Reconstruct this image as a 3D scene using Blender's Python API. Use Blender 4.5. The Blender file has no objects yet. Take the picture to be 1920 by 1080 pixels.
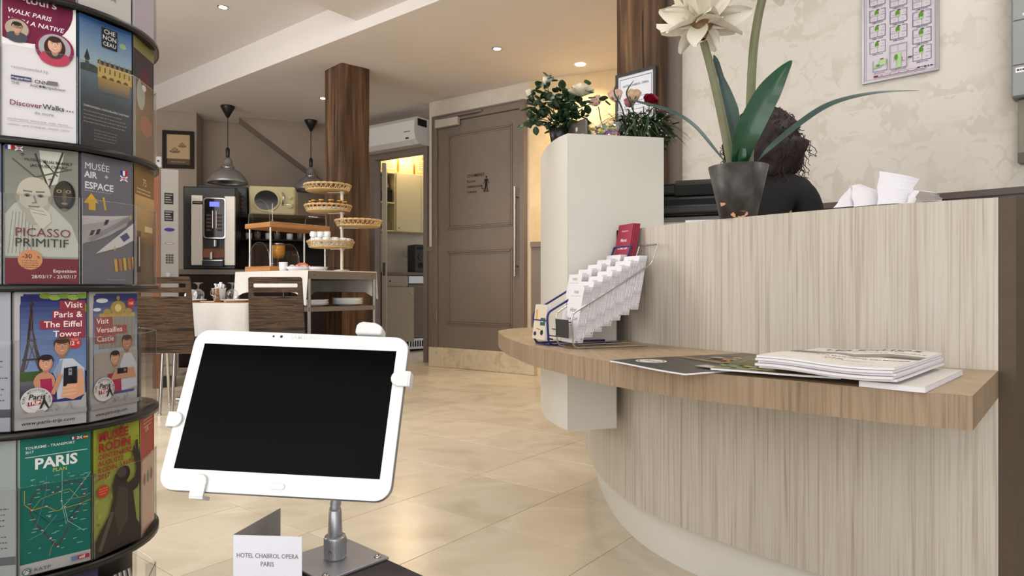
import bpy, bmesh, math, random
from mathutils import Vector, Matrix, noise
R_ = random.Random(7)
C = bpy.context.scene.collection
PI = math.pi
F = 1240.0
EYE = 0.85
# ---------------------------------------------------------------- camera
cam_d = bpy.data.cameras.new('camera'); cam = bpy.data.objects.new('camera', cam_d); C.objects.link(cam)
cam.location = (0, 0, EYE); cam.rotation_euler = (PI/2, 0, 0)
cam_d.sensor_width = 36; cam_d.lens = F/1920*36; cam_d.clip_start = 0.05; cam_d.clip_end = 60
bpy.context.scene.camera = cam
# ---------------------------------------------------------------- world, lights, exposure
w = bpy.data.worlds.new('world'); bpy.context.scene.world = w; w.use_nodes = True
w.node_tree.nodes['Background'].inputs[0].default_value = (0.93, 0.95, 1.0, 1)
w.node_tree.nodes['Background'].inputs[1].default_value = 1.0
vs = bpy.context.scene.view_settings
vs.view_transform = 'Standard'; vs.look = 'None'; vs.gamma = 1; vs.use_curve_mapping = False
vs.exposure = 0.0
def area(name, loc, target, sx, sy, power, col=(1, 1, 1)):
    d = bpy.data.lights.new(name, 'AREA'); d.shape = 'RECTANGLE'; d.size = sx; d.size_y = sy; d.energy = power; d.color = col
    o = bpy.data.objects.new(name, d); C.objects.link(o); o.location = loc
    o.rotation_euler = (Vector(target)-Vector(loc)).to_track_quat('-Z', 'Y').to_euler(); return o
area('shopfront_daylight', (-1.3, -1.9, 1.7), (-0.3, 4.0, 1.1), 4.6, 2.3, 70, (1, 0.98, 0.96))
# added soft fills below the ceiling, without fittings, to even near and far
area('ceiling_fill_dining', (-3.2, 3.4, 3.1), (-3.0, 4.6, 0), 1.6, 1.6, 75, (1, 0.97, 0.93))
area('ceiling_fill_hall', (-.6, 3.0, 3.1), (-.3, 4.2, 0), 1.6, 1.6, 80, (1, 0.97, 0.93))
area('ceiling_fill_entrance', (.6, .2, 3.1), (.4, 1.2, 0), 1.6, 1.6, 34, (1, 0.98, 0.96))
area('ceiling_fill_reception', (2.2, 2.0, 2.85), (1.6, 3.0, .6), 1.0, 1.0, 22, (1, 0.98, 0.95))
area('dining_side_fill', (-4.6, 2.6, 1.8), (0, 4.4, 1.0), 2.4, 1.8, 60, (1, 0.97, 0.93))  # extra fill added from the left to brighten the dining side

# ---------------------------------------------------------------- helpers
def srgb(h):
    if isinstance(h, str):
        h = h.lstrip('#'); h = [int(h[i:i+2], 16)/255 for i in (0, 2, 4)]
    return tuple((c/12.92 if c <= 0.04045 else ((c+0.055)/1.055)**2.4) for c in h)
def P(x, y, D): return Vector(((x-960)/F*D, D, EYE-(y-540)/F*D))
MATS = {}
def newmat(name):
    m = bpy.data.materials.new(name); m.use_nodes = True; MATS[name] = m
    return m, m.node_tree, m.node_tree.nodes['Principled BSDF']
def mat(name, col, rough=0.5, metal=0.0, spec=0.5, noise_amt=0.06, nscale=20, emit=None, coat=0, bump=0, sss=0):
    m, nt, b = newmat(name); c = srgb(col)
    b.inputs['Roughness'].default_value = rough; b.inputs['Metallic'].default_value = metal
    b.inputs['Specular IOR Level'].default_value = spec; b.inputs['Coat Weight'].default_value = coat
    tc = nt.nodes.new('ShaderNodeTexCoord'); n = nt.nodes.new('ShaderNodeTexNoise'); n.inputs['Scale'].default_value = nscale; n.inputs['Detail'].default_value = 3
    nt.links.new(tc.outputs['Object'], n.inputs['Vector'])
    r = nt.nodes.new('ShaderNodeValToRGB'); nt.links.new(n.outputs['Fac'], r.inputs[0])
    a = 1-noise_amt; g = 1+noise_amt
    r.color_ramp.elements[0].position = .3; r.color_ramp.elements[1].position = .7
    r.color_ramp.elements[0].color = (c[0]*a, c[1]*a, c[2]*a, 1); r.color_ramp.elements[1].color = (min(1, c[0]*g), min(1, c[1]*g), min(1, c[2]*g), 1)
    nt.links.new(r.outputs[0], b.inputs['Base Color'])
    if bump:
        bp = nt.nodes.new('ShaderNodeBump'); bp.inputs['Strength'].default_value = bump; bp.inputs['Distance'].default_value = .002
        nt.links.new(n.outputs['Fac'], bp.inputs['Height']); nt.links.new(bp.outputs[0], b.inputs['Normal'])
    if emit:
        b.inputs['Emission Color'].default_value = (*srgb(emit[0]), 1); b.inputs['Emission Strength'].default_value = emit[1]
    return m
def grain(name, stops, scale, rough=0.5, detail=6, dist=0.0, bump=0.0, scale2=None, amt2=0.0, spec=0.4, coord='Object', rnd=0.0, metal=0):
    """noise stretched along an axis -> colour ramp: wood, marble, weathered timber"""
    m, nt, b = newmat(name); N = nt.nodes.new; L = nt.links.new
    b.inputs['Roughness'].default_value = rough; b.inputs['Specular IOR Level'].default_value = spec; b.inputs['Metallic'].default_value = metal
    if coord == 'World':
        tc = N('ShaderNodeNewGeometry'); out = tc.outputs['Position']
    else:
        tc = N('ShaderNodeTexCoord'); out = tc.outputs[coord]
    mp = N('ShaderNodeMapping'); mp.inputs['Scale'].default_value = scale; L(out, mp.inputs['Vector'])
    n = N('ShaderNodeTexNoise'); n.inputs['Scale'].default_value = 1; n.inputs['Detail'].default_value = detail; n.inputs['Distortion'].default_value = dist
    L(mp.outputs[0], n.inputs['Vector'])
    r = N('ShaderNodeValToRGB'); L(n.outputs['Fac'], r.inputs[0]); e = r.color_ramp.elements
    while len(e) < len(stops): e.new(0.5)
    for i, (p, c) in enumerate(stops): e[i].position = p; e[i].color = (*srgb(c), 1)
    col = r.outputs[0]
    def mul(col, fac_out, lo, hi):
        mr = N('ShaderNodeMapRange'); mr.inputs['From Min'].default_value = .3; mr.inputs['From Max'].default_value = .7
        mr.inputs['To Min'].default_value = lo; mr.inputs['To Max'].default_value = hi; L(fac_out, mr.inputs['Value'])
        mx = N('ShaderNodeVectorMath'); mx.operation = 'SCALE'; L(col, mx.inputs[0]); L(mr.outputs[0], mx.inputs['Scale']); return mx.outputs[0]
    if scale2:
        mp2 = N('ShaderNodeMapping'); mp2.inputs['Scale'].default_value = scale2; mp2.inputs['Location'].default_value = (3, 7, 1); L(out, mp2.inputs['Vector'])
        n2 = N('ShaderNodeTexNoise'); n2.inputs['Scale'].default_value = 1; n2.inputs['Detail'].default_value = 3; L(mp2.outputs[0], n2.inputs['Vector'])
        col = mul(col, n2.outputs['Fac'], 1-amt2, 1+amt2)
    if rnd:
        oi = N('ShaderNodeObjectInfo'); mr = N('ShaderNodeMapRange'); mr.inputs['To Min'].default_value = 1-rnd; mr.inputs['To Max'].default_value = 1+rnd*.6
        L(oi.outputs['Random'], mr.inputs['Value']); mx = N('ShaderNodeVectorMath'); mx.operation = 'SCALE'; L(col, mx.inputs[0]); L(mr.outputs[0], mx.inputs['Scale']); col = mx.outputs[0]
    L(col, b.inputs['Base Color'])
    if bump:
        bp = N('ShaderNodeBump'); bp.inputs['Strength'].default_value = bump; bp.inputs['Distance'].default_value = .004
        L(n.outputs['Fac'], bp.inputs['Height']); L(bp.outputs[0], b.inputs['Normal'])
    return m
def clear(name, tint=(1, 1, 1), gloss=0.35, rough=0.03, base=0.04):
    m = bpy.data.materials.new(name); m.use_nodes = True; nt = m.node_tree; nt.nodes.clear(); N = nt.nodes.new; L = nt.links.new
    o = N('ShaderNodeOutputMaterial'); mx = N('ShaderNodeMixShader'); t = N('ShaderNodeBsdfTransparent'); g = N('ShaderNodeBsdfGlossy')
    t.inputs[0].default_value = (*tint, 1); g.inputs['Roughness'].default_value = rough
    lw = N('ShaderNodeLayerWeight'); lw.inputs['Blend'].default_value = .25; mr = N('ShaderNodeMapRange')
    mr.inputs['To Min'].default_value = base; mr.inputs['To Max'].default_value = gloss; L(lw.outputs['Facing'], mr.inputs['Value'])
    L(mr.outputs[0], mx.inputs[0]); L(t.outputs[0], mx.inputs[1]); L(g.outputs[0], mx.inputs[2]); L(mx.outputs[0], o.inputs[0])
    MATS[name] = m; return m

MW = {}
def _props(o, label, cat, group, kind):
    if label: o['label'] = label
    if cat: o['category'] = cat
    if group: o['group'] = group
    if kind: o['kind'] = kind
def thing(name, label, cat, loc=(0, 0, 0), rz=0, group=None, kind=None, parent=None, M=None):
    o = bpy.data.objects.new(name, None); C.objects.link(o); o.empty_display_size = .05
    if M is None: M = Matrix.Translation(loc) @ Matrix.Rotation(rz, 4, 'Z')
    o.matrix_basis = M; MW[o.name] = M
    _props(o, label, cat, group, kind)
    return o
def obj(name, me, m=None, parent=None, label=None, cat=None, group=None, kind=None):
    o = bpy.data.objects.new(name, me); C.objects.link(o)
    if m is not None:
        me.materials.clear()
        for q in (m if isinstance(m, (list, tuple)) else [m]): me.materials.append(MATS[q] if isinstance(q, str) else q)
    if parent is not None: o.parent = parent
    MW[o.name] = MW[parent.name].copy() if parent is not None else Matrix()
    _props(o, label, cat, group, kind)
    return o
def dup(root, M=None, label=None, group=None, keepM=False, parts=True):
    r = root.copy(); C.objects.link(r)
    if M is not None: r.matrix_basis = M
    MW[r.name] = r.matrix_basis.copy()
    if label: r['label'] = label
    if group: r['group'] = group
    if parts:
        for ch in list(root.children):
            c = ch.copy(); C.objects.link(c); c.parent = r
            for g in ch.children:
                d = g.copy(); C.objects.link(d); d.parent = c
    return r
class MB:
    def __init__(s): s.v = []; s.f = []; s.M = Matrix(); s.mi = []; s.cm = 0; s.sm = []; s.smooth = False
    def add(s, vs, fs, smooth=None):
        b = len(s.v); s.v += [s.M @ Vector(p) for p in vs]
        for f in fs: s.f.append([b+i for i in f]); s.mi.append(s.cm); s.sm.append(s.smooth if smooth is None else smooth)
        return s
    def box(s, c, d, rz=0, R=None, bev=0):
        x, y, z = d[0]/2, d[1]/2, d[2]/2
        T = Matrix.Translation(c) @ (R if R is not None else Matrix.Rotation(rz, 4, 'Z'))
        if bev:
            k = min(bev, x*.9, y*.9, z*.9); vs = []; bm = bmesh.new(); bmesh.ops.create_cube(bm, size=1)
            for q in bm.verts: q.co = Vector((q.co.x*2*x, q.co.y*2*y, q.co.z*2*z))
            bmesh.ops.bevel(bm, geom=bm.edges[:], offset=k, segments=2, affect='EDGES', profile=.5)
            bm.verts.index_update(); s.add([T @ q.co for q in bm.verts], [[q.index for q in f.verts] for f in bm.faces]); bm.free(); return s
        vs = [(-x, -y, -z), (x, -y, -z), (x, y, -z), (-x, y, -z), (-x, -y, z), (x, -y, z), (x, y, z), (-x, y, z)]
        return s.add([T @ Vector(p) for p in vs], [(0, 3, 2, 1), (4, 5, 6, 7), (0, 1, 5, 4), (1, 2, 6, 5), (2, 3, 7, 6), (3, 0, 4, 7)], False)
    def bx(s, x0, x1, y0, y1, z0, z1, bev=0): return s.box(((x0+x1)/2, (y0+y1)/2, (z0+z1)/2), (abs(x1-x0), abs(y1-y0), abs(z1-z0)), bev=bev)
    def prism(s, pts, z0, z1):
        n = len(pts); a = sum(pts[i][0]*pts[(i+1) % n][1]-pts[(i+1) % n][0]*pts[i][1] for i in range(n))
        if a < 0: pts = list(pts)[::-1]
        vs = [(p[0], p[1], z0) for p in pts]+[(p[0], p[1], z1) for p in pts]
        return s.add(vs, [list(range(n))[::-1], list(range(n, 2*n))]+[(i, (i+1) % n, n+(i+1) % n, n+i) for i in range(n)], False)
    def lathe(s, prof, n=24, c=(0, 0, 0), cap=True, sx=1, sy=1):
        vs = []; fs = []
        for r, z in prof:
            for i in range(n): a = 2*PI*i/n; vs.append((c[0]+r*sx*math.cos(a), c[1]+r*sy*math.sin(a), c[2]+z))
        for j in range(len(prof)-1):
            for i in range(n): k = (i+1) % n; fs.append((j*n+i, j*n+k, (j+1)*n+k, (j+1)*n+i))
        if cap:
            if prof[0][0] > 1e-5: fs.append(list(range(n))[::-1])
            if prof[-1][0] > 1e-5: fs.append(list(range((len(prof)-1)*n, len(prof)*n)))
        return s.add(vs, fs, True)
    def cyl(s, a, b, r, n=12, r2=None): return s.tube([a, b], [r, r if r2 is None else r2], n)
    def tube(s, pts, r, n=8, closed=False, cap=True):
        pts = [Vector(p) for p in pts]; m = len(pts); rs = r if isinstance(r, (list, tuple)) else [r]*m
        T = []
        for i in range(m):
            if closed: t = pts[(i+1) % m]-pts[i-1]
            else: t = pts[min(i+1, m-1)]-pts[max(i-1, 0)]
            T.append(t.normalized() if t.length > 1e-9 else Vector((0, 0, 1)))
        up = Vector((0, 0, 1)) if abs(T[0].z) < .9 else Vector((1, 0, 0)); u = T[0].cross(up).normalized(); vs = []; fs = []
        for i in range(m):
            u = (u-T[i]*u.dot(T[i]));
            if u.length < 1e-6: u = T[i].orthogonal()
            u.normalize(); q = T[i].cross(u)
            for k in range(n): a = 2*PI*k/n; vs.append(pts[i]+(u*math.cos(a)+q*math.sin(a))*rs[i])
        for i in range(m if closed else m-1):
            j = (i+1) % m
            for k in range(n): l = (k+1) % n; fs.append((i*n+k, i*n+l, j*n+l, j*n+k))
        s.add(vs, fs, True)
        if cap and not closed: s.add(vs[:n], [list(range(n))[::-1]], False); s.add(vs[-n:], [list(range(n))], False)
        return s
    def grid(s, fn, nu, nv, smooth=True, wrap=False):
        vs = [fn(i/(nu), j/(nv)) for j in range(nv+1) for i in range(nu+1)]
        return s.add(vs, [(j*(nu+1)+i, j*(nu+1)+i+1, (j+1)*(nu+1)+i+1, (j+1)*(nu+1)+i) for j in range(nv) for i in range(nu)], smooth)
    def ball(s, c, r, n=12, sz=1):
        k = max(4, n//2); pr = [(r*math.sin(PI*i/k), -r*sz*math.cos(PI*i/k)) for i in range(k+1)]; pr[0] = (0, -r*sz); pr[-1] = (0, r*sz)
        pr[0] = (1e-6, pr[0][1]); pr[-1] = (1e-6, pr[-1][1]); return s.lathe(pr, n, c, cap=False)
    def mesh(s, name, W=None):
        me = bpy.data.meshes.new(name); vs = s.v if W is None else [W @ p for p in s.v]
        me.from_pydata([tuple(p) for p in vs], [], s.f)
        me.polygons.foreach_set('use_smooth', s.sm); me.polygons.foreach_set('material_index', s.mi); me.update(); return me
    def build(s, name, m, parent=None, label=None, cat=None, group=None, kind=None, world=False):
        W = None
        if world and parent is not None: W = MW[parent.name].inverted()
        o = obj(name, s.mesh(name, W), m, parent, label, cat, group, kind); return o
def solo(mb, name, m, label, cat, loc=None, group=None, kind=None):
    """a thing that is one mesh: shift the origin to loc"""
    if loc is None:
        n = len(mb.v); loc = (sum(p.x for p in mb.v)/n, sum(p.y for p in mb.v)/n, min(p.z for p in mb.v))
    T = Matrix.Translation(loc); o = obj(name, mb.mesh(name, T.inverted()), m, None, label, cat, group, kind)
    o.matrix_basis = T; MW[o.name] = T; return o
def smooth_path(pts, n=6, closed=False):
    pts = [Vector(p) for p in pts]; m = len(pts); out = []
    rng = range(m if closed else m-1)
    for i in rng:
        p0, p1, p2, p3 = (pts[(i-1) % m] if (closed or i > 0) else pts[0]), pts[i], pts[(i+1) % m], (pts[(i+2) % m] if (closed or i+2 < m) else pts[-1])
        for k in range(n):
            t = k/n; out.append(.5*((2*p1)+(p2-p0)*t+(2*p0-5*p1+4*p2-p3)*t*t+(3*p1-p0-3*p2+p3)*t**3))
    if not closed: out.append(pts[-1])
    return out
def fillet(pts, r, n=5, closed=False):
    """polyline with rounded corners (bent wire)"""
    pts = [Vector(p) for p in pts]; m = len(pts); out = []
    for i in range(m):
        if not closed and i in (0, m-1): out.append(pts[i]); continue
        a, b, c = pts[i-1], pts[i], pts[(i+1) % m]; d = min(r, (a-b).length*.45, (c-b).length*.45)
        p, q = b+(a-b).normalized()*d, b+(c-b).normalized()*d
        for k in range(n+1): t = k/n; out.append(p*(1-t)**2+b*2*t*(1-t)+q*t*t)
    return out
def rrect(w, h, r, n=6, cx=0, cy=0):
    o = []
    for (sx, sy, a0) in ((1, 1, 0), (-1, 1, 90), (-1, -1, 180), (1, -1, 270)):
        for k in range(n+1):
            a = math.radians(a0+90*k/n); o.append((cx+sx*(w/2-r)+r*math.cos(a), cy+sy*(h/2-r)+r*math.sin(a)))
    return o
def plate_mesh(name, outlines, th, bevel=0.0):
    """flat plate in XY, with holes, extruded along z (2D curve fill)"""
    cu = bpy.data.curves.new(name, 'CURVE'); cu.dimensions = '2D'; cu.fill_mode = 'BOTH'; cu.extrude = max(th/2-bevel, 0); cu.bevel_depth = bevel; cu.bevel_resolution = 2; cu.offset = -bevel
    for ol in outlines:
        sp = cu.splines.new('POLY'); sp.points.add(len(ol)-1); sp.use_cyclic_u = True
        for i, p in enumerate(ol): sp.points[i].co = (p[0], p[1], 0, 1)
    o = bpy.data.objects.new('tmp', cu); me = bpy.data.meshes.new_from_object(o); me.name = name
    bpy.data.objects.remove(o); bpy.data.curves.remove(cu); return me
def plate(name, outlines, th, M, m, parent, bevel=0.0, **k):
    me = plate_mesh(name, outlines, th, bevel); me.transform(M)
    return obj(name, me, m, parent, **k)
_tc = {}
def text_geo(s, size, bold=0.0, align='LEFT', ls=1.0, shear=0):
    key = (s, round(size, 5), bold, align, ls, shear)
    if key in _tc: return _tc[key]
    cu = bpy.data.curves.new('t', 'FONT'); cu.body = s; cu.size = size; cu.offset = bold*size; cu.align_x = align; cu.resolution_u = 2; cu.space_line = ls; cu.shear = shear
    o = bpy.data.objects.new('tmp', cu); me = bpy.data.meshes.new_from_object(o)
    r = ([tuple(v.co) for v in me.vertices], [tuple(p.vertices) for p in me.polygons])
    bpy.data.objects.remove(o); bpy.data.curves.remove(cu); bpy.data.meshes.remove(me); _tc[key] = r; return r
class Print:
    """flat print: layered coloured polygons on a sheet, x right, y up, -> one mesh with colours"""
    def __init__(s, w, h, bg=None, step=0.00004): s.w = w; s.h = h; s.v = []; s.f = []; s.c = []; s.z = 0.0; s.step = step; s.bg = bg; s.clipx = None
    def _lay(s): s.z += s.step; return s.z
    def _clip(s, pts):
        for ax, lim, sg in ((0, 0, 1), (0, s.w, -1), (1, 0, 1), (1, s.h, -1)):
            out = []; n = len(pts)
            for i in range(n):
                a, b = pts[i], pts[(i+1) % n]; da, db = (a[ax]-lim)*sg, (b[ax]-lim)*sg
                if da >= 0: out.append(a)
                if (da >= 0) != (db >= 0):
                    t = da/(da-db); out.append((a[0]+(b[0]-a[0])*t, a[1]+(b[1]-a[1])*t))
            pts = out
            if len(pts) < 3: return []
        return pts
    def poly(s, pts, col, same=False):
        pts = s._clip([(p[0]*s.w, p[1]*s.h) for p in pts])
        if len(pts) < 3: return s
        z = s.z if same else s._lay(); b = len(s.v); s.v += [(p[0], p[1], z) for p in pts]; s.f.append(list(range(b, b+len(pts)))); s.c.append(srgb(col)); return s
    def rect(s, x0, y0, x1, y1, col): return s.poly([(x0, y0), (x1, y0), (x1, y1), (x0, y1)], col)
    def grad(s, x0, y0, x1, y1, c0, c1, n=10):
        a, b = srgb(c0), srgb(c1); s._lay()
        def un(c): return '#%02x%02x%02x' % tuple(int(255*(v*12.92 if v <= .0031308 else 1.055*v**(1/2.4)-.055)) for v in c)
        for i in range(n):
            t = (i+.5)/n; s.poly([(x0, y0+(y1-y0)*i/n), (x1, y0+(y1-y0)*i/n), (x1, y0+(y1-y0)*(i+1)/n), (x0, y0+(y1-y0)*(i+1)/n)], un([a[k]+(b[k]-a[k])*t for k in range(3)]), True)
        return s
    def ell(s, cx, cy, rx, ry, col, n=24, a0=0, a1=360, rot=0):
        """rx in width units of the sheet; ry too (so a circle has rx == ry)"""
        k = s.w/s.h; c, q = math.cos(math.radians(rot)), math.sin(math.radians(rot)); pts = []
        for i in range(n):
            a = math.radians(a0+(a1-a0)*i/(n if a1-a0 == 360 else n-1)); x, y = rx*math.cos(a), ry*math.sin(a)
            pts.append((cx+x*c-y*q, cy+(x*q+y*c)*k))
        return s.poly(pts, col)
    def line(s, pts, wd, col):
        k = s.w/s.h; s._lay()
        for a, b in zip(pts, pts[1:]):
            dx, dy = b[0]-a[0], (b[1]-a[1])/k; L = math.hypot(dx, dy) or 1; nx, ny = -dy/L*wd/2, dx/L*wd/2; ex, ey = dx/L*wd*.3, dy/L*wd*.3
            s.poly([(a[0]+nx-ex, a[1]+(ny-ey)*k), (a[0]-nx-ex, a[1]+(-ny-ey)*k), (b[0]-nx+ex, b[1]+(-ny+ey)*k), (b[0]+nx+ex, b[1]+(ny+ey)*k)], col, True)
        return s
    def text(s, t, x, y, size, col, bold=0, align='LEFT', rot=0, sx=1, shear=0):
        """size in sheet widths"""
        vs, fs = text_geo(t, size*s.w, bold, align, 1.0, shear); z = s._lay(); b = len(s.v); c, q = math.cos(math.radians(rot)), math.sin(math.radians(rot))
        for v in vs:
            vx = v[0]*sx; s.v.append((min(max(x*s.w+vx*c-v[1]*q, 0), s.w), min(max(y*s.h+vx*q+v[1]*c, 0), s.h), z))
        for f in fs: s.f.append([b+i for i in f]); s.c.append(srgb(col))
        return s
    def noise_lines(s, x, y, wd, n, dy, col, h=.004, seed=1):
        r = random.Random(seed)
        for i in range(n):
            xx = x; s._lay()
            while xx < x+wd*(.8+.2*r.random()):
                l = .01+.04*r.random(); s.poly([(xx, y-i*dy), (xx+l, y-i*dy), (xx+l, y-i*dy+h), (xx, y-i*dy+h)], col, True); xx += l+.012
        return s
    def mesh(s, name, M=None):
        if s.bg:
            b = len(s.v); s.v += [(0, 0, 0), (s.w, 0, 0), (s.w, s.h, 0), (0, s.h, 0)]; s.f.append([b, b+1, b+2, b+3]); s.c.append(srgb(s.bg))
        me = bpy.data.meshes.new(name); me.from_pydata(s.v, [], s.f)
        at = me.color_attributes.new('Col', 'FLOAT_COLOR', 'CORNER'); data = []
        for p, c in zip(me.polygons, s.c):
            for _ in range(p.loop_total): data += [c[0], c[1], c[2], 1]
        at.data.foreach_set('color', data)
        if M is not None: me.transform(M)
        me.update(); return me
    def build(s, name, parent, M, m='print', **k): return obj(name, s.mesh(name, M), m, parent, **k)
def axes(o, ex, ey):
    ex = Vector(ex).normalized(); ey = Vector(ey); ey = (ey-ex*ey.dot(ex)).normalized(); ez = ex.cross(ey); M = Matrix.Identity(4)
    for i in range(3): M[i][0] = ex[i]; M[i][1] = ey[i]; M[i][2] = ez[i]; M[i][3] = o[i]
    return M
UPRIGHT = Matrix.Rotation(PI/2, 4, 'X')   # sheet XY -> X right, Z up, facing -Y
class Frame:
    def __init__(s, a, b):
        s.a = Vector((a[0], a[1])); d = Vector((b[0]-a[0], b[1]-a[1])); s.L = d.length; s.d = d/s.L; s.rz = math.atan2(s.d.y, s.d.x)
        s.n = Vector((-s.d.y, s.d.x)); s.M = Matrix.Translation((a[0], a[1], 0)) @ Matrix.Rotation(s.rz, 4, 'Z')
    def t(s, x, off=0):
        k = (x-960)/F; o = s.a+s.n*off; return (k*o.y-o.x)/(s.d.x-k*s.d.y)
    def z(s, t, y, off=0): p = s.a+s.d*t+s.n*off; return EYE-(y-540)/F*p.y
    def w(s, t, off, z): p = s.a+s.d*t+s.n*off; return Vector((p.x, p.y, z))

# ---------------------------------------------------------------- materials
m, nt, b = newmat('print')
at = nt.nodes.new('ShaderNodeAttribute'); at.attribute_name = 'Col'; nt.links.new(at.outputs['Color'], b.inputs['Base Color']); b.inputs['Roughness'].default_value = .5; b.inputs['Specular IOR Level'].default_value = .2
mat('black_plastic', '#141414', .35, noise_amt=.1)
mat('black_matte', '#0d0d0e', .7)
mat('dark_grey', '#2c2b2b', .5)
mat('white_laminate', '#dcdad0', .35, noise_amt=.01, nscale=4)
mat('white_gloss', '#eeefee', .18, noise_amt=.01, coat=.3)
mat('white_plastic', '#e6e7e6', .3, noise_amt=.01)
mat('ceramic', '#eef0f2', .15, noise_amt=.01)
mat('cloth', '#e3e0dc', .9, noise_amt=.03, nscale=40, bump=.3)
mat('paper', '#eceaf0', .8, noise_amt=.02)
mat('paper_grey', '#9a9490', .8, noise_amt=.03)
mat('ceiling_paint', '#e8e3e1', .9, noise_amt=.015, nscale=3)
mat('taupe_paint', '#80736a', .45, noise_amt=.03, nscale=8)
mat('taupe_wall', '#9c8e82', .85, noise_amt=.04, nscale=6)
mat('brown_end', '#55483a', .6, noise_amt=.08, nscale=30)
mat('chrome', '#c9c6c2', .16, metal=1, noise_amt=.02)
mat('steel', '#b4b2b0', .32, metal=1, noise_amt=.04)
mat('satin_alu', '#aeaeb1', .36, metal=.75, noise_amt=.02)
mat('pale_metal', '#d6cfc4', .35, metal=.3, noise_amt=.02)
mat('blue_wire', '#1d2168', .35, noise_amt=.05)
mat('lamp_glow', '#ffffff', .5, emit=('#fff2dc', 14))
mat('lcd_blue', '#2b2f9c', .4, emit=('#6a70ff', 1.6))
mat('leaf_green', '#2c4a2c', .4, noise_amt=.25, nscale=30)
mat('leaf_dark', '#17341c', .4, noise_amt=.25, nscale=25)
mat('amaryllis_leaf', '#1d4a2e', .35, noise_amt=.3, nscale=14, coat=.2)
mat('amaryllis_leaf_dark', '#3c5550', .45, noise_amt=.2, nscale=14)
mat('amaryllis_stem', '#77795a', .5, noise_amt=.12, nscale=20)
mat('sheath', '#8d7150', .7, noise_amt=.25, nscale=60)
mat('petal_white', '#efe9da', .6, noise_amt=.03, nscale=20)
mat('petal_cream', '#f1ead0', .6, noise_amt=.04, nscale=30)
mat('petal_pink', '#d8868f', .6, noise_amt=.15, nscale=60)
mat('petal_blush', '#e9c4b4', .6, noise_amt=.1, nscale=50)
mat('petal_peach', '#e2c6a0', .6, noise_amt=.08, nscale=50)
mat('petal_red', '#8e0c26', .55, noise_amt=.15, nscale=50)
mat('grass_green', '#44573e', .5, noise_amt=.25, nscale=30)
mat('stem_green', '#4d6636', .5, noise_amt=.15)
mat('hair', '#22110f', .6, noise_amt=.4, nscale=40)
mat('black_cloth', '#0c0b0b', .85, noise_amt=.15, nscale=30)
mat('skin', '#c69a80', .5, noise_amt=.05)
mat('terracotta', '#d99d78', .8, noise_amt=.1)
mat('trolley_grey', '#77706b', .45, metal=.2, noise_amt=.03)
mat('wicker', '#cdb27f', .7, noise_amt=.2, nscale=90)
mat('cream_plastic', '#c4bb8a', .4, noise_amt=.03)
mat('dark_glass', '#0c0b0d', .08, noise_amt=.02)
mat('gold', '#c9a75a', .3, metal=.8)
mat('jam', '#7a2c12', .2)
mat('amber', '#c98a22', .15)
mat('croissant', '#c9643a', .7, noise_amt=.2, nscale=60)
mat('cream_cabinet', '#d8cfa8', .45, noise_amt=.02)
mat('beige_cabinet', '#a59c8d', .5, noise_amt=.02)
mat('cardboard', '#d9b978', .8, noise_amt=.06)
mat('taupe_counter', '#6d6259', .5)
mat('dark_cabinet', '#231a17', .6, noise_amt=.1, spec=.2)
mat('grey_panel', '#8f8a84', .4, metal=.3, noise_amt=.03, nscale=6)
mat('brown_panel', '#7d4a30', .5, noise_amt=.08)
mat('electric_grey', '#8d908e', .5, noise_amt=.02)
mat('electric_olive', '#7c7a6c', .5, noise_amt=.04)
mat('rail_taupe', '#564b44', .4, noise_amt=.05)
mat('red_leaflet', '#a63a50', .5, noise_amt=.03)
mat('wax_dark', '#1b1520', .4, noise_amt=.2)
clear('acrylic', (.98, .98, .985), .17, .05, .02)
clear('glass', (.98, .99, .98), .7, .02, .06)
grain('ash_veneer', [(.28, '#a89d8e'), (.42, '#bcb3a5'), (.52, '#c6beb1'), (.62, '#cbc4b8'), (.76, '#bdb4a6')], (150, 150, 2.4), .5, detail=6, dist=.8, scale2=(8, 8, .15), amt2=.055, coord='World')
grain('walnut_ledge_edge', [(.28, '#84705a'), (.45, '#9a846b'), (.6, '#a8927a'), (.75, '#8f7960')], (140, 140, 3.5), .45, detail=6, dist=.9, scale2=(8, 8, .3), amt2=.09, coord='World')
grain('walnut_ledge_top', [(.28, '#a08869'), (.5, '#b0987a'), (.75, '#bba588')], (60, 9, 20), .4, detail=5, dist=1.0, scale2=(2, 6, 2), amt2=.08, coord='World')
grain('old_timber', [(.22, '#2b1f16'), (.42, '#4a3524'), (.55, '#5e4733'), (.68, '#705840'), (.85, '#8f7a62')], (22, 22, 1.1), .75, detail=9, dist=.7, bump=.6, scale2=(3, 3, 1.2), amt2=.35)
grain('zebrano', [(.34, '#140d09'), (.44, '#2e1f15'), (.52, '#5d452e'), (.60, '#2a1c13'), (.72, '#70553a')], (2.6, 10, 75), .4, detail=4, dist=1.6)
grain('beech_board', [(.3, '#a87344'), (.5, '#bd8856'), (.75, '#c8966a')], (3, 3, 40), .5, detail=4)
grain('marble_tile', [(.2, '#c2b49e'), (.40, '#d2c6b0'), (.5, '#dbd0bc'), (.6, '#d5c9b3'), (.8, '#c9bba0')], (2.6, 3.4, 1), .24, detail=8, dist=.6, scale2=(1.4, 1.4, 1), amt2=.05, coord='World', rnd=.10, spec=.5)
grain('marble_plinth', [(.25, '#bfae8d'), (.5, '#e0d3b9'), (.8, '#d3c3a2')], (6, 6, 8), .3, detail=7, dist=1.3, coord='World', rnd=.06)
grain('grout', [(.3, '#8b7b62'), (.7, '#9c8c72')], (30, 30, 30), .9)
grain('pot_ceramic', [(.3, '#2f2d2b'), (.55, '#45423f'), (.8, '#5c5955')], (25, 25, 25), .4, detail=6, dist=.5, bump=.2)
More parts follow.
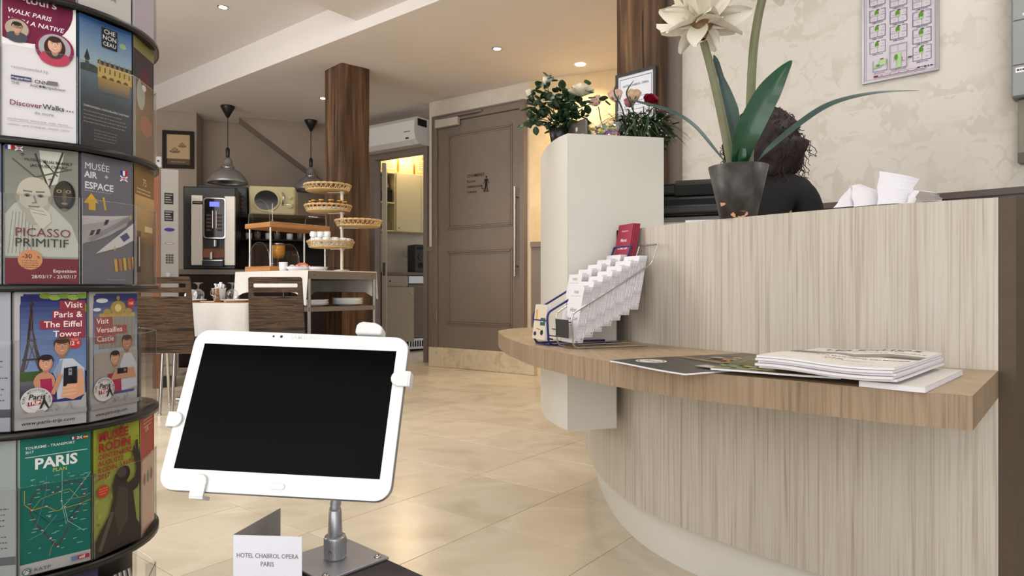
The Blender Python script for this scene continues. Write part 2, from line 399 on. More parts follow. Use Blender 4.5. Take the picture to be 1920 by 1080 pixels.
grain('pedestal_dark', [(.3, '#2b2526'), (.7, '#3b3435')], (40, 40, 40), .7)
grain('leaf_edge', [(.42, '#eae8ea'), (.53, '#e9e7ea'), (.57, '#606068'), (.62, '#e3e1e5')], (800, 800, 60), .8, detail=2)
grain('plaster_white', [(.3, '#d6cdbe'), (.7, '#e2dace')], (7, 7, 7), .9, detail=5)
grain('plaster_warm', [(.3, '#dcc59b'), (.7, '#ead6b2')], (5, 5, 5), .85, detail=5)
# damask wallpaper: mirrored noise ornament
m, nt, b = newmat('damask'); N = nt.nodes.new; L = nt.links.new
b.inputs['Roughness'].default_value = .75
tc = N('ShaderNodeTexCoord'); sp = N('ShaderNodeSeparateXYZ'); L(tc.outputs['Object'], sp.inputs[0])
def pp(out, s, off=0):
    a = N('ShaderNodeMath'); a.operation = 'ADD'; a.inputs[1].default_value = off+20; L(out, a.inputs[0])
    q = N('ShaderNodeMath'); q.operation = 'PINGPONG'; q.inputs[1].default_value = s*1.25; L(a.outputs[0], q.inputs[0]); return q.outputs[0]
cb = N('ShaderNodeCombineXYZ'); L(pp(sp.outputs['X'], .17), cb.inputs[0]); L(pp(sp.outputs['Z'], .26, .07), cb.inputs[2])
n1 = N('ShaderNodeTexNoise'); n1.inputs['Scale'].default_value = 12; n1.inputs['Detail'].default_value = 1.2; n1.inputs['Distortion'].default_value = 1.2; L(cb.outputs[0], n1.inputs['Vector'])
r1 = N('ShaderNodeValToRGB'); L(n1.outputs['Fac'], r1.inputs[0]); e = r1.color_ramp.elements
e[0].position = .50; e[0].color = (0, 0, 0, 1); e[1].position = .55; e[1].color = (1, 1, 1, 1)
n2 = N('ShaderNodeTexNoise'); n2.inputs['Scale'].default_value = 6; n2.inputs['Detail'].default_value = 6; L(tc.outputs['Object'], n2.inputs['Vector'])
mr = N('ShaderNodeMapRange'); mr.inputs['From Min'].default_value = .35; mr.inputs['From Max'].default_value = .6; L(n2.outputs['Fac'], mr.inputs['Value'])
mu = N('ShaderNodeMath'); mu.operation = 'MULTIPLY'; L(r1.outputs[0], mu.inputs[0]); L(mr.outputs[0], mu.inputs[1])
mx = N('ShaderNodeMix'); mx.data_type = 'RGBA'; L(mu.outputs[0], mx.inputs['Factor'])
mx.inputs[6].default_value = (*srgb('#d3cec5'), 1); mx.inputs[7].default_value = (*srgb('#c8c1b5'), 1)
L(mx.outputs[2], b.inputs['Base Color'])
# ================================================================ SETTING
def wall(name, fr, t0, t1, z0, z1, th, m, off=0.0, parent=None, kind='structure'):
    mb = MB(); mb.bx(t0, t1, off, off+th, z0, z1); o = obj(name, mb.mesh(name), m, parent, kind=kind if parent is None else None)
    if parent is None: o.matrix_basis = fr.M; MW[o.name] = fr.M.copy()
    return o
WR = Frame((1.018, 4.147), (6.63, -1.178)); WD = Frame((-.906, 7.25), (.173, 6.5)); WK = Frame((-2.38, 8.55), (-.978, 7.58))
WB = Frame((-3.81, 7.95), (-2.38, 8.55)); WP = Frame((-5.3, 7.25), (-3.65, 7.65)); WY = Frame((.173, 6.5), (1.75, 5.80))
CZ = 2.88; UZ = 3.16
wr = wall('wall_right', WR, 0, WR.L, 0, 3.3, .12, 'damask')
rail = MB(); rail.bx(.02, WR.L, -.022, -.0005, 1.235, 1.27); rail.bx(.02, WR.L, -.034, -.0005, 1.27, 1.30)
rail.build('dado_rail', 'rail_taupe', wr)
k = MB(); k.bx(.02, WR.L, -.010, -.0005, .09, 1.235); k.build('wainscot_panel', 'taupe_paint', wr)
k = MB(); k.bx(.02, WR.L, -.02, -.0005, 0, .09); k.build('skirting', 'rail_taupe', wr)
k = MB(); k.bx(-.06, .055, -.05, -.001, 0, 3.2); k.build('corner_trim', 'taupe_paint', wr)
# wall with the tall room door
def plane_rect(fr, mb, x0, y0, x1, y1, off, th, yref=None):
    t0, t1 = fr.t(x0, off), fr.t(x1, off); tm = (t0+t1)/2
    mb.bx(t0, t1, off, off+th, fr.z(tm, y0, off), fr.z(tm, y1, off)); return mb
wd = wall('wall_back', WD, 0, WD.L, 0, CZ, .15, 'plaster_white')
tl, tr = WD.t(818), WD.t(987)
k = MB(); k.bx(0, tl, -.012, -.0005, .21, 1.25); k.build('wainscot_panel', 'taupe_paint', wd)
k = MB(); k.bx(0, tl, -.03, -.0005, 1.25, 1.30); k.build('dado_rail', 'taupe_paint', wd)
DB, DT = .215, 2.61
d1 = obj('door_1', (lambda q: (q.bx(tl+.055, tr-.055, -.03, -.0005, DB, DT), q)[1])(MB()).mesh('door_1'), 'taupe_paint', kind='structure'); d1.matrix_basis = WD.M; MW[d1.name] = WD.M.copy()
fm = MB(); fm.bx(tl, tl+.05, -.05, -.0005, DB-.005, DT+.075); fm.bx(tr-.05, tr, -.05, -.0005, DB-.005, DT+.075); fm.bx(tl+.05, tr-.05, -.05, -.0005, DT+.012, DT+.075)
fm.bx(tl-.012, tl, -.062, -.0005, DB-.005, DT+.09); fm.bx(tr, tr+.012, -.062, -.0005, DB-.005, DT+.09); fm.bx(tl, tr, -.062, -.0005, DT+.075, DT+.09)
fm.build('door_frame', 'taupe_paint', d1)
ml, mr_ = WD.t(840, -.03), WD.t(961, -.03)
for nm, z0, z1 in (('upper', 1.47, 2.49), ('lower', .46, 1.25)):
    q = MB()
    for e, dd in ((0, .008), (.016, .012), (.034, .006)):
        wdt = .012
        q.bx(ml+e, mr_-e, -.03-dd, -.0305, z0+e, z0+e+wdt); q.bx(ml+e, mr_-e, -.03-dd, -.0305, z1-e-wdt, z1-e)
        q.bx(ml+e, ml+e+wdt, -.03-dd, -.0305, z0+e, z1-e); q.bx(mr_-e-wdt, mr_-e, -.03-dd, -.0305, z0+e, z1-e)
    q.build('panel_moulding', 'taupe_paint', d1)
q = MB(); th_ = WD.t(966, -.08); hz0, hz1 = WD.z(th_, 518, -.08), WD.z(th_, 350, -.08)
q.cyl((th_, -.09, hz0), (th_, -.09, hz1), .014, 16)
for z in (hz0+.1, hz1-.1): q.cyl((th_, -.09, z), (th_, -.031, z), .009, 10)
q.build('pull_handle', 'steel', d1, label='long brushed steel bar handle')
q = MB(); q.bx(WD.t(826), WD.t(868), -.095, -.0505, 2.56, 2.645, bev=.004); q.build('door_closer', 'pale_metal', d1)
q = MB(); q.bx(WD.t(850), WD.t(911), -.075, -.063, 2.655, 2.675); q.bx(WD.t(838), WD.t(905), -.10, -.085, 2.647, 2.657); q.build('closer_arm', 'steel', d1)
for z in (.55, 1.45, 2.3):
    q = MB(); q.cyl((tl+.052, -.056, z-.06), (tl+.052, -.056, z+.06), .011, 10); q.build('hinge', 'taupe_paint', d1)
pr = Print(.30, .24); pr.text('CHAMBRES', .02, .76, .15, '#1c1816', .01, shear=.1); pr.text('Rooms', .02, .53, .13, '#1c1816', .012); pr.text('Habitaciones', .02, .30, .13, '#1c1816', .012); pr.text('Camere', .02, .07, .13, '#1c1816', .012)
pr.ell(.86, .70, .035, .035, '#1c1816'); pr.poly([(.80, .62), (.92, .62), (.90, .34), (.93, .1), (.88, .1), (.86, .32), (.82, .1), (.77, .1), (.81, .36)], '#1c1816')
pr.line([(.80, .6), (.74, .42)], .022, '#1c1816'); pr.line([(.92, .6), (.97, .42)], .022, '#1c1816')
pr.line([(.60, .35), (.68, .35), (.68, .22), (.75, .22), (.75, .08), (.98, .08)], .022, '#1c1816')
ts = WD.t(875, -.03); pr.build('sign_lettering', d1, Matrix.Translation((ts, -.0312, WD.z(ts, 366, -.03))) @ UPRIGHT, label='black lettering CHAMBRES with a figure climbing stairs')
# marble plinth under the door: each slab
pls = [805, 832, 842, 869, 937, 985, 1003]
for i in range(len(pls)-1):
    a, b_ = WD.t(pls[i], -.04), WD.t(pls[i+1], -.04); pj = .055 if i in (0, 5) else .04
    q = MB(); q.bx(a+.001, b_-.0015, -pj, -.001, 0.002, .212, bev=.003); q.build('marble_slab', 'marble_plinth', wd)
# doorway wall of the kitchenette
wk = wall('wall_kitchen', WK, 0, WK.t(699), 0, CZ, .12, 'taupe_wall')
ka, kb = WK.t(706), WK.t(797)
kt = WK.z((ka+kb)/2, 294)
q = MB(); q.bx(WK.t(699), WK.L+.25, 0, .12, kt+.06, CZ); q.build('lintel', 'taupe_wall', wk)
q = MB(); q.bx(kb+.04, WK.L+.25, 0, .12, 0, kt+.06); q.build('wall_end', 'taupe_wall', wk)
d2 = thing('door_2', None, None, M=WK.M, kind='structure')
q = MB(); q.bx(WK.t(696), ka, -.03, .07, 0, kt+.07); q.bx(kb, kb+.06, -.03, .07, 0, kt+.07); q.bx(ka, kb, -.03, .07, kt, kt+.07); q.build('door_frame', 'taupe_paint', d2)
lv = WK.w(ka+.03, .08, 0); ray = Vector((lv.x, lv.y)).normalized(); wkr = Vector((ray.dot(WK.d), ray.dot(WK.n)))
dl = thing('door_leaf', None, None, M=Matrix.Translation((ka+.014, .075, 0)) @ Matrix.Rotation(math.atan2(wkr.y, wkr.x)-.03, 4, 'Z')); dl.parent = d2
q = MB(); q.bx(0, .62, -.05, 0, .01, kt-.02); q.build('leaf_panel', 'beige_cabinet', dl)
q = MB(); q.bx(-.004, -.0005, -.04, -.01, 1.0, 1.16); q.build('lock_plate', 'dark_grey', dl)
# alcove walls on the left
wb = wall('wall_left', WB, 0, WB.L+.02, 0, CZ, .12, 'taupe_wall')
wp = wall('wall_pier', WP, 0, WP.L, 0, CZ, .12, 'taupe_wall')
q = MB(); q.bx(WP.L-.12, WP.L, .12, .5, 0, CZ); q.build('pier_return', 'taupe_wall', wp)
# sloping stair soffit on the alcove wall
q = MB(); ss = [WB.t(448), WB.t(612)]
z0 = WB.z(ss[0], 232); z1 = WB.z(ss[1], 356)
pts = [(ss[0], CZ), (ss[0], z0), (ss[1], z1), (ss[1]+.1, z1), (ss[1]+.1, CZ)]
n = len(pts); vs_ = [(p[0], -.34, p[1]) for p in pts]+[(p[0], -.001, p[1]) for p in pts]
q.add(vs_, [tuple(range(n)), tuple(range(2*n-1, n-1, -1))]+[(i, n+i, n+(i+1) % n, (i+1) % n) for i in range(n)], False); q.build('stair_soffit', 'taupe_wall', wb)
# warm wall behind the flowers
wy = wall('wall_stair', WY, 0, WY.L, 0, CZ, .12, 'plaster_warm')
q = MB(); q.bx(0.02, WY.L, -.014, -.0005, .09, 1.25); q.build('wainscot_panel', 'taupe_paint', wy)
q = MB(); q.bx(0.02, WY.L, -.035, -.0005, 1.25, 1.30); q.build('dado_rail', 'taupe_paint', wy)
q = MB(); q.bx(0.02, WY.L, -.02, -.0005, 0, .09); q.build('marble_skirting', 'marble_plinth', wy)
WC = Frame((1.75, 5.82), (1.09, 4.22)); wall('wall_stair_side', WC, 0, WC.L, 0, CZ, .12, 'plaster_warm')
# left side of the dining room and the shopfront behind the camera
WL = Frame((-5.3, -2.4), (-5.3, 7.25))
wl = wall('wall_side', WL, 0, 3.9, 0, 3.3, .12, 'taupe_wall'); q = MB(); q.bx(6.1, WL.L, 0, .12, 0, 3.3); q.bx(3.9, 6.1, 0, .12, 0, .9); q.bx(3.9, 6.1, 0, .12, 2.7, 3.3); q.build('wall_pieces', 'taupe_wall', wl)
WF = Frame((6.63, -2.4), (-5.3, -2.4))
wf = wall('wall_front', WF, 0, 2.2, 0, 3.3, .12, 'taupe_wall'); q = MB(); q.bx(10.6, WF.L, 0, .12, 0, 3.3); q.bx(2.2, 10.6, 0, .12, 2.95, 3.3); q.build('wall_pieces', 'taupe_wall', wf)
w1 = thing('window_1', None, None, M=WF.M, kind='structure'); q = MB()
for t in (2.23, 5.0, 7.8, 10.57): q.bx(t-.03, t+.03, .02, .08, 0, 2.95)
q.bx(2.2, 10.6, .02, .08, 0, .15); q.bx(2.2, 10.6, .02, .08, 2.88, 2.95); q.build('window_frame', 'dark_grey', w1)
# ceilings
fa = Vector((-.504, 4.66)); fd = Vector((.777, -.6295))
A0 = fa-fd*6.6; A1 = fa+fd*6.5
q = MB(); q.prism([tuple(A0), tuple(A1), (6.9, 1), (6.9, 10.8), (-7, 10.8)], CZ, CZ+.5); ce = obj('ceiling', q.mesh('ceiling'), 'ceiling_paint', kind='structure')
q = MB(); q.prism([(-7.5, -2.6), (6.9, -2.6), (6.9, 0.9), tuple(A1), tuple(A0), (-7.5, 10)], UZ, UZ+.2); q.build('upper_ceiling', 'ceiling_paint', ce)
nb = Vector((-.6295, -.777)); cc = Vector((-1.232, 5.25))+nb*0.0; c1 = cc+fd*5; e1 = Vector((-.62, -.785))
q = MB(); q.prism([tuple(cc), tuple(c1), tuple(c1+nb*3.4), tuple(cc+e1*3.4)], 2.97, UZ-.0005); q.build('ceiling_box', 'ceiling_paint', ce)
# floor: grout slab and tiles
q = MB(); q.bx(-8, 7.5, -2.6, 11.2, -.1, -.003); fl = obj('floor', q.mesh('floor'), 'grout', kind='structure')
tu, tv = Vector((.617, .787)), Vector((-.787, .617)); TS = .452; T0 = Vector((-.0743, 2.376))
bm = MB(); bm.M = Matrix.Rotation(math.atan2(tu.y, tu.x), 4, 'Z'); bm.box((TS/2, TS/2, -.006), (TS-.0022, TS-.0022, .012), bev=.0012); tm = bm.mesh('floor_tile'); tm.materials.append(MATS['marble_tile'])
rest = MB(); cand = []
for i in range(-14, 20):
    for j in range(-14, 16):
        o = T0+tu*TS*i+tv*TS*j; c = o+(tu+tv)*TS/2
        if not (-7.5 < c.x < 7 and -2.4 < c.y < 11): continue
        vis = c.y > 1.5 and abs(c.x)/c.y < .83 and c.y < 9.4
        rel = c-WR.a
        if rel.dot(WR.n) > .35 and rel.dot(WR.d) > 0: vis = False
        for fr, a, b_ in ((WD, 0, 1.2), (WY, 0, 2), (WB, -.4, 2), (WP, -1, 2)):
            rel = c-fr.a; t_ = rel.dot(fr.d)
            if rel.dot(fr.n) > .3 and fr.a.x-.1 < c.x < (fr.a+fr.d*fr.L).x: vis = False
        if vis: cand.append((c.length, o))
        else:
            rest.M = Matrix.Translation((o.x, o.y, 0)) @ bm.M; rest.box((TS/2, TS/2, -.0015), (TS-.0022, TS-.0022, .003))
cand.sort(key=lambda p: p[0])
for n_, (d_, o) in enumerate(cand):
    if n_ < 290:
        t_ = obj('floor_tile', tm, None, fl); t_.location = (o.x, o.y, R_.uniform(-.0004, .0003))
    else: rest.M = Matrix.Translation((o.x, o.y, 0)) @ bm.M; rest.box((TS/2, TS/2, -.0015), (TS-.0022, TS-.0022, .003))
rest.build('floor_tile', 'marble_tile', fl, kind='stuff')
print('tiles', len(cand))
# timber posts
def post(name, near, el, er, z1, label):
    th = thing(name, label, 'post', (near.x, near.y, 0)); q = MB(); a, b_ = Vector(el), Vector(er); N_ = 40; ring = []
    base = [Vector((0, 0)), b_, a+b_, a]; vs = []; fs = []; sub = 7; rr = random.Random(3)
    for j in range(N_+1):
        for k_ in range(4):
            p, p2 = base[k_], base[(k_+1) % 4]
            for s_ in range(sub):
                c = p+(p2-p)*s_/sub; cen = (a+b_)/2; am = .006 if s_ else -.006
                d = noise.noise(Vector((c.x*9, c.y*9, j*.22)))*.010-(.006 if s_ == 0 else 0)
                v = c+(c-cen).normalized()*d; vs.append((v.x, v.y, z1*j/N_))
    n = 4*sub
    for j in range(N_):
        for k_ in range(n): fs.append((j*n+k_, j*n+(k_+1) % n, (j+1)*n+(k_+1) % n, (j+1)*n+k_))
    fs.append(list(range(n))[::-1]); fs.append(list(range(N_*n, N_*n+n))); q.add(vs, fs, False); q.build('post_body', 'old_timber', th)
    # long drying cracks
    q = MB()
    for f0, f1, z0_, z1_, w_ in ((.35, .38, 1.9, 2.6, .007), (.36, .33, .9, 1.85, .005), (.7, .72, 1.2, 2.1, .004)):
        p0, p1 = a*f0, a*f1; nrm = Vector((-b_.x, -b_.y)).normalized()*.006; ad = a.normalized()*w_
        q.add([(p0.x+nrm.x, p0.y+nrm.y, z0_), (p0.x+ad.x+nrm.x, p0.y+ad.y+nrm.y, z0_+.1), (p1.x+ad.x+nrm.x, p1.y+ad.y+nrm.y, z1_-.1), (p1.x+nrm.x, p1.y+nrm.y, z1_)], [(0, 1, 2, 3)], False)
    q.build('drying_crack', 'black_matte', th)
    return th
post('timber_post', Vector((-1.531, 5.95)), (-.225, .235), (.214, .19), CZ, 'old square oak post from floor to ceiling behind the buffet trolley')
post('timber_post', Vector((.905, 4.02)), (-.237, .225), (.055, .06), CZ, 'old oak post with a framed certificate beside the reception wall')
# downlights
def spot(x, y, z, label, power, col=(1, .82, .6), ang=1.9, light=True):
    D = (z-EYE)*F/(540-y); th = thing('ceiling_spotlight', label, 'ceiling light', ((x-960)/F*D, D, z))
    q = MB(); q.lathe([(.033, -.0045), (.045, -.004), (.045, 0), (.033, 0), (.033, -.0045)], 24, cap=False); q.build('trim_ring', 'chrome', th)
    q = MB(); q.lathe([(.0001, -.003), (.032, -.003), (.032, -.0005), (.0001, -.0005)], 20, cap=False); q.build('lamp', 'lamp_glow', th)
    if light:
        d = bpy.data.lights.new('spot_beam', 'SPOT'); d.energy = power; d.color = col; d.spot_size = ang; d.spot_blend = .8; d.shadow_soft_size = .035
        o = bpy.data.objects.new('spot_beam', d); C.objects.link(o); o.parent = th; o.location = (0, 0, -.02)
    return th
spot(418, 13, UZ, 'bright recessed spotlight in the upper ceiling, near the brochure carousel', 45, (1, .92, .84))
spot(932, 91, CZ, 'recessed spotlight in the lower ceiling in front of the grey door', 60, (1, .82, .58))
spot(606, 184, CZ, 'small recessed spotlight just left of the oak post by the buffet', 20, (1, .9, .78))
for (x_, y_, p_, c_) in ((.62, 6.0, 48, (1, .74, .42)), (1.35, 5.3, 22, (1, .76, .45))):
    th = thing('ceiling_spotlight', 'recessed spotlight over the warm stair wall', 'ceiling light', (x_, y_, CZ), group='stair spotlights')
    q = MB(); q.lathe([(.0001, -.003), (.032, -.003), (.045, -.004), (.045, 0)], 20, cap=False); q.build('lamp', 'lamp_glow', th)
    d = bpy.data.lights.new('spot_beam', 'SPOT'); d.energy = p_; d.color = c_; d.spot_size = 2.4; d.spot_blend = .9; d.shadow_soft_size = .05
    o = bpy.data.objects.new('spot_beam', d); C.objects.link(o); o.parent = th; o.location = (0, 0, -.03)
# light inside the kitchenette
th = thing('kitchen_ceiling_lamp', 'round ceiling lamp inside the kitchenette', 'ceiling light', (-1.45, 9.0, CZ-.001)); q = MB(); q.lathe([(.0001, -.06), (.12, -.045), (.14, 0)], 20, cap=False); q.build('lamp_shade', 'lamp_glow', th)
d = bpy.data.lights.new('lamp_light', 'POINT'); d.energy = 22; d.color = (1, .74, .42); d.shadow_soft_size = .12; o = bpy.data.objects.new('lamp_light', d); C.objects.link(o); o.parent = th; o.location = (0, 0, -.12)

# ================================================================ KITCHENETTE
KF = Frame((-1.575, 9.0), (-1.575+.82, 9.0+.57))
KW = Frame(tuple(KF.w(-.9, .36, 0))[:2], tuple(KF.w(1.6, .36, 0))[:2]); wall('wall_kitchen_back', KW, 0, KW.L, 0, CZ, .1, 'plaster_white')
KS = Frame(tuple(KF.w(-.62, -1.0, 0))[:2], tuple(KF.w(-.62, .36, 0))[:2])
a_, b_ = KF.t(743), KF.t(797)
zt, zb_ = KF.z(0, 323), KF.z(0, 434)
th = thing('wall_cabinet', 'cream wall cabinet with an open shelf end inside the kitchenette', 'cabinet', M=KF.M @ Matrix.Translation((0, 0, zb_))); h = zt-zb_
q = MB(); q.bx(-.30, -.282, .0, .35, 0, h); q.bx(-.016, 0, .02, .35, 0, h); q.bx(.62, .636, .02, .35, 0, h); q.bx(-.282, .62, .02, .35, 0, .018); q.bx(-.282, .62, .02, .35, h-.018, h); q.bx(-.282, -.016, .02, .35, h*.47, h*.47+.018); q.bx(-.282, .62, .34, .35, .018, h-.018); q.build('carcass', 'cream_cabinet', th)
tj = KF.t(790)
for x0, x1 in ((0.002, tj-.002), (tj+.002, .62)):
    q = MB(); q.bx(x0, x1, 0, .018, .004, h-.004, bev=.002); dr = q.build('door', 'cream_cabinet', th)
    q = MB(); q.ball((x0+.04, -.012, .05), .012, 8); q.build('knob', 'steel', dr)
for i, (t_, wz, hh, lab) in enumerate(((-.1, .26, .22, 'printed cardboard carton on the kitchenette wall cabinet, left'), (.17, .22, .20, 'cardboard carton on the kitchenette wall cabinet beside the paper bag'), (.42, .2, .24, 'cardboard carton on the kitchenette wall cabinet, farthest right'))):
    q = MB(); q.bx(t_-wz/2, t_+wz/2, .04, .28, 0, hh, bev=.003); th = thing('carton', lab, 'box', M=KF.M @ Matrix.Translation((0, 0, zt+.001))); q.build('carton_body', 'cardboard', th)
    pr = Print(wz*.8, hh*.7, '#e8d9a8'); pr.noise_lines(.1, .8, .8, 5, .15, '#6a5030', .05, i); pr.build('carton_print', th, Matrix.Translation((t_-wz*.4, .0385, hh*.15)) @ UPRIGHT)
    q = MB(); q.bx(t_-.02, t_+.02, .03, .285, hh, hh+.002); q.build('tape', 'wicker', th)
for i, (t_, z_) in enumerate(((-.22, zb_+.0185), (-.135, zb_+.0185), (-.055, zb_+.0185))):
    q = MB(); q.lathe([(.0001, 0), (.028, 0), (.038, .08), (.036, .11), (.033, .11), (.034, .08), (.0001, .008)], 14, cap=False); p = KF.w(t_, .12, z_)
    solo(q, 'drinking_glass', 'glass', 'clear glass on the open shelf of the kitchenette wall cabinet', 'glass', loc=None, group='glasses on the kitchenette shelf').location = p
q = MB(); q.bx(-.24, -.04, .05, .3, 0, .15, bev=.004); th = thing('storage_box', 'dark brown box on the upper open shelf of the kitchenette cabinet', 'box', M=KF.M @ Matrix.Translation((0, 0, zb_+h*.47+.019))); q.build('box_body', 'dark_cabinet', th); q = MB(); q.bx(-.245, -.035, .045, .305, .15, .165, bev=.003); q.build('lid', 'dark_cabinet', th)
q = MB(); q.lathe([(.0001, 0), (.05, .002), (.09, .03), (.11, .07), (.107, .07), (.087, .034), (.0001, .006)], 18, cap=False); q.M = Matrix(); o = solo(q, 'metal_bowl', 'steel', 'metal bowl leaning on the dark box on the kitchenette shelf', 'bowl'); o.matrix_basis = Matrix.Translation(KF.w(-.14, .12, zb_+h*.47+.29)) @ Matrix.Rotation(1.3, 4, 'Y')
cz = KF.z(0, 511)
th = thing('kitchen_counter', 'grey kitchenette worktop running over the lower units', 'worktop', M=KF.M @ Matrix.Translation((0, -.25, cz-.04))); q = MB(); q.bx(-.6, .9, 0, .60, 0, .04, bev=.003); q.build('worktop_slab', 'taupe_counter', th)
th = thing('base_cabinet', 'beige kitchenette base unit with a drawer and a door standing ajar', 'cabinet', M=KF.M @ Matrix.Translation((0, -.23, 0))); q = MB(); t1_ = KF.t(764, -.23)
q.bx(-.55, t1_, .02, .56, .08, cz-.042); q.bx(-.55, t1_, .06, .56, 0, .08); q.build('carcass', 'beige_cabinet', th)
q = MB(); q.bx(-.54, t1_+.01, 0, .019, cz-.19, cz-.05, bev=.002); dr = q.build('drawer', 'beige_cabinet', th); q = MB(); q.ball((-.2, -.012, cz-.12), .012, 8); q.build('knob', 'dark_grey', dr)
q = MB(); q.M = Matrix.Translation((-.52, 0, 0)) @ Matrix.Rotation(-.18, 4, 'Z'); q.bx(0, .62, -.02, 0, .14, cz-.20, bev=.002); dr = q.build('door', 'beige_cabinet', th); q = MB(); q.M = Matrix.Translation((-.52, 0, 0)) @ Matrix.Rotation(-.18, 4, 'Z'); q.ball((.58, -.032, cz-.28), .012, 8); q.build('knob', 'steel', dr)
th = thing('dishwasher', 'dark grey built-in dishwasher with a steel control strip in the kitchenette', 'dishwasher', M=KF.M @ Matrix.Translation((t1_+.012, -.23, 0))); q = MB(); q.bx(0, .5, .03, .55, .02, cz-.045); q.build('body', 'dark_grey', th)
q = MB(); q.bx(.005, .495, 0, .029, .18, cz-.16, bev=.003); q.build('door', 'taupe_counter', th); q = MB(); q.bx(.005, .495, -.005, .029, cz-.15, cz-.05, bev=.003); dr = q.build('control_strip', 'steel', th)
q = MB(); q.cyl((.30, -.006, cz-.1), (.30, -.02, cz-.1), .02, 10); q.build('knob', 'gold', dr)
q = MB(); q.bx(.005, .495, .0, .029, .03, .17); dr = q.build('vent_grille', 'steel', th)
for i in range(12): q = MB(); q.bx(.03+i*.035, .045+i*.035, -.006, -.0005, .06, .14); q.build('slot', 'black_matte', dr)
th = thing('coffee_grinder', 'black upright appliance on the kitchenette worktop beside the wall socket', 'appliance', M=KF.M @ Matrix.Translation((KF.t(785, .05), .05, cz+.001))); q = MB(); q.bx(-.11, .11, -.1, .14, 0, .39, bev=.015); q.build('body', 'black_plastic', th); q = MB(); q.cyl((0, -.101, .22), (0, -.112, .22), .06, 20); q.build('dial', 'dark_grey', th)
q = MB(); q.cyl((-.02, -.1, .10), (-.02, -.108, .10), .04, 20); q.bx(-.08, .08, -.105, -.1005, .32, .36); q.build('front_panel', 'black_matte', th)
th = thing('wall_socket', 'white double wall socket above the kitchenette worktop', 'socket', M=KF.M @ Matrix.Translation((KF.t(768, .35), .352, cz+.28))); q = MB(); q.bx(-.08, .06, -.02, 0, -.04, .04, bev=.006); q.build('plate', 'white_plastic', th); q = MB(); q.cyl((.02, -.02, 0), (.02, -.06, 0), .022, 12); q.build('plug', 'black_plastic', th)
q = MB(); a0 = KF.w(KF.t(768, .35)+.02, .29, cz+.28); q.tube(smooth_path([a0, a0+Vector((0, -.03, -.06)), a0+Vector((-.04, -.04, -.18)), KF.w(KF.t(768, .35)+.0, .15, cz+.02), KF.w(KF.t(768, .35)+.06, .12, cz+.03), KF.w(KF.t(785, .05)-.11, .05, cz+.05)], 6), .006, 6)
solo(q, 'power_cable', 'black_plastic', 'black cable looping from the socket to the black appliance', 'cable')

# ================================================================ AIR CONDITIONER
ta, tb = WK.t(776, -.26)-.95, WK.t(776, -.26)
th = thing('air_conditioner', 'white split air conditioner on the wall above the kitchenette doorway', 'air conditioner', M=WK.M @ Matrix.Translation((ta, 0, 2.47))); L_ = tb-ta
prof = [(-.002, 0), (-.17, 0), (-.23, .045), (-.255, .12), (-.25, .25), (-.20, .30), (-.002, .30)]
q = MB(); n = len(prof); q.add([(0, p[0], p[1]) for p in prof]+[(L_, p[0], p[1]) for p in prof], [tuple(range(n)), tuple(range(2*n-1, n-1, -1))]+[(i, i+n, (i+1) % n+n, (i+1) % n) for i in range(n)], False); q.build('casing', 'white_plastic', th)
q = MB(); q.box((L_/2, -.205, .020), (L_*.86, .075, .006), R=Matrix.Rotation(-.6, 4, 'X')); q.build('louvre', 'white_plastic', th)
q = MB(); q.box((L_/2-.05, -.2265, .034), (L_*.80, .004, .004), R=Matrix.Rotation(-.6, 4, 'X')); q.bx(L_+.0005, L_+.002, -.2, -.05, .2, .28); q.build('slot', 'black_matte', th)
q = MB(); q.bx(L_-.16, L_-.06, -.258, -.252, .13, .136); q.build('badge', 'dark_grey', th); q = MB(); q.bx(L_-.14, L_-.1, -.25, -.235, .055, .07); q.build('receiver', 'dark_grey', th)

# ================================================================ PENDANT LAMPS
def pendant(x, ytop, ybot, dia, label):
    D = (CZ-EYE)*F/(540-ytop); p = P(x, ybot, D); zb = p.z; th = thing('pendant_lamp', label, 'pendant lamp', (p.x, D, zb), group='aluminium pendant lamps over the breakfast buffet')
    q = MB(); q.lathe([(.012, CZ-zb-.13), (.075, CZ-zb-.015), (.075, CZ-zb-.001), (.0001, CZ-zb-.001)], 20); q.build('ceiling_cup', 'black_plastic', th)
    q = MB(); q.cyl((0, 0, .40), (0, 0, CZ-zb-.13), .005, 8); q.build('cord', 'black_plastic', th)
    q = MB(); q.lathe([(.01, .28), (.02, .30), (.022, .38), (.012, .40)], 14); q.build('lamp_holder', 'black_plastic', th)
    q = MB(); r = dia/2; q.lathe([(r-.004, .0), (r, .002), (r*.97, .03), (r*.8, .09), (r*.55, .14), (r*.32, .165), (r*.30, .19), (.052, .195), (.05, .25), (.03, .285), (.0001, .29)], 32, cap=False); q.build('shade', 'satin_alu', th)
    q = MB(); q.lathe([(r*.33, .168), (r*.335, .185), (r*.30, .19)], 24, cap=False); q.build('collar_ring', 'chrome', th)
    q = MB(); q.ball((0, 0, .1), .035, 12); q.build('bulb', 'white_gloss', th)
    return th
pendant(427, 199, 344, .43, 'aluminium pendant lamp with a wide dome shade above the coffee machine')
pendant(583, 226, 358, .42, 'aluminium pendant lamp half hidden by the oak post and top bread basket')
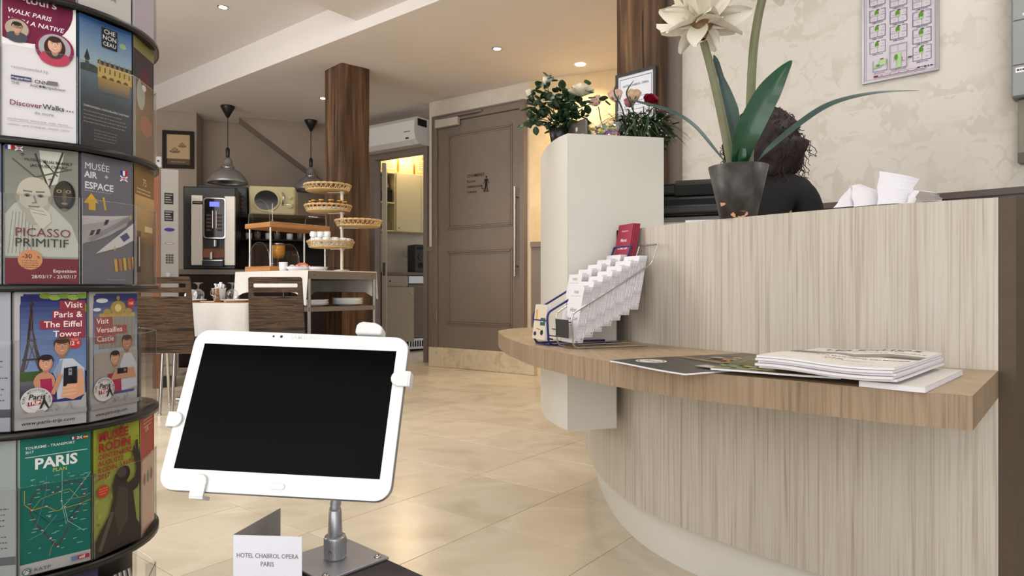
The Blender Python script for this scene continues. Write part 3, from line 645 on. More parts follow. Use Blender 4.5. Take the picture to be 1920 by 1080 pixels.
# picture
tp0, tp1 = WP.t(304, -.03), WP.t(363, -.03); tq = (tp0+tp1)/2; zp0, zp1 = WP.z(tq, 315, -.03), WP.z(tq, 245, -.03); W_, H_ = tp1-tp0, zp1-zp0
th = thing('framed_picture', 'framed sepia drawing of two coffee cups on the taupe pier', 'picture', M=WP.M @ Matrix.Translation((tp0, -.004, zp0)))
q = MB(); f_ = .04; q.bx(0, W_, -.025, 0, 0, f_); q.bx(0, W_, -.025, 0, H_-f_, H_); q.bx(0, f_, -.025, 0, f_, H_-f_); q.bx(W_-f_, W_, -.025, 0, f_, H_-f_); q.build('frame', 'dark_cabinet', th)
pr = Print(W_-2*f_, H_-2*f_, '#b89f78'); pr.rect(.0, .0, 1, .2, '#5c4a38')
for cx, cy, s_ in ((.35, .5, 1), (.66, .68, .8)):
    pr.ell(cx, cy-.06, .22*s_, .07*s_, '#4a3c30'); pr.ell(cx, cy-.05, .17*s_, .045*s_, '#a08a68'); pr.ell(cx, cy, .12*s_, .10*s_, '#4a3c30'); pr.ell(cx, cy+.0, .1*s_, .07*s_, '#8f7a5b'); pr.ell(cx, cy+.05*s_, .11*s_, .035*s_, '#c9b38a'); pr.ell(cx, cy+.05*s_, .08*s_, .02*s_, '#3c2c20')
pr.noise_lines(.2, .08, .6, 1, .1, '#a58a6a', .03, 2); pr.build('drawing', th, Matrix.Translation((f_, -.006, f_)) @ UPRIGHT)
# small white wall device
q = MB(); q.bx(0, .07, -.06, 0, 0, .13, bev=.01); th = thing('wall_sensor', 'small white sensor on the wall left of the framed picture', 'sensor', M=WP.M @ Matrix.Translation((WP.t(292, -.03), -.004, WP.z(WP.t(297), 316)))); q.build('casing', 'white_plastic', th); q = MB(); q.cyl((.035, -.061, .075), (.035, -.066, .075), .012, 10); q.build('lens', 'black_plastic', th)
# tall grey dispenser with keypad
D_ = 5.6; pA = P(300, 0, D_); pB = P(335, 0, D_); W_ = (pB.x-pA.x)*.90; zT = P(0, 316, D_).z
th = thing('dispenser_cabinet', 'tall grey metal cabinet with a keypad and two black notices left of the coffee machine', 'cabinet', (pA.x, D_, 0), math.radians(28))
q = MB(); q.bx(0, W_, 0, .5, .1, zT, bev=.004); q.build('body', 'grey_panel', th); q = MB(); q.bx(.02, W_-.02, .03, .47, .0, .1); q.build('plinth', 'dark_grey', th)
q = MB(); q.bx(-.055, -.001, -.01, .5, .0, zT+.0); q.build('side_panel', 'brown_panel', th)
def fy(y): return (P(0, y, D_).z-.1)/(zT-.1)
def fx(x): return (x-300)/35
KM = Matrix.Translation((0, -.0005, .1)) @ UPRIGHT
for y0, y1 in ((361, 382), (394, 414)):
    pr = Print(W_, zT-.1); pr.rect(fx(308), fy(y1), fx(325), fy(y0), '#1d1c20')
    for k_ in range(4): pr.rect(fx(309.5), fy(y1-3-k_*4.5), fx(323-k_ % 3*2), fy(y1-4.6-k_*4.5), '#8d8a88')
    pr.build('notice', th, KM)
pr = Print(W_, zT-.1); pr.ell(fx(317.5), fy(430), .28, .11, '#2e2b6e'); pr.build('oval_badge', th, KM)
pr = Print(W_, zT-.1); pr.ell(fx(317.5), fy(456), .26, .07, '#6b6764'); pr.ell(fx(317.5), fy(456), .2, .045, '#a19d98'); pr.build('slot_plate', th, KM)
q = MB()
for a in range(3):
    for b_ in range(4):
        q = MB(); xx = fx(312.5+a*5)*W_; zz_ = P(0, 478+b_*4.7, D_).z; q.bx(xx-.007, xx+.007, -.006, -.0005, zz_-.007, zz_+.007); q.build('key', 'dark_grey', th)
q = MB(); q.cyl((W_*.42, 0, P(0, 515, D_).z), (W_*.42, -.012, P(0, 515, D_).z), .018, 14); q.build('lock', 'chrome', th)
for y0, y1 in ((665, 684), (687, 704)):
    q = MB(); q.bx(.005, W_-.02, -.012, -.0005, P(0, y1, D_).z, P(0, y0, D_).z, bev=.003); q.build('drawer_front', 'grey_panel', th)

# ================================================================ COFFEE CORNER (hutch, machine, microwaves)
HD = 6.35; hx0, hx1 = P(322, 0, HD).x, P(612, 0, HD+.4).x
HF = Frame((hx0, HD), (hx0+.97, HD+.24)); HL = 1.62
cz2 = HF.z(.2, 505); sz2 = HF.z(.7, 402, .46)
th = thing('hutch', 'dark wood breakfast hutch with a raised shelf against the alcove wall', 'cabinet', M=HF.M)
q = MB(); q.bx(0, HL, .02, .92, .08, cz2-.05); q.build('body', 'dark_cabinet', th); q = MB(); q.bx(-.01, HL+.01, 0, .93, cz2-.05, cz2, bev=.003); q.build('worktop', 'taupe_counter', th)
q = MB(); q.bx(0, HL, .905, .925, cz2+.001, sz2); q.build('back_panel', 'dark_cabinet', th)
q = MB(); q.bx(.12, HL, .44, .904, sz2-.035, sz2); q.build('shelf', 'dark_cabinet', th); q = MB(); q.bx(HL-.03, HL, .44, .904, cz2+.001, sz2-.036); q.build('side_panel', 'dark_cabinet', th)
for i in range(3):
    q = MB(); q.bx(.01+i*HL/3, HL/3*(i+1)-.01, 0.002, .0195, .1, cz2-.06, bev=.003); dr = q.build('door', 'dark_cabinet', th); q = MB(); q.cyl((HL/3*(i+1)-.06, -.012, cz2-.3), (HL/3*(i+1)-.06, -.012, cz2-.15), .006, 8); q.build('handle', 'steel', dr)
q = MB(); q.bx(.44, HL-.031, .6, .904, cz2+.33, cz2+.345); q.build('jar_shelf', 'dark_cabinet', th)
for i, t_ in enumerate((.60, .69, .80, .89, 1.02, 1.13)):
    jz = cz2+.3455; q = MB(); q.lathe([(.0001, 0), (.036, 0), (.036, .10), (.028, .115)], 14); p = HF.w(t_, .70, jz); j = thing('storage_jar', 'glass storage jar on the small shelf beneath the microwaves', 'jar', p, group='jars under the microwaves'); q.build('glass_body', ('acrylic', 'glass')[i % 2], j); q = MB(); q.lathe([(.03, .115), (.032, .116), (.032, .14), (.0001, .14)], 14); q.build('lid', 'steel', j)
    q = MB(); q.lathe([(.0001, .003), (.033, .003), (.033, .07), (.0001, .07)], 12); q.build('contents', ('paper', 'taupe_paint')[i % 2], j)
# coffee machine
MW_, MH_ = .46, None
mt0, mt1 = HF.t(341, .04), HF.t(441, .04); MWd = mt1-mt0; mh = HF.z(.25, 349, .04)-cz2
th = thing('coffee_machine', 'black and steel bean-to-cup coffee machine with a blue display', 'coffee machine', M=HF.M @ Matrix.Translation((mt0, .04, cz2+.001)))
q = MB(); q.bx(0, MWd, .04, .36, 0, mh, bev=.012); q.build('body', 'black_plastic', th)
def cx_(x): return HF.t(x, .02)-mt0
def cyz(y): return HF.z(.25, y, .02)-cz2
for x0, x1 in ((358, 379), (420, 440)):
    q = MB(); q.bx(cx_(x0), cx_(x1), -.005, .039, .04, cyz(366), bev=.005); q.build('steel_column', 'pale_metal', th)
pr = Print(.09, .03, '#17161a'); pr.noise_lines(.12, .4, .8, 1, .1, '#b5a68f', .25, 2); pr.build('badge', th, Matrix.Translation((cx_(360), -.0065, cyz(383))) @ UPRIGHT)
x0, x1, y0, y1 = cx_(381), cx_(423), cyz(447), cyz(370); pw, ph = x1-x0, y1-y0
R0 = Matrix.Translation((x0+pw/2, -.012, y0+ph/2)) @ UPRIGHT
plate('bezel', [rrect(pw, ph, .03), rrect(pw-.02, ph-.02, .025)], .016, R0, 'chrome', th)
plate('control_panel', [rrect(pw-.02, ph-.02, .025)], .012, R0, 'dark_glass', th)
pr = Print(pw, ph)
for k_ in range(5):
    for s_ in (.14, .62): pr.rect(s_, .18+k_*.09, s_+.22, .235+k_*.09, '#54413a')
pr.build('selection_labels', th, Matrix.Translation((x0, -.0192, y0)) @ UPRIGHT)
q = MB(); q.bx(x0+pw*.28, x0+pw*.72, -.021, -.0188, y0+ph*.78, y0+ph*.90); q.build('display', 'lcd_blue', th)
q = MB()
for s_ in (.42, .58): q.cyl((x0+pw*s_, -.022, y0+ph*.25), (x0+pw*s_, -.022, y0+ph*.68), .009, 8)
q.build('light_bar', 'chrome', th)
q = MB(); q.bx(cx_(380), cx_(419), .005, .039, cyz(483), cyz(466)); q.build('cup_bay_back', 'brown_panel', th)
q = MB(); q.bx(cx_(380), cx_(419), -.05, .039, cyz(500), cyz(489), bev=.004); q.build('drip_tray', 'black_plastic', th)
q = MB(); q.bx(cx_(381), cx_(418), -.048, .035, cyz(489)+.001, cyz(487.5)); q.build('drip_grid', 'chrome', th)
q = MB(); q.cyl((cx_(403), -.02, cyz(450)), (cx_(403), -.02, cyz(462)), .02, 10); q.build('spout', 'chrome', th); q = MB(); q.cyl((cx_(396), -.02, cyz(486)), (cx_(396), -.02, cyz(473)), .018, 10); q.build('steam_nozzle', 'chrome', th)
# microwaves
a_, b2_ = HF.t(372, .46), HF.t(463, .46); z0_, z1_ = sz2+.001, HF.z(.7, 350, .46)
th = thing('microwave', 'black microwave on the raised shelf behind the coffee machine', 'microwave', M=HF.M @ Matrix.Translation((a_, .46, z0_))); W_, H_ = b2_-a_, z1_-z0_
q = MB(); q.bx(0, W_, .02, .4, 0, H_, bev=.006); q.build('casing', 'dark_grey', th); q = MB(); q.bx(.01, W_*.78, 0, .02, .02, H_-.02, bev=.004); dr = q.build('door', 'dark_glass', th); q = MB(); q.bx(W_*.74, W_*.76, -.015, -.0005, .04, H_-.04); q.build('door_handle', 'black_plastic', dr)
q = MB(); q.bx(W_*.80, W_-.008, .004, .019, .02, H_-.02, bev=.003); dr = q.build('control_panel', 'black_plastic', th)
pr = Print(W_*.16, H_-.06)
for k_ in range(4): pr.ell(.5, .2+k_*.18, .14, .14, ('#a8481f', '#5a5a66')[k_ % 2], 10)
pr.build('buttons', dr, Matrix.Translation((W_*.82, .0035, .03)) @ UPRIGHT)
a_, b2_ = HF.t(464, .45)+.008, HF.t(553, .45)
th = thing('microwave', 'cream rounded-window microwave on the shelf beside the black one', 'microwave', M=HF.M @ Matrix.Translation((a_, .45, z0_))); W_ = b2_-a_; H_ = HF.z(.9, 349, .45)-z0_
q = MB(); q.bx(0, W_, .02, .42, 0, H_, bev=.02); q.build('casing', 'cream_plastic', th)
el_ = [(W_*.38+W_*.29*math.cos(2*PI*i/36), H_*.5+H_*.40*math.sin(2*PI*i/36)) for i in range(36)]; el2 = [(W_*.38+W_*.255*math.cos(2*PI*i/36), H_*.5+H_*.345*math.sin(2*PI*i/36)) for i in range(36)]
plate('door_ring', [el_, el2], .02, Matrix.Translation((0, .012, 0)) @ UPRIGHT, 'cream_plastic', th); plate('door_window', [el2], .012, Matrix.Translation((0, .014, 0)) @ UPRIGHT, 'dark_glass', th)
q = MB(); q.tube(smooth_path([(W_*.72, .02, H_*.78), (W_*.75, -.02, H_*.7), (W_*.75, -.02, H_*.45), (W_*.72, .02, H_*.35)], 5), .009, 8); q.build('door_handle', 'chrome', th)
q = MB(); q.cyl((W_*.89, .02, H_*.33), (W_*.89, -.006, H_*.33), .028, 16); q.cyl((W_*.89, .02, H_*.62), (W_*.89, -.006, H_*.62), .02, 16); q.build('timer_knob', 'cream_plastic', th)
# ================================================================ BREAKFAST TABLE
TX, TY = -2.27, 5.15
th = thing('breakfast_table', 'square breakfast table under a white cloth behind the two striped chairs', 'table', (TX, TY, 0), -.12)
q = MB(); q.bx(-.42, .42, -.36, .36, .715, .737, bev=.004); q.build('tabletop', 'beech_board', th)
for sx, sy in ((-.05, 0), (.05, 0)): q = MB(); q.cyl((sx, 0, .02), (sx, 0, .715), .036, 16); q.build('pedestal_leg', 'chrome', th)
q = MB(); q.bx(-.25, .25, -.2, .2, 0, .02, bev=.008); q.build('base_plate', 'steel', th)
def cloth_mesh(hx, hy, z, drop, seed=1, th_=.002, cols=26, amp=.016, corner=.10, sides=(1, 1, 1, 1)):
    """square cloth: flat top, hanging sides with folds and pointed corners"""
    q = MB(); rr = random.Random(seed); per = []
    n = cols
    for (ax, ay, bx_, by_) in ((-hx, -hy, hx, -hy), (hx, -hy, hx, hy), (hx, hy, -hx, hy), (-hx, hy, -hx, -hy)):
        for i in range(n): t = i/n; per.append((ax+(bx_-ax)*t, ay+(by_-ay)*t, t))
    m = len(per); vs = []; rows = 6
    for r in range(rows+1):
        f = r/rows
        for i, (x, y, t) in enumerate(per):
            cs = abs(t-.5)*2; cs = cs**6; dr = drop*(1+corner/drop*cs)*f
            sd = i//n; nx, ny = ((0, -1), (1, 0), (0, 1), (-1, 0))[sd]
            cx, cy = x/hx, y/hy; dl = math.hypot(cx, cy); ox, oy = (nx*(1-cs)+cx/dl*cs, ny*(1-cs)+cy/dl*cs)
            wv = amp*f*(math.sin(i*1.05+seed)+.6*math.sin(i*.43+2*seed))+.008+.012*cs*f*3
            vs.append((x+ox*(wv+.004), y+oy*(wv+.004), z-dr))
    fs = [(r*m+i, r*m+(i+1) % m, (r+1)*m+(i+1) % m, (r+1)*m+i) for r in range(rows) for i in range(m)]
    q.add([(v[0], v[1], v[2]) for v in vs], [f[::-1] for f in fs], True); q.add([vs[i] for i in range(m)], [list(range(m))], False); return q
o = cloth_mesh(.425, .365, .7395, .24, 3).build('tablecloth', 'cloth', None, 'white tablecloth with hanging corners on the breakfast table', 'tablecloth'); o.matrix_basis = Matrix.Translation((TX, TY, 0)) @ Matrix.Rotation(-.12, 4, 'Z'); MW[o.name] = o.matrix_basis
def on_table(dx, dy, z=.7405): c, s = math.cos(-.12), math.sin(-.12); return (TX+dx*c-dy*s, TY+dx*s+dy*c, z)
for dx, dy, lab in ((-.16, -.18, 'tan placemat at the left place on the breakfast table'), (.22, -.16, 'tan placemat at the right place on the breakfast table')):
    q = MB(); q.bx(-.17, .17, -.12, .12, 0, .003, bev=.001); solo(q, 'placemat', 'beech_board', lab, 'placemat', (0, 0, 0)).matrix_basis = Matrix.Translation(on_table(dx, dy)) @ Matrix.Rotation(-.12, 4, 'Z')
def saucer(q, r, z=0): q.lathe([(.0001, z+.002), (r*.55, z+.002), (r*.6, z), (r*.62, z+.004), (r*.95, z+.014), (r, z+.018), (r*.98, z+.020), (r*.6, z+.008), (.0001, z+.007)], 28, cap=False); return q
for (px_, dx, dy, lab) in ((0, -.16, -.16, 'white plate with a folded napkin at the left place'), (1, .22, -.14, 'white plate at the right place beside the metal bucket')):
    q = saucer(MB(), .125); solo(q, 'plate', 'ceramic', lab, 'plate', (0, 0, 0)).matrix_basis = Matrix.Translation(on_table(dx, dy, .7445))
def goblet(x, y, label):
    th = thing('wine_glass', label, 'glass', on_table(x, y, .766), group=None)
    q = MB(); q.lathe([(.040, 0), (.044, .03), (.040, .055), (.020, .072), (.006, .078), (.004, .085), (.006, .105), (.018, .118), (.034, .121), (.034, .124), (.0001, .126)], 22, cap=False); q.build('glass_body', 'glass', th)
    q = MB(); q.tube([(.040*math.cos(a*PI/12), .040*math.sin(a*PI/12), 0) for a in range(24)], .0018, 6, True); q.build('rim', 'glass', th); return th
goblet(-.06, -.2, 'stemmed glass turned upside down on the left plate'); goblet(.20, -.18, 'stemmed glass turned upside down nearer the right chair')
th = thing('coffee_cup', 'white cup lying on its side on the left plate', 'cup', M=Matrix.Translation(on_table(-.17, -.14, .795)) @ Matrix.Rotation(1.45, 4, 'Y') @ Matrix.Rotation(.4, 4, 'X'))
q = MB(); q.lathe([(.0001, -.03), (.02, -.03), (.034, 0), (.040, .04), (.037, .04), (.031, .002), (.0001, -.024)], 20, cap=False); q.build('cup_body', 'ceramic', th); q = MB(); q.tube(smooth_path([(.036, 0, .03), (.062, 0, .02), (.058, 0, -.01), (.028, 0, -.015)], 5), .004, 6); q.build('handle', 'ceramic', th)
th = thing('sugar_bucket', 'small steel bucket filled with sugar sachets on the breakfast table', 'bucket', on_table(.07, -.14, .7445))
q = MB(); q.lathe([(.0001, 0), (.036, 0), (.050, .10), (.054, .102), (.054, .106), (.047, .104), (.034, .004), (.0001, .004)], 28, cap=False); q.build('bucket_body', 'chrome', th)
q = MB(); q.tube(smooth_path([(-.052, -.01, .09), (-.045, -.035, .06), (-.02, -.045, .045), (.02, -.045, .03)], 6), .0022, 6); q.build('swing_handle', 'chrome', th)
for i in range(12):
    a = i*2.4; r = .008+.0028*i; q = MB(); q.box((r*math.cos(a), r*math.sin(a), .105+R_.uniform(0, .02)), (.012, .004, .05), R=Matrix.Rotation(a, 4, 'Z') @ Matrix.Rotation(R_.uniform(-.5, .5), 4, 'Y')); q.build('sugar_sachet', 'paper', th)
# ================================================================ CHAIRS
def chair(loc, rz, label, legx=.15):
    th = thing('dining_chair', label, 'chair', loc, rz, group='striped dark wood dining chairs')
    w_, zb, zt = .385, .415, .925; hw = w_/2
    ol = [(-hw+.0, zb), (hw, zb), (hw-.012, zt-.01), (hw-.024, zt), (-hw+.024, zt), (-hw+.012, zt-.01)]
    s1 = rrect(w_-.085, .026, .008, cy=zt-.058); s2 = rrect(w_-.085, .026, .008, cy=zt-.118)
    # back panel, leaning a little back
    M = Matrix.Translation((0, 0, 0)) @ UPRIGHT
    me = plate_mesh('backrest', [ol, s1, s2], .014, .002)
    me.transform(UPRIGHT)
    for v in me.vertices: v.co.y += -(v.co.z-zb)*.10 + (v.co.x/hw)**2*.0
    obj('backrest', me, 'zebrano', th)
    q = MB(); q.box((0, .22, .438), (.39, .36, .016), bev=.007); q.build('seat', 'zebrano', th)
    q = MB(); q.tube(fillet([(-.19, .03, .418), (.19, .03, .418), (.19, .38, .418), (-.19, .38, .418)], .03, closed=True), .009, 8, True); q.build('seat_frame', 'chrome', th)
    for sx, y0, y1 in ((-legx, .03, -.01), (legx, .03, -.01), (-.17, .36, .40), (.17, .36, .40)):
        q = MB(); q.cyl((sx, y0, .41), (sx, y1, .004), .011, 12); q.lathe([(.013, 0), (.013, .008), (.0001, .008)], 10, (sx, y1, 0)); q.build('leg', 'chrome', th)
    q = MB()
    for sx in (-.1, .1): q.cyl((sx, .012, .42), (sx, .012, .46), .012, 8)
    q.build('back_bracket', 'pale_metal', th)
    return th
chair((P(309, 0, 4.4).x, 4.42, 0), .03, 'striped dark wood dining chair with slotted back beside the brochure carousel', .04)
chair((P(521, 0, 4.5).x, 4.5, 0), 0.0, 'striped dark wood dining chair in front of the buffet trolley, behind the tablet')
# ================================================================ BUFFET TROLLEY
N0 = Vector((-1.536, 5.0)); eR = Vector((.6, .8)); eL = Vector((-.8, .6)); TWd, TLn, TZ = .665, 1.0, .985
TM = Matrix.Translation((N0.x, N0.y, 0)) @ Matrix.Rotation(math.atan2(.8, .6), 4, 'Z')   # local x = eR, local y = eL
th = thing('buffet_trolley', 'grey metal buffet trolley with chrome legs and plate shelves in front of the oak post', 'trolley', M=TM)
for x, y in ((.012, .012), (TWd-.012, .012), (.012, TLn-.012), (TWd-.012, TLn-.012)):
    q = MB(); q.cyl((x, y, .05), (x, y, TZ-.06), .013, 12); lg = q.build('leg', 'satin_alu', th); q = MB(); q.cyl((x-.01, y, .03), (x+.01, y, .03), .03, 14); q.build('castor', 'dark_grey', lg)
for z, nm in ((TZ-.008, 'top_tray'), (.705, 'shelf'), (.22, 'shelf')):
    q = MB(); hgt = .058 if nm == 'top_tray' else .035
    q.bx(0, TWd, 0, .012, z-hgt, z); q.bx(0, TWd, TLn-.012, TLn, z-hgt, z); q.bx(0, .012, .012, TLn-.012, z-hgt, z); q.bx(TWd-.012, TWd, .012, TLn-.012, z-hgt, z); q.bx(.012, TWd-.012, .012, TLn-.012, z-.012, z-.002); q.build(nm, 'trolley_grey', th)
q = MB()
for x in (.05, TWd-.05): q.cyl((x, -.0005, TZ-.035), (x, -.004, TZ-.035), .004, 8)
q.build('screw', 'dark_grey', th)
# cloth on the trolley: top sheet and long side hanging over the left and far sides
q = MB(); q.bx(-.002, TWd+.002, -.002, TLn+.002, TZ-.006, TZ+.001); vs = []
def hang(p0, p1, nrm, drop, seed, dips=((0, .0), (1, .0)), n=26):
    def fn(u, v):
        p = p0+(p1-p0)*u; k = sum(a*math.exp(-((u-c)/.09)**2) for c, a in dips); dz = (drop+k)*v
        o = nrm*(.004+.012*v*(1+math.sin(u*19+seed)+.5*math.sin(u*43)))
        return (p.x+o.x, p.y+o.y, TZ+.0008-dz)
    q.grid(fn, n, 5)
hang(Vector((-.003, -.003)), Vector((-.003, TLn)), Vector((-1, 0)), .17, 1, ((0, .1), (1, .06)))
hang(Vector((TWd+.003, .0)), Vector((TWd+.003, TLn)), Vector((1, 0)), .17, 3, ((0, .06), (1, .06)))
hang(Vector((-.0, TLn+.003)), Vector((TWd, TLn+.003)), Vector((0, 1)), .17, 5, ((0, .05), (1, .05)))
cl = q.build('tablecloth', 'cloth', None, 'white tablecloth hanging over the sides of the buffet trolley', 'tablecloth'); cl.matrix_basis = TM; MW[cl.name] = TM
def onT(x, y, z=0): return TM @ Vector((x, y, TZ+.0015+z))
# plates on the shelf
def plate_stack(n, r, x, y, z, word, dz=.011):
    for k in range(n):
        q = saucer(MB(), r); o = solo(q, 'plate', 'ceramic', 'white plate in the %s, %s' % (word, ('bottom one', 'second from bottom', 'third from bottom', 'fourth from bottom', 'fifth from bottom', 'top one')[k if k < n-1 else 5]), 'plate', (0, 0, 0), group='plates in the '+word); o.matrix_basis = TM @ Matrix.Translation((x+R_.uniform(-.003, .003), y, z+.0005+k*dz))
plate_stack(5, .125, .48, .14, .705, 'large stack on the trolley shelf')
plate_stack(4, .115, .18, .18, .705, 'smaller stack on the trolley shelf')
plate_stack(3, .085, .26, .25, TZ+.0012, 'small stack on the trolley top', .007)
plate_stack(2, .13, .33, .32, .22, 'pile on the bottom shelf')
# display case: boards, posts, domes
BW, BD = .60, .36
cm = TM @ Matrix.Translation((.03, .56, TZ+.002))
th = thing('pastry_display', 'two-tier wooden pastry display with clear domes on the buffet trolley', 'display case', M=cm)
ubz = EYE-(427-540)/F*5.45-(TZ+.002)
for z, nm in ((0, 'lower_board'), (ubz, 'upper_board')):
    q = MB(); q.bx(0, BW if z else .34, 0, BD, z, z+.042, bev=.006); q.build(nm, 'beech_board', th)
for x, y in ((.03, .03), (.03, BD-.03), (BW-.03, .03), (BW-.03, BD-.03)):
    q = MB(); q.cyl((x, y, .0425 if x < .3 else 0), (x, y, ubz-.0005), .009, 12); q.build('support_post', 'chrome', th)
for z, L0, L1, H in ((ubz+.043, .02, BW-.02, .19), (.043, .02, .30, .20)):
    q = MB()
    def fn(u, v):
        a = PI*u; return (L0+(L1-L0)*v, BD/2-(BD/2-.025)*math.cos(a), z+H*math.sin(a)**.8)
    q.grid(fn, 18, 6); cv = q.build('dome_cover', 'acrylic', th)
    for x in (L0, L1):
        q = MB(); arc = [(x, BD/2-(BD/2-.025)*math.cos(PI*i/18), z+H*math.sin(PI*i/18)**.8) for i in range(19)]
        q.tube(arc, .003, 6); q.build('dome_edge', 'glass', cv)
        q = MB(); q.add([(x, BD/2, z)]+arc, [(0, i, i+1) for i in range(1, 19)]); q.build('dome_end', 'acrylic', cv)
    q = MB(); q.cyl((L0+.06, .08, z), (L0+.06, .08, z+H*.85), .0025, 6); q.ball((L0+.06, .08, z+.02), .009, 8); q.build('dome_pin', 'chrome', cv)
q = MB(); q.tube([(0, 0, ubz+.044), (BW, 0, ubz+.044)], .003, 6); q.build('board_rail', 'chrome', th)
# mug, napkin dish, jar
def mug(M, r, h, label, group=None, src=None, mt='ceramic'):
    th = thing('mug' if r > .03 else 'coffee_cup', label, 'cup', M=M, group=group); q = MB(); q.lathe([(.0001, 0), (r*.8, 0), (r*.95, h*.25), (r, h), (r*.92, h), (r*.86, h*.3), (.0001, h*.08)], 18, cap=False); q.build('cup_body', mt, th)
    q = MB(); q.tube(smooth_path([(r*.95, 0, h*.85), (r*1.6, 0, h*.75), (r*1.55, 0, h*.35), (r*.93, 0, h*.25)], 4), r*.12, 6); q.build('handle', mt, th); return th
mug(Matrix.Translation(onT(.05, .40)) @ Matrix.Rotation(2.4, 4, 'Z'), .034, .07, 'white mug on the buffet trolley beside the wooden display')
th = thing('pastry_dish', 'white oblong dish with napkins and a pastry on the buffet trolley', 'dish', M=Matrix.Translation(onT(.12, .30)) @ Matrix.Rotation(.93, 4, 'Z'))
q = MB(); q.lathe([(.0001, 0), (.08, 0), (.11, .03), (.106, .032), (.078, .006), (.0001, .006)], 24, cap=False, sy=.6); q.build('dish_body', 'ceramic', th)
o = thing('croissant', 'orange-brown pastry lying on the napkins in the white dish', 'pastry', M=Matrix.Translation(onT(.14, .28, .035))); q = MB(); q.tube(smooth_path([(-.05, 0, 0), (-.02, .02, .012), (.02, .02, .012), (.05, 0, 0)], 5), [.004, .008, .012, .015, .017, .018, .018, .018, .018, .018, .017, .015, .012, .010, .006, .003], 8); q.build('pastry_body', 'croissant', o)
for i, (x, y, rz) in enumerate(((.10, .33, .3), (.15, .30, 1.2), (.17, .26, .8))):
    q = MB(); q.grid(lambda u, v: ((u-.5)*.08, (v-.5)*.06, .012*math.sin(u*5+i)+.008*math.cos(v*6)), 8, 6); solo(q, 'napkin', 'paper', 'crumpled white paper napkin in the oblong dish', 'napkin', (0, 0, 0), group='napkins in the dish').matrix_basis = Matrix.Translation(onT(x, y, .03)) @ Matrix.Rotation(rz, 4, 'Z')
jp = HF.w(.62, .3, cz2+.001)
th = thing('juice_dispenser', 'amber juice dispenser with a tap behind the wooden display', 'dispenser', (P(522, 0, jp.y).x, jp.y, jp.z)); zz = P(0, 485, jp.y).z-jp.z; zh = P(0, 460, jp.y).z-jp.z
q = MB(); q.lathe([(.0001, 0), (.07, 0), (.07, .02), (.012, .03), (.012, zz), (.0001, zz)], 18); q.build('stand', 'dark_grey', th); q = MB(); q.lathe([(.0001, zz), (.05, zz+.005), (.065, zz+.05), (.065, zh), (.0001, zh)], 20); q.build('juice_body', 'amber', th); q = MB(); q.lathe([(.068, zh), (.068, zh+.02), (.0001, zh+.024)], 20); q.build('lid', 'chrome', th); q = MB(); q.cyl((.05, -.03, zz+.03), (.07, -.06, zz+.01), .009, 8); q.build('tap', 'chrome', th)
# basket stand
PX = TM @ Vector((.35, .05, TZ+.0015)); PXD = PX.y; px_pole = 960+PX.x/PXD*F
th = thing('basket_stand', 'cream pole stand carrying four wicker baskets on the buffet trolley', 'stand', PX)
q = MB(); q.lathe([(.0001, 0), (.06, 0), (.06, .008), (.014, .012), (.0001, .012)], 24); q.build('foot', 'pale_metal', th)
ztop = P(0, 352, PXD).z-PX.z; q = MB(); q.cyl((0, 0, .012), (0, 0, ztop), .0125, 14); q.build('pole', 'pale_metal', th)
def basket(M, r, h, label):
    th = thing('wicker_basket', label, 'basket', M=M, group='wicker baskets on the pole stand')
    q = MB(); q.lathe([(.0001, .0), (r*.86, .0), (r*.88, .006), (.0001, .006)], 36, cap=False); q.build('base_disc', 'wicker', th)
    q = MB(); q.tube([(r*.89*math.cos(2*PI*i/40), r*.89*math.sin(2*PI*i/40), .006) for i in range(40)], .006, 6, True); q.build('bottom_ring', 'wicker', th)
    q = MB()
    for k in range(2): q.tube([((r-.002*k)*math.cos(2*PI*i/72), (r-.002*k)*math.sin(2*PI*i/72), h-.004+.004*math.sin(2*PI*i*12/72+k*PI)) for i in range(72)], .005, 6, True)
    q.build('rim', 'wicker', th)
    q = MB(); n = 30
    for i in range(n):
        for s_ in (-1, 1):
            pts = []
            for k in range(5): f = k/4; a = 2*PI*(i+s_*f*.9)/n; rr_ = r*(.89+.11*f)+s_*.002; pts.append((rr_*math.cos(a), rr_*math.sin(a), .006+(h-.008)*f))
            q.tube(pts, .0032, 4)
    q.build('weave', 'wicker', th, kind='stuff'); return th
BK = []
for (xc, yb, label, dep) in ((613, 357, 'top wicker basket of the pole stand', 0), (614, 396, 'second wicker basket from the top, holding gold-lidded jam jars', 0), (671, 424, 'third wicker basket, sticking out to the right of the pole', 0), (619, 464, 'lowest wicker basket, filled with small white cups', 0)):
    D = PXD+.0; X = (xc-960)/F*D; off = X-PX.x; side = -1 if off < 0 else 1
    # basket sits tangent to the pole
    r = .185; dy = -.10; zb = P(0, yb, D-.05).z
    th_b = basket(Matrix.Translation((X, D+.02, zb)), r, .052, label); BK.append((Vector((X, D+.02, zb)), r))
    q = MB(); q.cyl((0, 0, zb-PX.z-.008), (X-PX.x, .02, zb-PX.z-.008), .006, 8); q.cyl((0, 0, zb-PX.z-.02), (0, 0, zb-PX.z-.001), .02, 12); q.build('bracket', 'pale_metal', th)
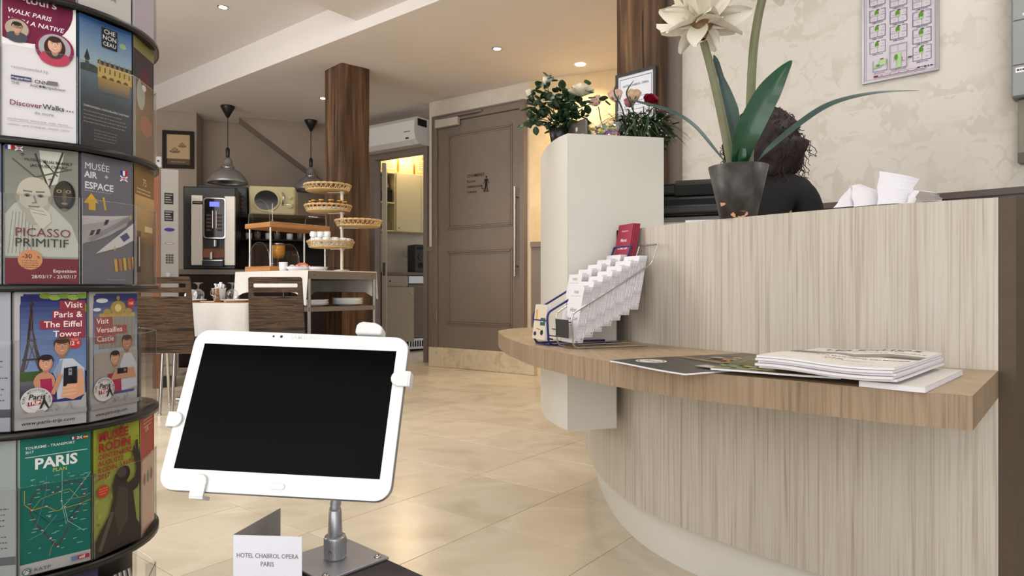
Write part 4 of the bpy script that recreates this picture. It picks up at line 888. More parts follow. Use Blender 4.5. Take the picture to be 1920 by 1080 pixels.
# cups in the lowest basket, jam jars in the second, bread in the others
for bi, w_ in ((3, 'lowest'), (1, 'second')):
    q = MB(); q.lathe([(.0001, 0), (.158, 0), (.162, .022), (.0001, .0215)], 30, cap=False); solo(q, 'basket_liner', 'cloth', 'folded cloth lining the %s wicker basket' % w_, 'cloth', (0, 0, 0)).matrix_basis = Matrix.Translation(BK[bi][0]+Vector((0, 0, .0064)))
b0 = BK[3][0]; c0 = None; sp_ = []
for ring, n_, rr_ in ((0, 12, .135), (1, 7, .075), (2, 1, 0)):
    for i in range(n_): a = 2*PI*i/n_+ring*.3; sp_.append((rr_*math.cos(a), rr_*math.sin(a), .0285))
for i in range(5): sp_.append((-.115+.027*i, -.075+.03*(i % 2), .0775))
for i, (x, y, z) in enumerate(sp_):
    M = Matrix.Translation(b0+Vector((x, y, z))) @ Matrix.Rotation(i*1.7, 4, 'Z')
    if c0 is None: c0 = mug(M, .0265, .048, 'small white espresso cup in the lowest wicker basket', 'espresso cups in the lowest basket')
    else: dup(c0, M)
b1 = BK[1][0]; j0 = None
for i in range(11):
    a = 2*PI*i/11; M = Matrix.Translation(b1+Vector((.13*math.cos(a), .13*math.sin(a), .0285)))
    if j0 is None:
        j0 = thing('jam_jar', 'tiny jam jar with a gold lid in the second basket', 'jar', M=M, group='jam jars in the second basket'); q = MB(); q.lathe([(.0001, 0), (.022, 0), (.024, .006), (.024, .038), (.02, .044), (.0001, .044)], 16); q.build('jar_body', 'jam', j0); q = MB(); q.lathe([(.0235, .0445), (.0235, .058), (.0001, .059)], 16); q.build('lid', 'gold', j0)
    else: dup(j0, M)
for bi, word in ((0, 'top'), (2, 'third')):
    for i in range(5):
        a = 2*PI*i/5; q = MB(); q.ball((0, 0, 0), .045, 12, .5); solo(q, 'bread_roll', 'brown_panel', 'dark bread roll in the %s wicker basket' % word, 'bread', (0, 0, -.0225), group='rolls in the %s basket' % word).matrix_basis = Matrix.Translation(BK[bi][0]+Vector((.09*math.cos(a), .09*math.sin(a), .0065)))
# ================================================================ BROCHURE CAROUSEL
CC = Vector((-.831, 1.146)); CR = .1876; SP = .2196
car = thing('brochure_carousel', 'tall black revolving carousel with clear pockets full of tourist brochures', 'brochure rack', (CC.x, CC.y, 0))
q = MB(); q.lathe([(.0001, 0), (.24, 0), (.24, .02), (.03, .035), (.0001, .035)], 40); q.build('base', 'black_plastic', car)
q = MB(); q.cyl((0, 0, .035), (0, 0, EYE+SP*3+.22), .028, 20); q.build('pole', 'black_plastic', car)
q = MB(); q.lathe([(CR*.80, EYE-SP*3+.0), (CR*.80, EYE+SP*3.9)], 12, cap=False); q.build('drum', 'black_matte', car)
for k in range(-3, 4):
    z = EYE+SP*k; q = MB(); q.lathe([(.03, z-.004), (CR+.002, z-.004), (CR+.006, z-.006), (CR+.006, z+.004), (CR+.001, z+.004), (CR, z-.001), (.03, z-.001)], 60, cap=False); q.build('shelf_ring', 'black_plastic', car)
ap = CR*math.cos(PI/12); CH = 2*CR*math.sin(PI/12)
rotk = {2: math.radians(-1.5), 1: math.radians(-1.0), 0: math.radians(0), -1: math.radians(3.5), -2: math.radians(5.5), -3: math.radians(9)}
pk = MB(); w2 = CH/2-.001; d_ = .017; ph = .135
pk.bx(-w2, w2, -.0008, .0004, 0, ph)
pk.bx(-w2, -w2+.001, 0, d_, 0, ph); pk.bx(w2-.001, w2, 0, d_, 0, ph); pk.bx(-w2, w2, 0, d_, -.001, 0)
pm = pk.mesh('pocket'); pm.materials.append(MATS['acrylic'])
pe = MB()
for sx in (-1, 1): pe.cyl((sx*(w2-.0005), -.0008, 0), (sx*(w2-.0005), -.0008, ph), .0009, 6)
pe.cyl((-w2, -.0008, ph), (w2, -.0008, ph), .0008, 6)
pem = pe.mesh('pocket_edge'); pem.materials.append(MATS['glass'])
def facet(k, j, rad=0.0, z=0.0):
    """matrix of facet j (degrees of the outward normal) at level k; local x right, y inward, z up"""
    a = math.radians(j)+rotk[k]; n = Vector((math.cos(a), math.sin(a)))
    return Matrix.Translation((n.x*(ap-rad), n.y*(ap-rad), EYE+SP*k+z)) @ Matrix.Rotation(a+PI/2, 4, 'Z')
for k in range(-3, 3):
    for j in range(-110, 250, 30):
        o = obj('pocket', pm, None, car); o.matrix_basis = facet(k, j, -.001, .006); e_ = obj('pocket_edge', pem, None, o)
MC = MW[car.name]
bw, bh = .0915, .207
def brochure(k, j, pr, label, body='#e8e4e0', n=4, dx=0, hh=bh, lean=.0, behind='copy of it'):
    key = 'leaflet'+body
    if key not in MATS: mat(key, body, .5, noise_amt=.02)
    M = MC @ facet(k, j, .0015, .0065) @ Matrix.Translation((dx, 0, 0)) @ Matrix.Rotation(lean, 4, 'X')
    th = thing('brochure', label, 'brochure', M=M); q = MB(); q.bx(-bw/2, bw/2, 0, .0012, 0, hh); q.build('booklet', key, th)
    pr.build('cover_print', th, Matrix.Translation((-bw/2, -.00015, 0)) @ UPRIGHT)
    for i in range(1, n):
        M2 = MC @ facet(k, j, .0015+.0032*i, .0065) @ Matrix.Translation((dx-.0012*i, 0, 0)) @ Matrix.Rotation(lean, 4, 'X')
        c = thing('brochure', 'spare copy tucked behind the '+behind, 'brochure', M=M2, group='spare copies behind the '+behind); q = MB(); q.bx(-bw/2, bw/2, 0, .0012, 0, hh-.001); q.build('booklet', key, c)
    return th
def flag(pr, x, y, w_, kind):
    h = w_*.62*pr.w/pr.h
    if kind == 'fr':
        for i, c in enumerate(('#27348b', '#f2f2f2', '#c8102e')): pr.rect(x+w_*i/3, y, x+w_*(i+1)/3, y+h, c)
    elif kind == 'uk':
        pr.rect(x, y, x+w_, y+h, '#27348b'); pr.line([(x, y), (x+w_, y+h)], w_*.16, '#f2f2f2'); pr.line([(x, y+h), (x+w_, y)], w_*.16, '#f2f2f2')
        pr.rect(x+w_*.4, y, x+w_*.6, y+h, '#f2f2f2'); pr.rect(x, y+h*.36, x+w_, y+h*.64, '#f2f2f2'); pr.rect(x+w_*.44, y, x+w_*.56, y+h, '#c8102e'); pr.rect(x, y+h*.42, x+w_, y+h*.58, '#c8102e')
    else:
        pr.rect(x, y, x+w_, y+h, '#c8102e'); pr.rect(x, y+h*.25, x+w_, y+h*.75, '#f0b51e')
def face(pr, cx, cy, r, skin, hair, shirt=None, long=False, glasses=False, smile=True, sh=None):
    k = pr.w/pr.h; sh = sh or '#%02x%02x%02x' % tuple(int(int(skin[i:i+2], 16)*.82) for i in (1, 3, 5))
    if shirt: pr.ell(cx, cy-1.75*r*k, 1.7*r, 1.05*r, shirt)
    if long: pr.ell(cx, cy-.35*r*k, 1.2*r, 1.5*r, hair)
    pr.ell(cx, cy-.95*r*k, .38*r, .5*r, sh)
    if not long: pr.ell(cx, cy+.35*r*k, .88*r, .85*r, hair)
    pr.ell(cx, cy, .78*r, 1.0*r, skin); pr.ell(cx+.25*r, cy-.1*r*k, .5*r, .85*r, sh); pr.ell(cx-.06*r, cy-.02*r*k, .68*r, .93*r, skin)
    pr.ell(cx, cy+.78*r*k, .74*r, .42*r, hair)
    for s in (-1, 1):
        pr.ell(cx+s*.3*r, cy+.12*r*k, .14*r, .07*r, '#f2efe8', 10); pr.ell(cx+s*.3*r, cy+.12*r*k, .06*r, .07*r, '#1c1512', 8); pr.line([(cx+s*.16*r, cy+.28*r*k), (cx+s*.44*r, cy+.29*r*k)], .06*r, hair)
        if glasses: pr.line([(cx+s*.06*r, cy+.24*r*k), (cx+s*.55*r, cy+.24*r*k), (cx+s*.52*r, cy-.02*r*k), (cx+s*.1*r, cy-.02*r*k), (cx+s*.06*r, cy+.24*r*k)], .06*r, '#1c1512')
    pr.line([(cx+.02*r, cy+.1*r*k), (cx+.1*r, cy-.2*r*k), (cx-.04*r, cy-.24*r*k)], .05*r, sh)
    if smile: pr.ell(cx, cy-.44*r*k, .3*r, .14*r, '#8c2f2c', 14, 180, 360); pr.ell(cx, cy-.45*r*k, .25*r, .08*r, '#f4efe9', 12, 180, 360)
    else: pr.line([(cx-.22*r, cy-.5*r*k), (cx+.22*r, cy-.48*r*k)], .06*r, '#5a4a40')
# --- level 1: walking tours / chateau
pr = Print(bw, .245, '#eeebea')
pr.ell(.30, .83, .66, .66, '#6d1a3f', 40); pr.ell(.2, .8, .55, .58, '#74203f', 30)
pr.text('FREE', -.02, .905, .30, '#e9dfe2', .02); pr.text('tip-supported', .12, .895, .085, '#d9b9c6'); pr.text('tours', .30, .83, .2, '#e9dfe2', .012)
for i in range(3): pr.ell(.13+i*.075, .853, .028, .028, '#e9dfe2', 12)
pr.text('WALK PARIS', .06, .755, .105, '#f2e8ea', .012, rot=-2, shear=.2); pr.text('WITH A NATIVE', .06, .70, .105, '#f2e8ea', .012, rot=-2, shear=.2)
pr.ell(.88, .90, .125, .125, '#7d2347', 28); pr.ell(.88, .90, .105, .105, '#c9bcae', 28); face(pr, .88, .905, .062, '#c98f6e', '#33202a', '#3d2a30')
pr.ell(.19, .66, .18, .18, '#7d2347', 28); pr.ell(.19, .66, .155, .155, '#b3a492', 28); face(pr, .19, .665, .085, '#d0a285', '#2c2320', '#4a4d55', glasses=True)
pr.ell(.70, .575, .27, .27, '#86264b', 36); pr.ell(.70, .585, .225, .225, '#a8a5ac', 36); face(pr, .70, .60, .125, '#dcae92', '#3d271d', '#c23350', long=True)
pr.text('recommended by', .11, .415, .07, '#9a95a0')
pr.rect(.11, .345, .38, .372, '#2a3560'); pr.text('theguardian', .115, .352, .054, '#e8e8ee', .01); pr.text('CNN', .42, .343, .08, '#3b3a40', .02); pr.rect(.60, .345, .74, .37, '#77747a')
pr.text('THE', .11, .318, .06, '#55525a', .005); pr.text('AGE', .36, .318, .06, '#55525a', .005); pr.text('tripadvisor', .56, .318, .066, '#4a474e', .005); pr.ell(.50, .326, .02, .02, '#4a474e', 12); pr.ell(.545, .326, .02, .02, '#4a474e', 12)
pr.text('Discover', .09, .19, .118, '#7d2347', .012); pr.text('Walks', .53, .19, .118, '#2f2b33', .012)
for i in range(3): pr.ell(.87+i*.04, .196, .012, .012, '#7d2347', 8)
pr.text('do more', .42, .15, .075, '#77747c'); pr.text('SAN FRANCISCO - BARCELONA - PARIS - PRAGUE', .06, .10, .0365, '#8d7480'); pr.text('LONDON - SAINT PETERSBURG - MADRID - LISBON', .06, .065, .0365, '#8d7480'); pr.rect(.06, .092, .96, .0935, '#8d7480')
brochure(1, -50, pr, 'white walking tour brochure with a plum circle and three portraits', hh=.245, lean=-.01, behind='plum and white walking tour brochure')
def chateau():
    pr = Print(bw, bh, '#15151b'); pr.grad(0, .62, 1, 1, '#9fb6bf', '#2f5c96', 14); pr.grad(0, .36, 1, .62, '#2a3540', '#5c7684', 10); pr.grad(0, .0, 1, .36, '#141318', '#2a3540', 8)
    pr.ell(.82, .86, .07, .05, '#8fb07a', 16)
    pr.rect(0, .575, .38, .625, '#25302e'); pr.ell(.18, .62, .15, .04, '#25302e'); pr.rect(.1, .6, .17, .68, '#3a3f40'); pr.poly([(.08, .67), (.19, .67), (.135, .75)], '#2c3436')
    pr.rect(.33, .555, 1, .655, '#c9a84e'); pr.rect(.33, .655, 1, .69, '#3d4146')
    for i in range(7): pr.poly([(.34+i*.095, .655), (.40+i*.095, .655), (.37+i*.095, .71)], '#8a7748'); pr.rect(.36+i*.095, .60, .385+i*.095, .64, '#5c4a20')
    for i in range(4): pr.ell(.45+i*.14, .555, .05, .05, '#4a3a18', 14, 0, 180)
    pr.grad(.33, .44, .95, .555, '#3a4a50', '#b08b3c', 8)
    pr.rect(.40, .80, .70, .955, '#22262c')
    for i, t in enumerate(('CHE', 'NON', 'CEAU')): pr.text(t, .55, .912-i*.047, .115 if i < 2 else .1, '#e9e7e2', .004, 'CENTER')
    pr.text('CHENONCEAU, L\'INOUBLIABLE CHATEAU', .06, .30, .046, '#d9d4c8', .01)
    for i in range(4): pr.noise_lines(.06, .265-i*.028, .85, 1, .03, '#8f8a84', .006, i)
    for i in range(4): pr.noise_lines(.25, .13-i*.024, .5, 1, .03, '#77736e', .006, 9+i)
    return pr
brochure(1, -20, chateau(), 'blue brochure with a golden chateau over a river at dusk', '#34506e', n=6, behind='blue chateau brochure')
pr = Print(bw, bh, '#3c3640'); pr.ell(.35, .55, .2, .3, '#8fa3a8'); pr.ell(.55, .7, .25, .2, '#5a2b40'); pr.rect(0, .9, 1, 1, '#8a8250'); pr.ell(.6, .3, .3, .2, '#7c3550'); pr.ell(.5, .62, .1, .06, '#e8e2dc')
brochure(1, 10, pr, 'dark plum brochure with pale ovals on the turned right side, upper tier', '#4a4250', behind='dark plum brochure')
# --- level 2 (top, partly in view)
pr = Print(bw, bh, '#d9d5cc'); pr.rect(0, .55, 1, 1, '#1c1c20'); pr.text('PRINTEMPS', .98, .36, .145, '#2b2a2c', .01, 'RIGHT'); pr.text("MEN'S STORE", .98, .27, .135, '#2b2a2c', .008, 'RIGHT'); pr.text('NOUVEAU PRINTEMPS', .5, .185, .072, '#2b2a2c', 0, 'CENTER'); pr.text("DE L'HOMME", .5, .13, .072, '#2b2a2c', 0, 'CENTER')
brochure(2, -20, pr, 'cream store brochure with black capitals at the top of the carousel', behind='cream store brochure')
pr = Print(bw, bh, '#cfc8d8'); brochure(2, 10, pr, 'pale lilac brochure at the top right of the carousel', '#cfc8d8', n=2, behind='pale lilac brochure')
pr = Print(bw, bh, '#5a2340'); brochure(2, -50, pr, 'plum brochure at the very top of the carousel', '#5a2340', n=2, behind='plum brochure')
# --- level 0: museum exhibition / air museum
pr = Print(bw, bh, '#8b8c80'); pr.grad(0, .18, 1, 1, '#9a9a8c', '#77796e', 8)
pr.poly([(.45, .98), (.8, .98), (.7, .74), (.52, .72)], '#c3c4b6'); pr.line([(.4, .95), (.58, .7), (.78, .98)], .03, '#44443c'); pr.line([(.1, .9), (.4, .78), (.9, .86)], .025, '#55554c'); pr.line([(.52, .9), (.7, .8)], .02, '#44443c')
pr.poly([(0, .2), (0, .5), (.12, .58), (.32, .6), (.62, .58), (.9, .44), (1, .3), (1, .2)], '#b9baac')
for i in range(7): pr.line([(.04+i*.05, .22), (.10+i*.045, .52)], .012, '#8d8e80')
pr.ell(.38, .63, .24, .31, '#a9a493', 30); pr.ell(.38, .66, .225, .27, '#b8b3a2', 30); pr.ell(.16, .62, .03, .06, '#9a9484'); pr.ell(.6, .62, .03, .06, '#8d8878')
pr.ell(.38, .50, .12, .16, '#a9a493')
for s in (-1, 1): pr.ell(.38+s*.09, .645, .045, .028, '#77715f', 12); pr.ell(.38+s*.09, .643, .022, .022, '#2a2720', 10); pr.line([(.38+s*.03, .672), (.38+s*.14, .675)], .022, '#6f6a5a')
pr.line([(.38, .64), (.41, .595), (.36, .59)], .02, '#837d6c'); pr.line([(.31, .565), (.45, .565)], .016, '#6b6454')
pr.poly([(.32, .545), (.5, .56), (.6, .52), (.62, .46), (.5, .4), (.42, .44), (.35, .5)], '#c4c0b0'); pr.line([(.34, .545), (.52, .53)], .01, '#8d8878'); pr.line([(.36, .52), (.55, .505)], .01, '#8d8878')
pr.ell(.80, .66, .155, .25, '#1d1b18', 30); pr.ell(.78, .67, .13, .215, '#3a352c', 30); pr.ell(.80, .66, .03, .12, '#5c5445')
for s in (-1, 1): pr.ell(.79+s*.065, .69, .04, .03, '#8a8068', 12); pr.ell(.79+s*.065, .69, .018, .015, '#14120f', 8)
pr.ell(.80, .60, .045, .02, '#8a7a60', 12); pr.ell(.8, .555, .05, .022, '#6b6250', 12)
pr.text('*', .20, .905, .13, '#1b1a18', .02); pr.text('*', .57, .73, .15, '#1b1a18', .02)
pr.text('MUSÉE DU', .25, .895, .062, '#24231f'); pr.text('QUAI BRANLY', .50, .888, .064, '#1b1a18', .014); pr.text('JACQUES CHIRAC', .33, .855, .064, '#1b1a18', .012)
flag(pr, .0, .965, .11, 'fr'); flag(pr, .13, .962, .10, 'uk')
pr.text('PICASSO', .12, .345, .20, '#77352f'); pr.text('PRIMITIF', .12, .27, .20, '#33302a')
pr.rect(0, 0, 1, .185, '#6e2430'); pr.ell(.33, .175, .165, .165, '#c58a5c', 36); pr.text('-30', .22, .185, .10, '#4a2418', .02); pr.text('%', .42, .185, .06, '#4a2418', .01)
pr.noise_lines(.22, .165, .22, 4, .016, '#6b3a24', .004, 4); pr.text('Exposition', .97, .083, .078, '#ded6cc', .01, 'RIGHT'); pr.text('28/03/17 - 23/07/17', .97, .04, .078, '#ded6cc', .01, 'RIGHT')
brochure(0, -50, pr, 'grey and maroon exhibition brochure with a pensive man and a carved mask', '#7c7c72', behind='grey and maroon exhibition brochure')
def airm():
    pr = Print(bw, bh, '#6c6a72'); pr.text('MUSÉE', .05, .885, .16, '#dcdae0'); pr.text('AIR', .05, .82, .15, '#e4e2e6', .025); pr.text('+', .42, .82, .15, '#dcdae0'); pr.text('ESPACE', .05, .735, .165, '#e4e2e6', .022); pr.noise_lines(.05, .715, .6, 1, .02, '#a9a7ae', .006)
    flag(pr, .74, .88, .14, 'fr'); flag(pr, .74, .835, .14, 'uk')
    pr.poly([(.12, .57), (.25, .57), (.25, .63), (.31, .63), (.17, .70), (.03, .62), (.12, .62)], '#d8ac35'); pr.poly([(.38, .68), (.42, .68), (.46, .58), (.42, .58)], '#d8ac35')
    for i in range(5): pr.poly([(-.02+i*.12, .30+i*.02), (.05+i*.12, .31+i*.02), (.08+i*.12, .38+i*.02), (.02+i*.12, .37+i*.02)], '#c79a2e')
    pr.poly([(0, .52), (.35, .53), (.95, .56), (.85, .47), (.5, .38), (.2, .33), (0, .31)], '#a9a6a4'); pr.poly([(0, .52), (.6, .54), (.95, .56), (.5, .50), (0, .45)], '#c4c1be')
    pr.poly([(.25, .235), (1, .5), (1, .36), (.75, .30)], '#d0cdca'); pr.poly([(.1, .35), (.98, .57), (.98, .53), (.15, .32)], '#8b8886')
    for x, y in ((.13, .37), (.24, .38), (.4, .46)): pr.poly([(x, y), (x+.07, y+.01), (x+.11, y+.05), (x+.04, y+.045)], '#2c2a30')
    pr.poly([(.72, .38), (.86, .42), (.93, .38), (.8, .34)], '#4a5078')
    for i in range(5): pr.poly([(.63+i*.09, .10+i*.006), (.68+i*.09, .10+i*.006), (.66+i*.09, .20+i*.006), (.60+i*.09, .20+i*.006)], '#d0a030' if i % 2 == 0 else '#b5782c')
    for x, y in ((.6, .27), (.92, .53)): pr.poly([(x, y), (x+.03, y), (x+.02, y+.05)], '#d8ac35')
    pr.text('www.museeairespace.fr', .45, .03, .04, '#a9a7ae'); return pr
brochure(0, -20, airm(), 'slate grey air museum brochure with an aircraft and yellow runway marks', '#62606a', n=5, behind='slate grey air museum brochure')
pr = Print(bw, bh, '#8a6c44'); pr.rect(0, .0, 1, .55, '#6b5a46'); pr.text('75', .4, .84, .2, '#d9c79c', .01); pr.noise_lines(.1, .8, .8, 2, .03, '#d9c79c', .01, 3); pr.grad(0, .35, 1, .75, '#7c5c34', '#c9a878', 8); pr.rect(.1, .1, .3, .45, '#2a211c'); pr.rect(.2, .15, .26, .40, '#cfc6ba'); pr.rect(.5, .45, .9, .5, '#e2c89a')
brochure(0, 10, pr, 'brown dining brochure on the turned right side, middle tier', '#8a6c44', n=3, behind='brown dining brochure')
# --- level -1: city trip brochures
def trip(kind):
    pr = Print(bw, bh, '#b3b0ae'); big = kind == 0
    # photo panel with rounded corners
    def panel(col): pr.poly([(.07, .22), (.07, .9), (.12, .985), (1, .985), (1, .24), (.92, .18), (.3, .18)], col)
    if big:
        panel('#26397c'); pr.grad(.08, .4, 1, .97, '#7c97bf', '#20205e', 14)
        for i in range(5): pr.ell(.42+i*.13, .97-.01*(i % 2), .09, .05, ('#7d9a34', '#96ac4a')[i % 2], 10)
        pr.ell(.97, .88, .06, .08, '#7d9a34', 10)
        pr.poly([(.07, .42), (.13, .42), (.2, .62), (.215, .93), (.235, .93), (.25, .62), (.33, .42), (.40, .42), (.31, .58), (.25, .72), (.232, .95), (.218, .95), (.2, .72), (.14, .58)], '#4a3a34'); pr.rect(.10, .50, .36, .515, '#3a2c28'); pr.rect(.16, .64, .29, .655, '#3a2c28'); pr.rect(.2, .90, .255, .915, '#3a2c28'); pr.rect(.224, .94, .229, .985, '#3a2c28')
        pr.line([(.15, .44), (.26, .62)], .014, '#5c4a40'); pr.line([(.32, .44), (.2, .62)], .014, '#5c4a40'); pr.line([(.2, .66), (.25, .86)], .01, '#5c4a40'); pr.line([(.25, .66), (.2, .86)], .01, '#5c4a40')
        pr.rect(.07, .34, .45, .42, '#3f5a2a'); pr.grad(.07, .22, .45, .35, '#2c2f3a', '#6b6a70', 4)
        for i, (t, x) in enumerate((('Visit', .94), ('Paris &', .94), ('The Eiffel', .94), ('Tower', .92))):
            l = len(t)*.055; pr.poly([(x-l-.05, .868-i*.072), (.98, .868-i*.072), (.98, .935-i*.072), (x-l-.05, .935-i*.072)], '#8c3540')
        for i, (t, x) in enumerate((('Visit', .94), ('Paris &', .94), ('The Eiffel', .94), ('Tower', .92))): pr.text(t, x, .882-i*.072, .145, '#f0e6e2', .008, 'RIGHT')
        pr.ell(.83, .615, .095, .095, '#c23a2c', 28); pr.text('From', .83, .632, .045, '#f0e6e2', 0, 'CENTER'); pr.text('42', .78, .598, .10, '#f0e6e2', .014, 'CENTER'); pr.text('€', .88, .605, .06, '#f0e6e2', .01, 'CENTER')
        pr.poly([(.58, .2), (.55, .42), (.62, .5), (.8, .5), (.97, .42), (.98, .22)], '#c9cdd8'); pr.poly([(.52, .4), (.60, .48), (.66, .5), (.6, .3)], '#8f9fb8')
        face(pr, .645, .59, .135, '#c68f70', '#4a3324', None)
        pr.ell(.40, .34, .15, .16, '#c08a6a', 20); pr.poly([(.36, .21), (.34, .36), (.5, .36), (.53, .2)], '#a3264e'); face(pr, .42, .475, .12, '#d39a7c', '#2c1f22', None)
        pr.line([(.52, .25), (.62, .38)], .06, '#c08a6a'); pr.poly([(.66, .29), (.67, .43), (.86, .44), (.86, .30)], '#1b1b1f'); pr.rect(.735, .375, .785, .425, '#8f8f95'); pr.ell(.76, .405, .015, .015, '#22222a', 8)
        pr.poly([(.62, .22), (.72, .31), (.86, .31), (.88, .42), (.93, .42), (.97, .3), (.95, .22), (.8, .19)], '#cf9878')
        for i in range(3): pr.line([(.66, .285-i*.028), (.84, .292-i*.028)], .035, '#d9a684')
        cx, cy, r = .29, .205, .22
    else:
        panel('#3a4a86'); pr.grad(.08, .5, 1, .97, '#a9b3c0', '#2c3470', 10); pr.ell(.25, .93, .12, .04, '#d6d8dc'); pr.ell(.15, .86, .08, .03, '#d6d8dc')
        pr.rect(.18, .55, .95, .82, '#8d8a86'); pr.rect(.2, .80, .95, .83, '#b39a5c'); pr.ell(.58, .87, .16, .13, '#a98e50', 20); pr.ell(.58, .87, .07, .07, '#d9c48a', 12); pr.ell(.35, .84, .08, .06, '#a98e50', 12); pr.ell(.8, .84, .08, .06, '#a98e50', 12); pr.ell(.58, .95, .04, .04, '#a98e50', 10)
        for i in range(9): pr.rect(.22+i*.085, .50, .228+i*.085, .80, '#c9b06a')
        pr.rect(.08, .2, 1, .52, '#a59d94')
        for i, t in enumerate(('Visit', 'Versailles', 'Castle')):
            l = len(t)*.062; pr.rect(.10, .735-i*.07, .14+l, .80-i*.07, '#9a5450')
        for i, t in enumerate(('Visit', 'Versailles', 'Castle')): pr.text(t, .13, .75-i*.07, .14, '#efe4de', .006)
        pr.ell(.85, .905, .09, .09, '#b33a34', 20); pr.text('15€', .85, .893, .07, '#efe4de', .01, 'CENTER')
        pr.poly([(.6, .2), (.62, .42), (.7, .5), (.85, .5), (.98, .4), (.98, .22)], '#c4c6ce'); face(pr, .76, .585, .125, '#b98468', '#3e2a20', None)
        pr.poly([(.36, .2), (.35, .35), (.62, .35), (.64, .2)], '#a8284e'); face(pr, .5, .47, .115, '#c99478', '#2a2024', None); pr.poly([(.4, .3), (.5, .38), (.9, .38), (.95, .3), (.8, .3)], '#c08c6c'); pr.rect(.54, .34, .76, .385, '#1d1d20'); pr.rect(.68, .355, .73, .375, '#77777c')
        cx, cy, r = .27, .235, .215
    pr.ell(cx, cy, r, r, '#8f8c8a', 40); pr.ell(cx, cy, r*.97, r*.97, '#cfccc8', 40); pr.ell(cx, cy, r*.68, r*.68, '#a09c98', 36); pr.ell(cx, cy, r*.66, r*.66, '#cfccc8', 36)
    for i, ch in enumerate('TOURS, ACTIVITIES & TRIPS'):
        a = math.radians(190-i*8.4); pr.text(ch, cx+math.cos(a)*r*.74, cy+math.sin(a)*r*.74*pr.w/pr.h, r*.22, '#4a4846', .01, 'CENTER', rot=math.degrees(a)-90)
    pr.text('Paris', cx-.0, cy+.012, r*.55, '#2a2826', .014, 'CENTER', shear=.2); pr.poly([(cx-r*.55, cy-.035), (cx+r*.25, cy-.025), (cx+r*.25, cy+.008), (cx-r*.55, cy-.003)], '#8f2c30'); pr.text('TRIP', cx-r*.15, cy-.026, r*.38, '#e8dedb', .02, 'CENTER')
    pr.poly([(cx+r*.15, cy-.06), (cx+r*.38, cy-.0), (cx+r*.46, cy+.05), (cx+r*.54, cy), (cx+r*.80, cy-.06), (cx+r*.68, cy-.06), (cx+r*.47, cy-.02), (cx+r*.28, cy-.06)], '#2a2826')
    sk = [(0, .09), (0, .125), (.06, .12), (.10, .13), (.14, .12), (.2, .125), (.26, .12), (.3, .135), (.38, .135), (.4, .12), (.5, .12), (.53, .15), (.56, .12), (.66, .12), (.70, .12), (.74, .18), (.745, .18), (.78, .12), (.86, .12), (1, .125), (1, .09)]
    pr.poly(sk, '#8f8c8c'); pr.ell(.535, .135, .05, .06, '#8f8c8c', 14, 0, 180)
    pr.text('www.paris-trip.com', .08, .035, .082, '#2a2a2c', .012, shear=.2, sx=1.12 if big else 1.0); return pr
brochure(-1, -50, trip(0), 'grey city trip brochure showing the Eiffel Tower and a couple with a phone', '#9b9896', behind='Eiffel Tower trip brochure', n=3)
brochure(-1, -20, trip(1), 'grey city trip brochure showing a gilded palace gate and a laughing couple', '#9b9896', behind='palace gate trip brochure', n=4)
# --- level -2: transport map / sculpture museum
pr = Print(bw, bh, '#1f6a5e'); pr.rect(0, .0, 1, .085, '#b5b3ae')
pr.text('TOURISME - TRANSPORT', .07, .915, .062, '#d6dcd8', .012); pr.text('2017', .07, .885, .058, '#d6dcd8', .01); pr.rect(.07, .855, .95, .859, '#d6dcd8'); pr.text('PARIS', .5, .765, .245, '#d9dcd8', .03, 'CENTER'); pr.text('PLAN', .55, .725, .085, '#a8b04a', .014, 'CENTER')
flag(pr, .70, .945, .075, 'fr'); flag(pr, .80, .945, .07, 'uk'); flag(pr, .89, .945, .07, 'es')
H = [(.42, .60), (.30, .62), (.17, .57), (.13, .48), (.2, .38), (.3, .31), (.42, .22), (.52, .165)]
pr.line(smooth_path([(x, y, 0) for x, y in H], 4), .011, '#7d1f3a'); pr.line(smooth_path([(x, y, 0) for x, y in [(.48, .565), (.56, .61), (.72, .635), (.86, .60), (.9, .52), (.82, .42), (.68, .30), (.52, .165)]], 4), .011, '#7d1f3a')
for pts, c, w_ in (([(.06, .62), (.06, .52), (.16, .47), (.36, .48), (.5, .43), (.62, .44), (.85, .45), (1, .47)], '#b39a2c', .011), ([(.16, .47), (.28, .54), (.45, .56), (.68, .58), (.82, .50)], '#7fa044', .010), ([(.58, .72), (.58, .60), (.57, .5), (.6, .42), (.64, .32)], '#7fb0a4', .010), ([(.36, .70), (.36, .6), (.25, .4), (.2, .33)], '#5c7a8c', .009), ([(.16, .47), (.38, .36), (.5, .345), (.68, .36), (.84, .45)], '#23405c', .010), ([(1, .68), (.86, .6), (.7, .5), (.56, .44)], '#8ab5a8', .009), ([(.62, .44), (.66, .34), (.9, .24)], '#9ac2b4', .008), ([(.5, .22), (.42, .16), (.4, .08+.03)], '#a08a5c', .009), ([(.64, .5), (.9, .5), (1, .52)], '#9c8a6a', .009), ([(.12, .26), (.3, .29), (.5, .40)], '#6f9a8c', .008)):
    pr.line([(x, y) for x, y in pts], w_, c)
for x, y in ((.16, .47), (.36, .48), (.45, .575), (.55, .57), (.62, .45), (.84, .45), (.9, .52), (.86, .60), (.3, .31), (.42, .24), (.52, .165), (.72, .36), (.4, .40), (.57, .5)): pr.ell(x, y, .016, .010, '#e3e0dc', 8); pr.ell(x, y, .008, .005, '#7d1f3a', 6)
rr = random.Random(5)
for i in range(46): x, y = rr.uniform(.1, .9), rr.uniform(.14, .70); pr.rect(x, y, x+rr.uniform(.03, .09), y+.005, '#7fa79b')
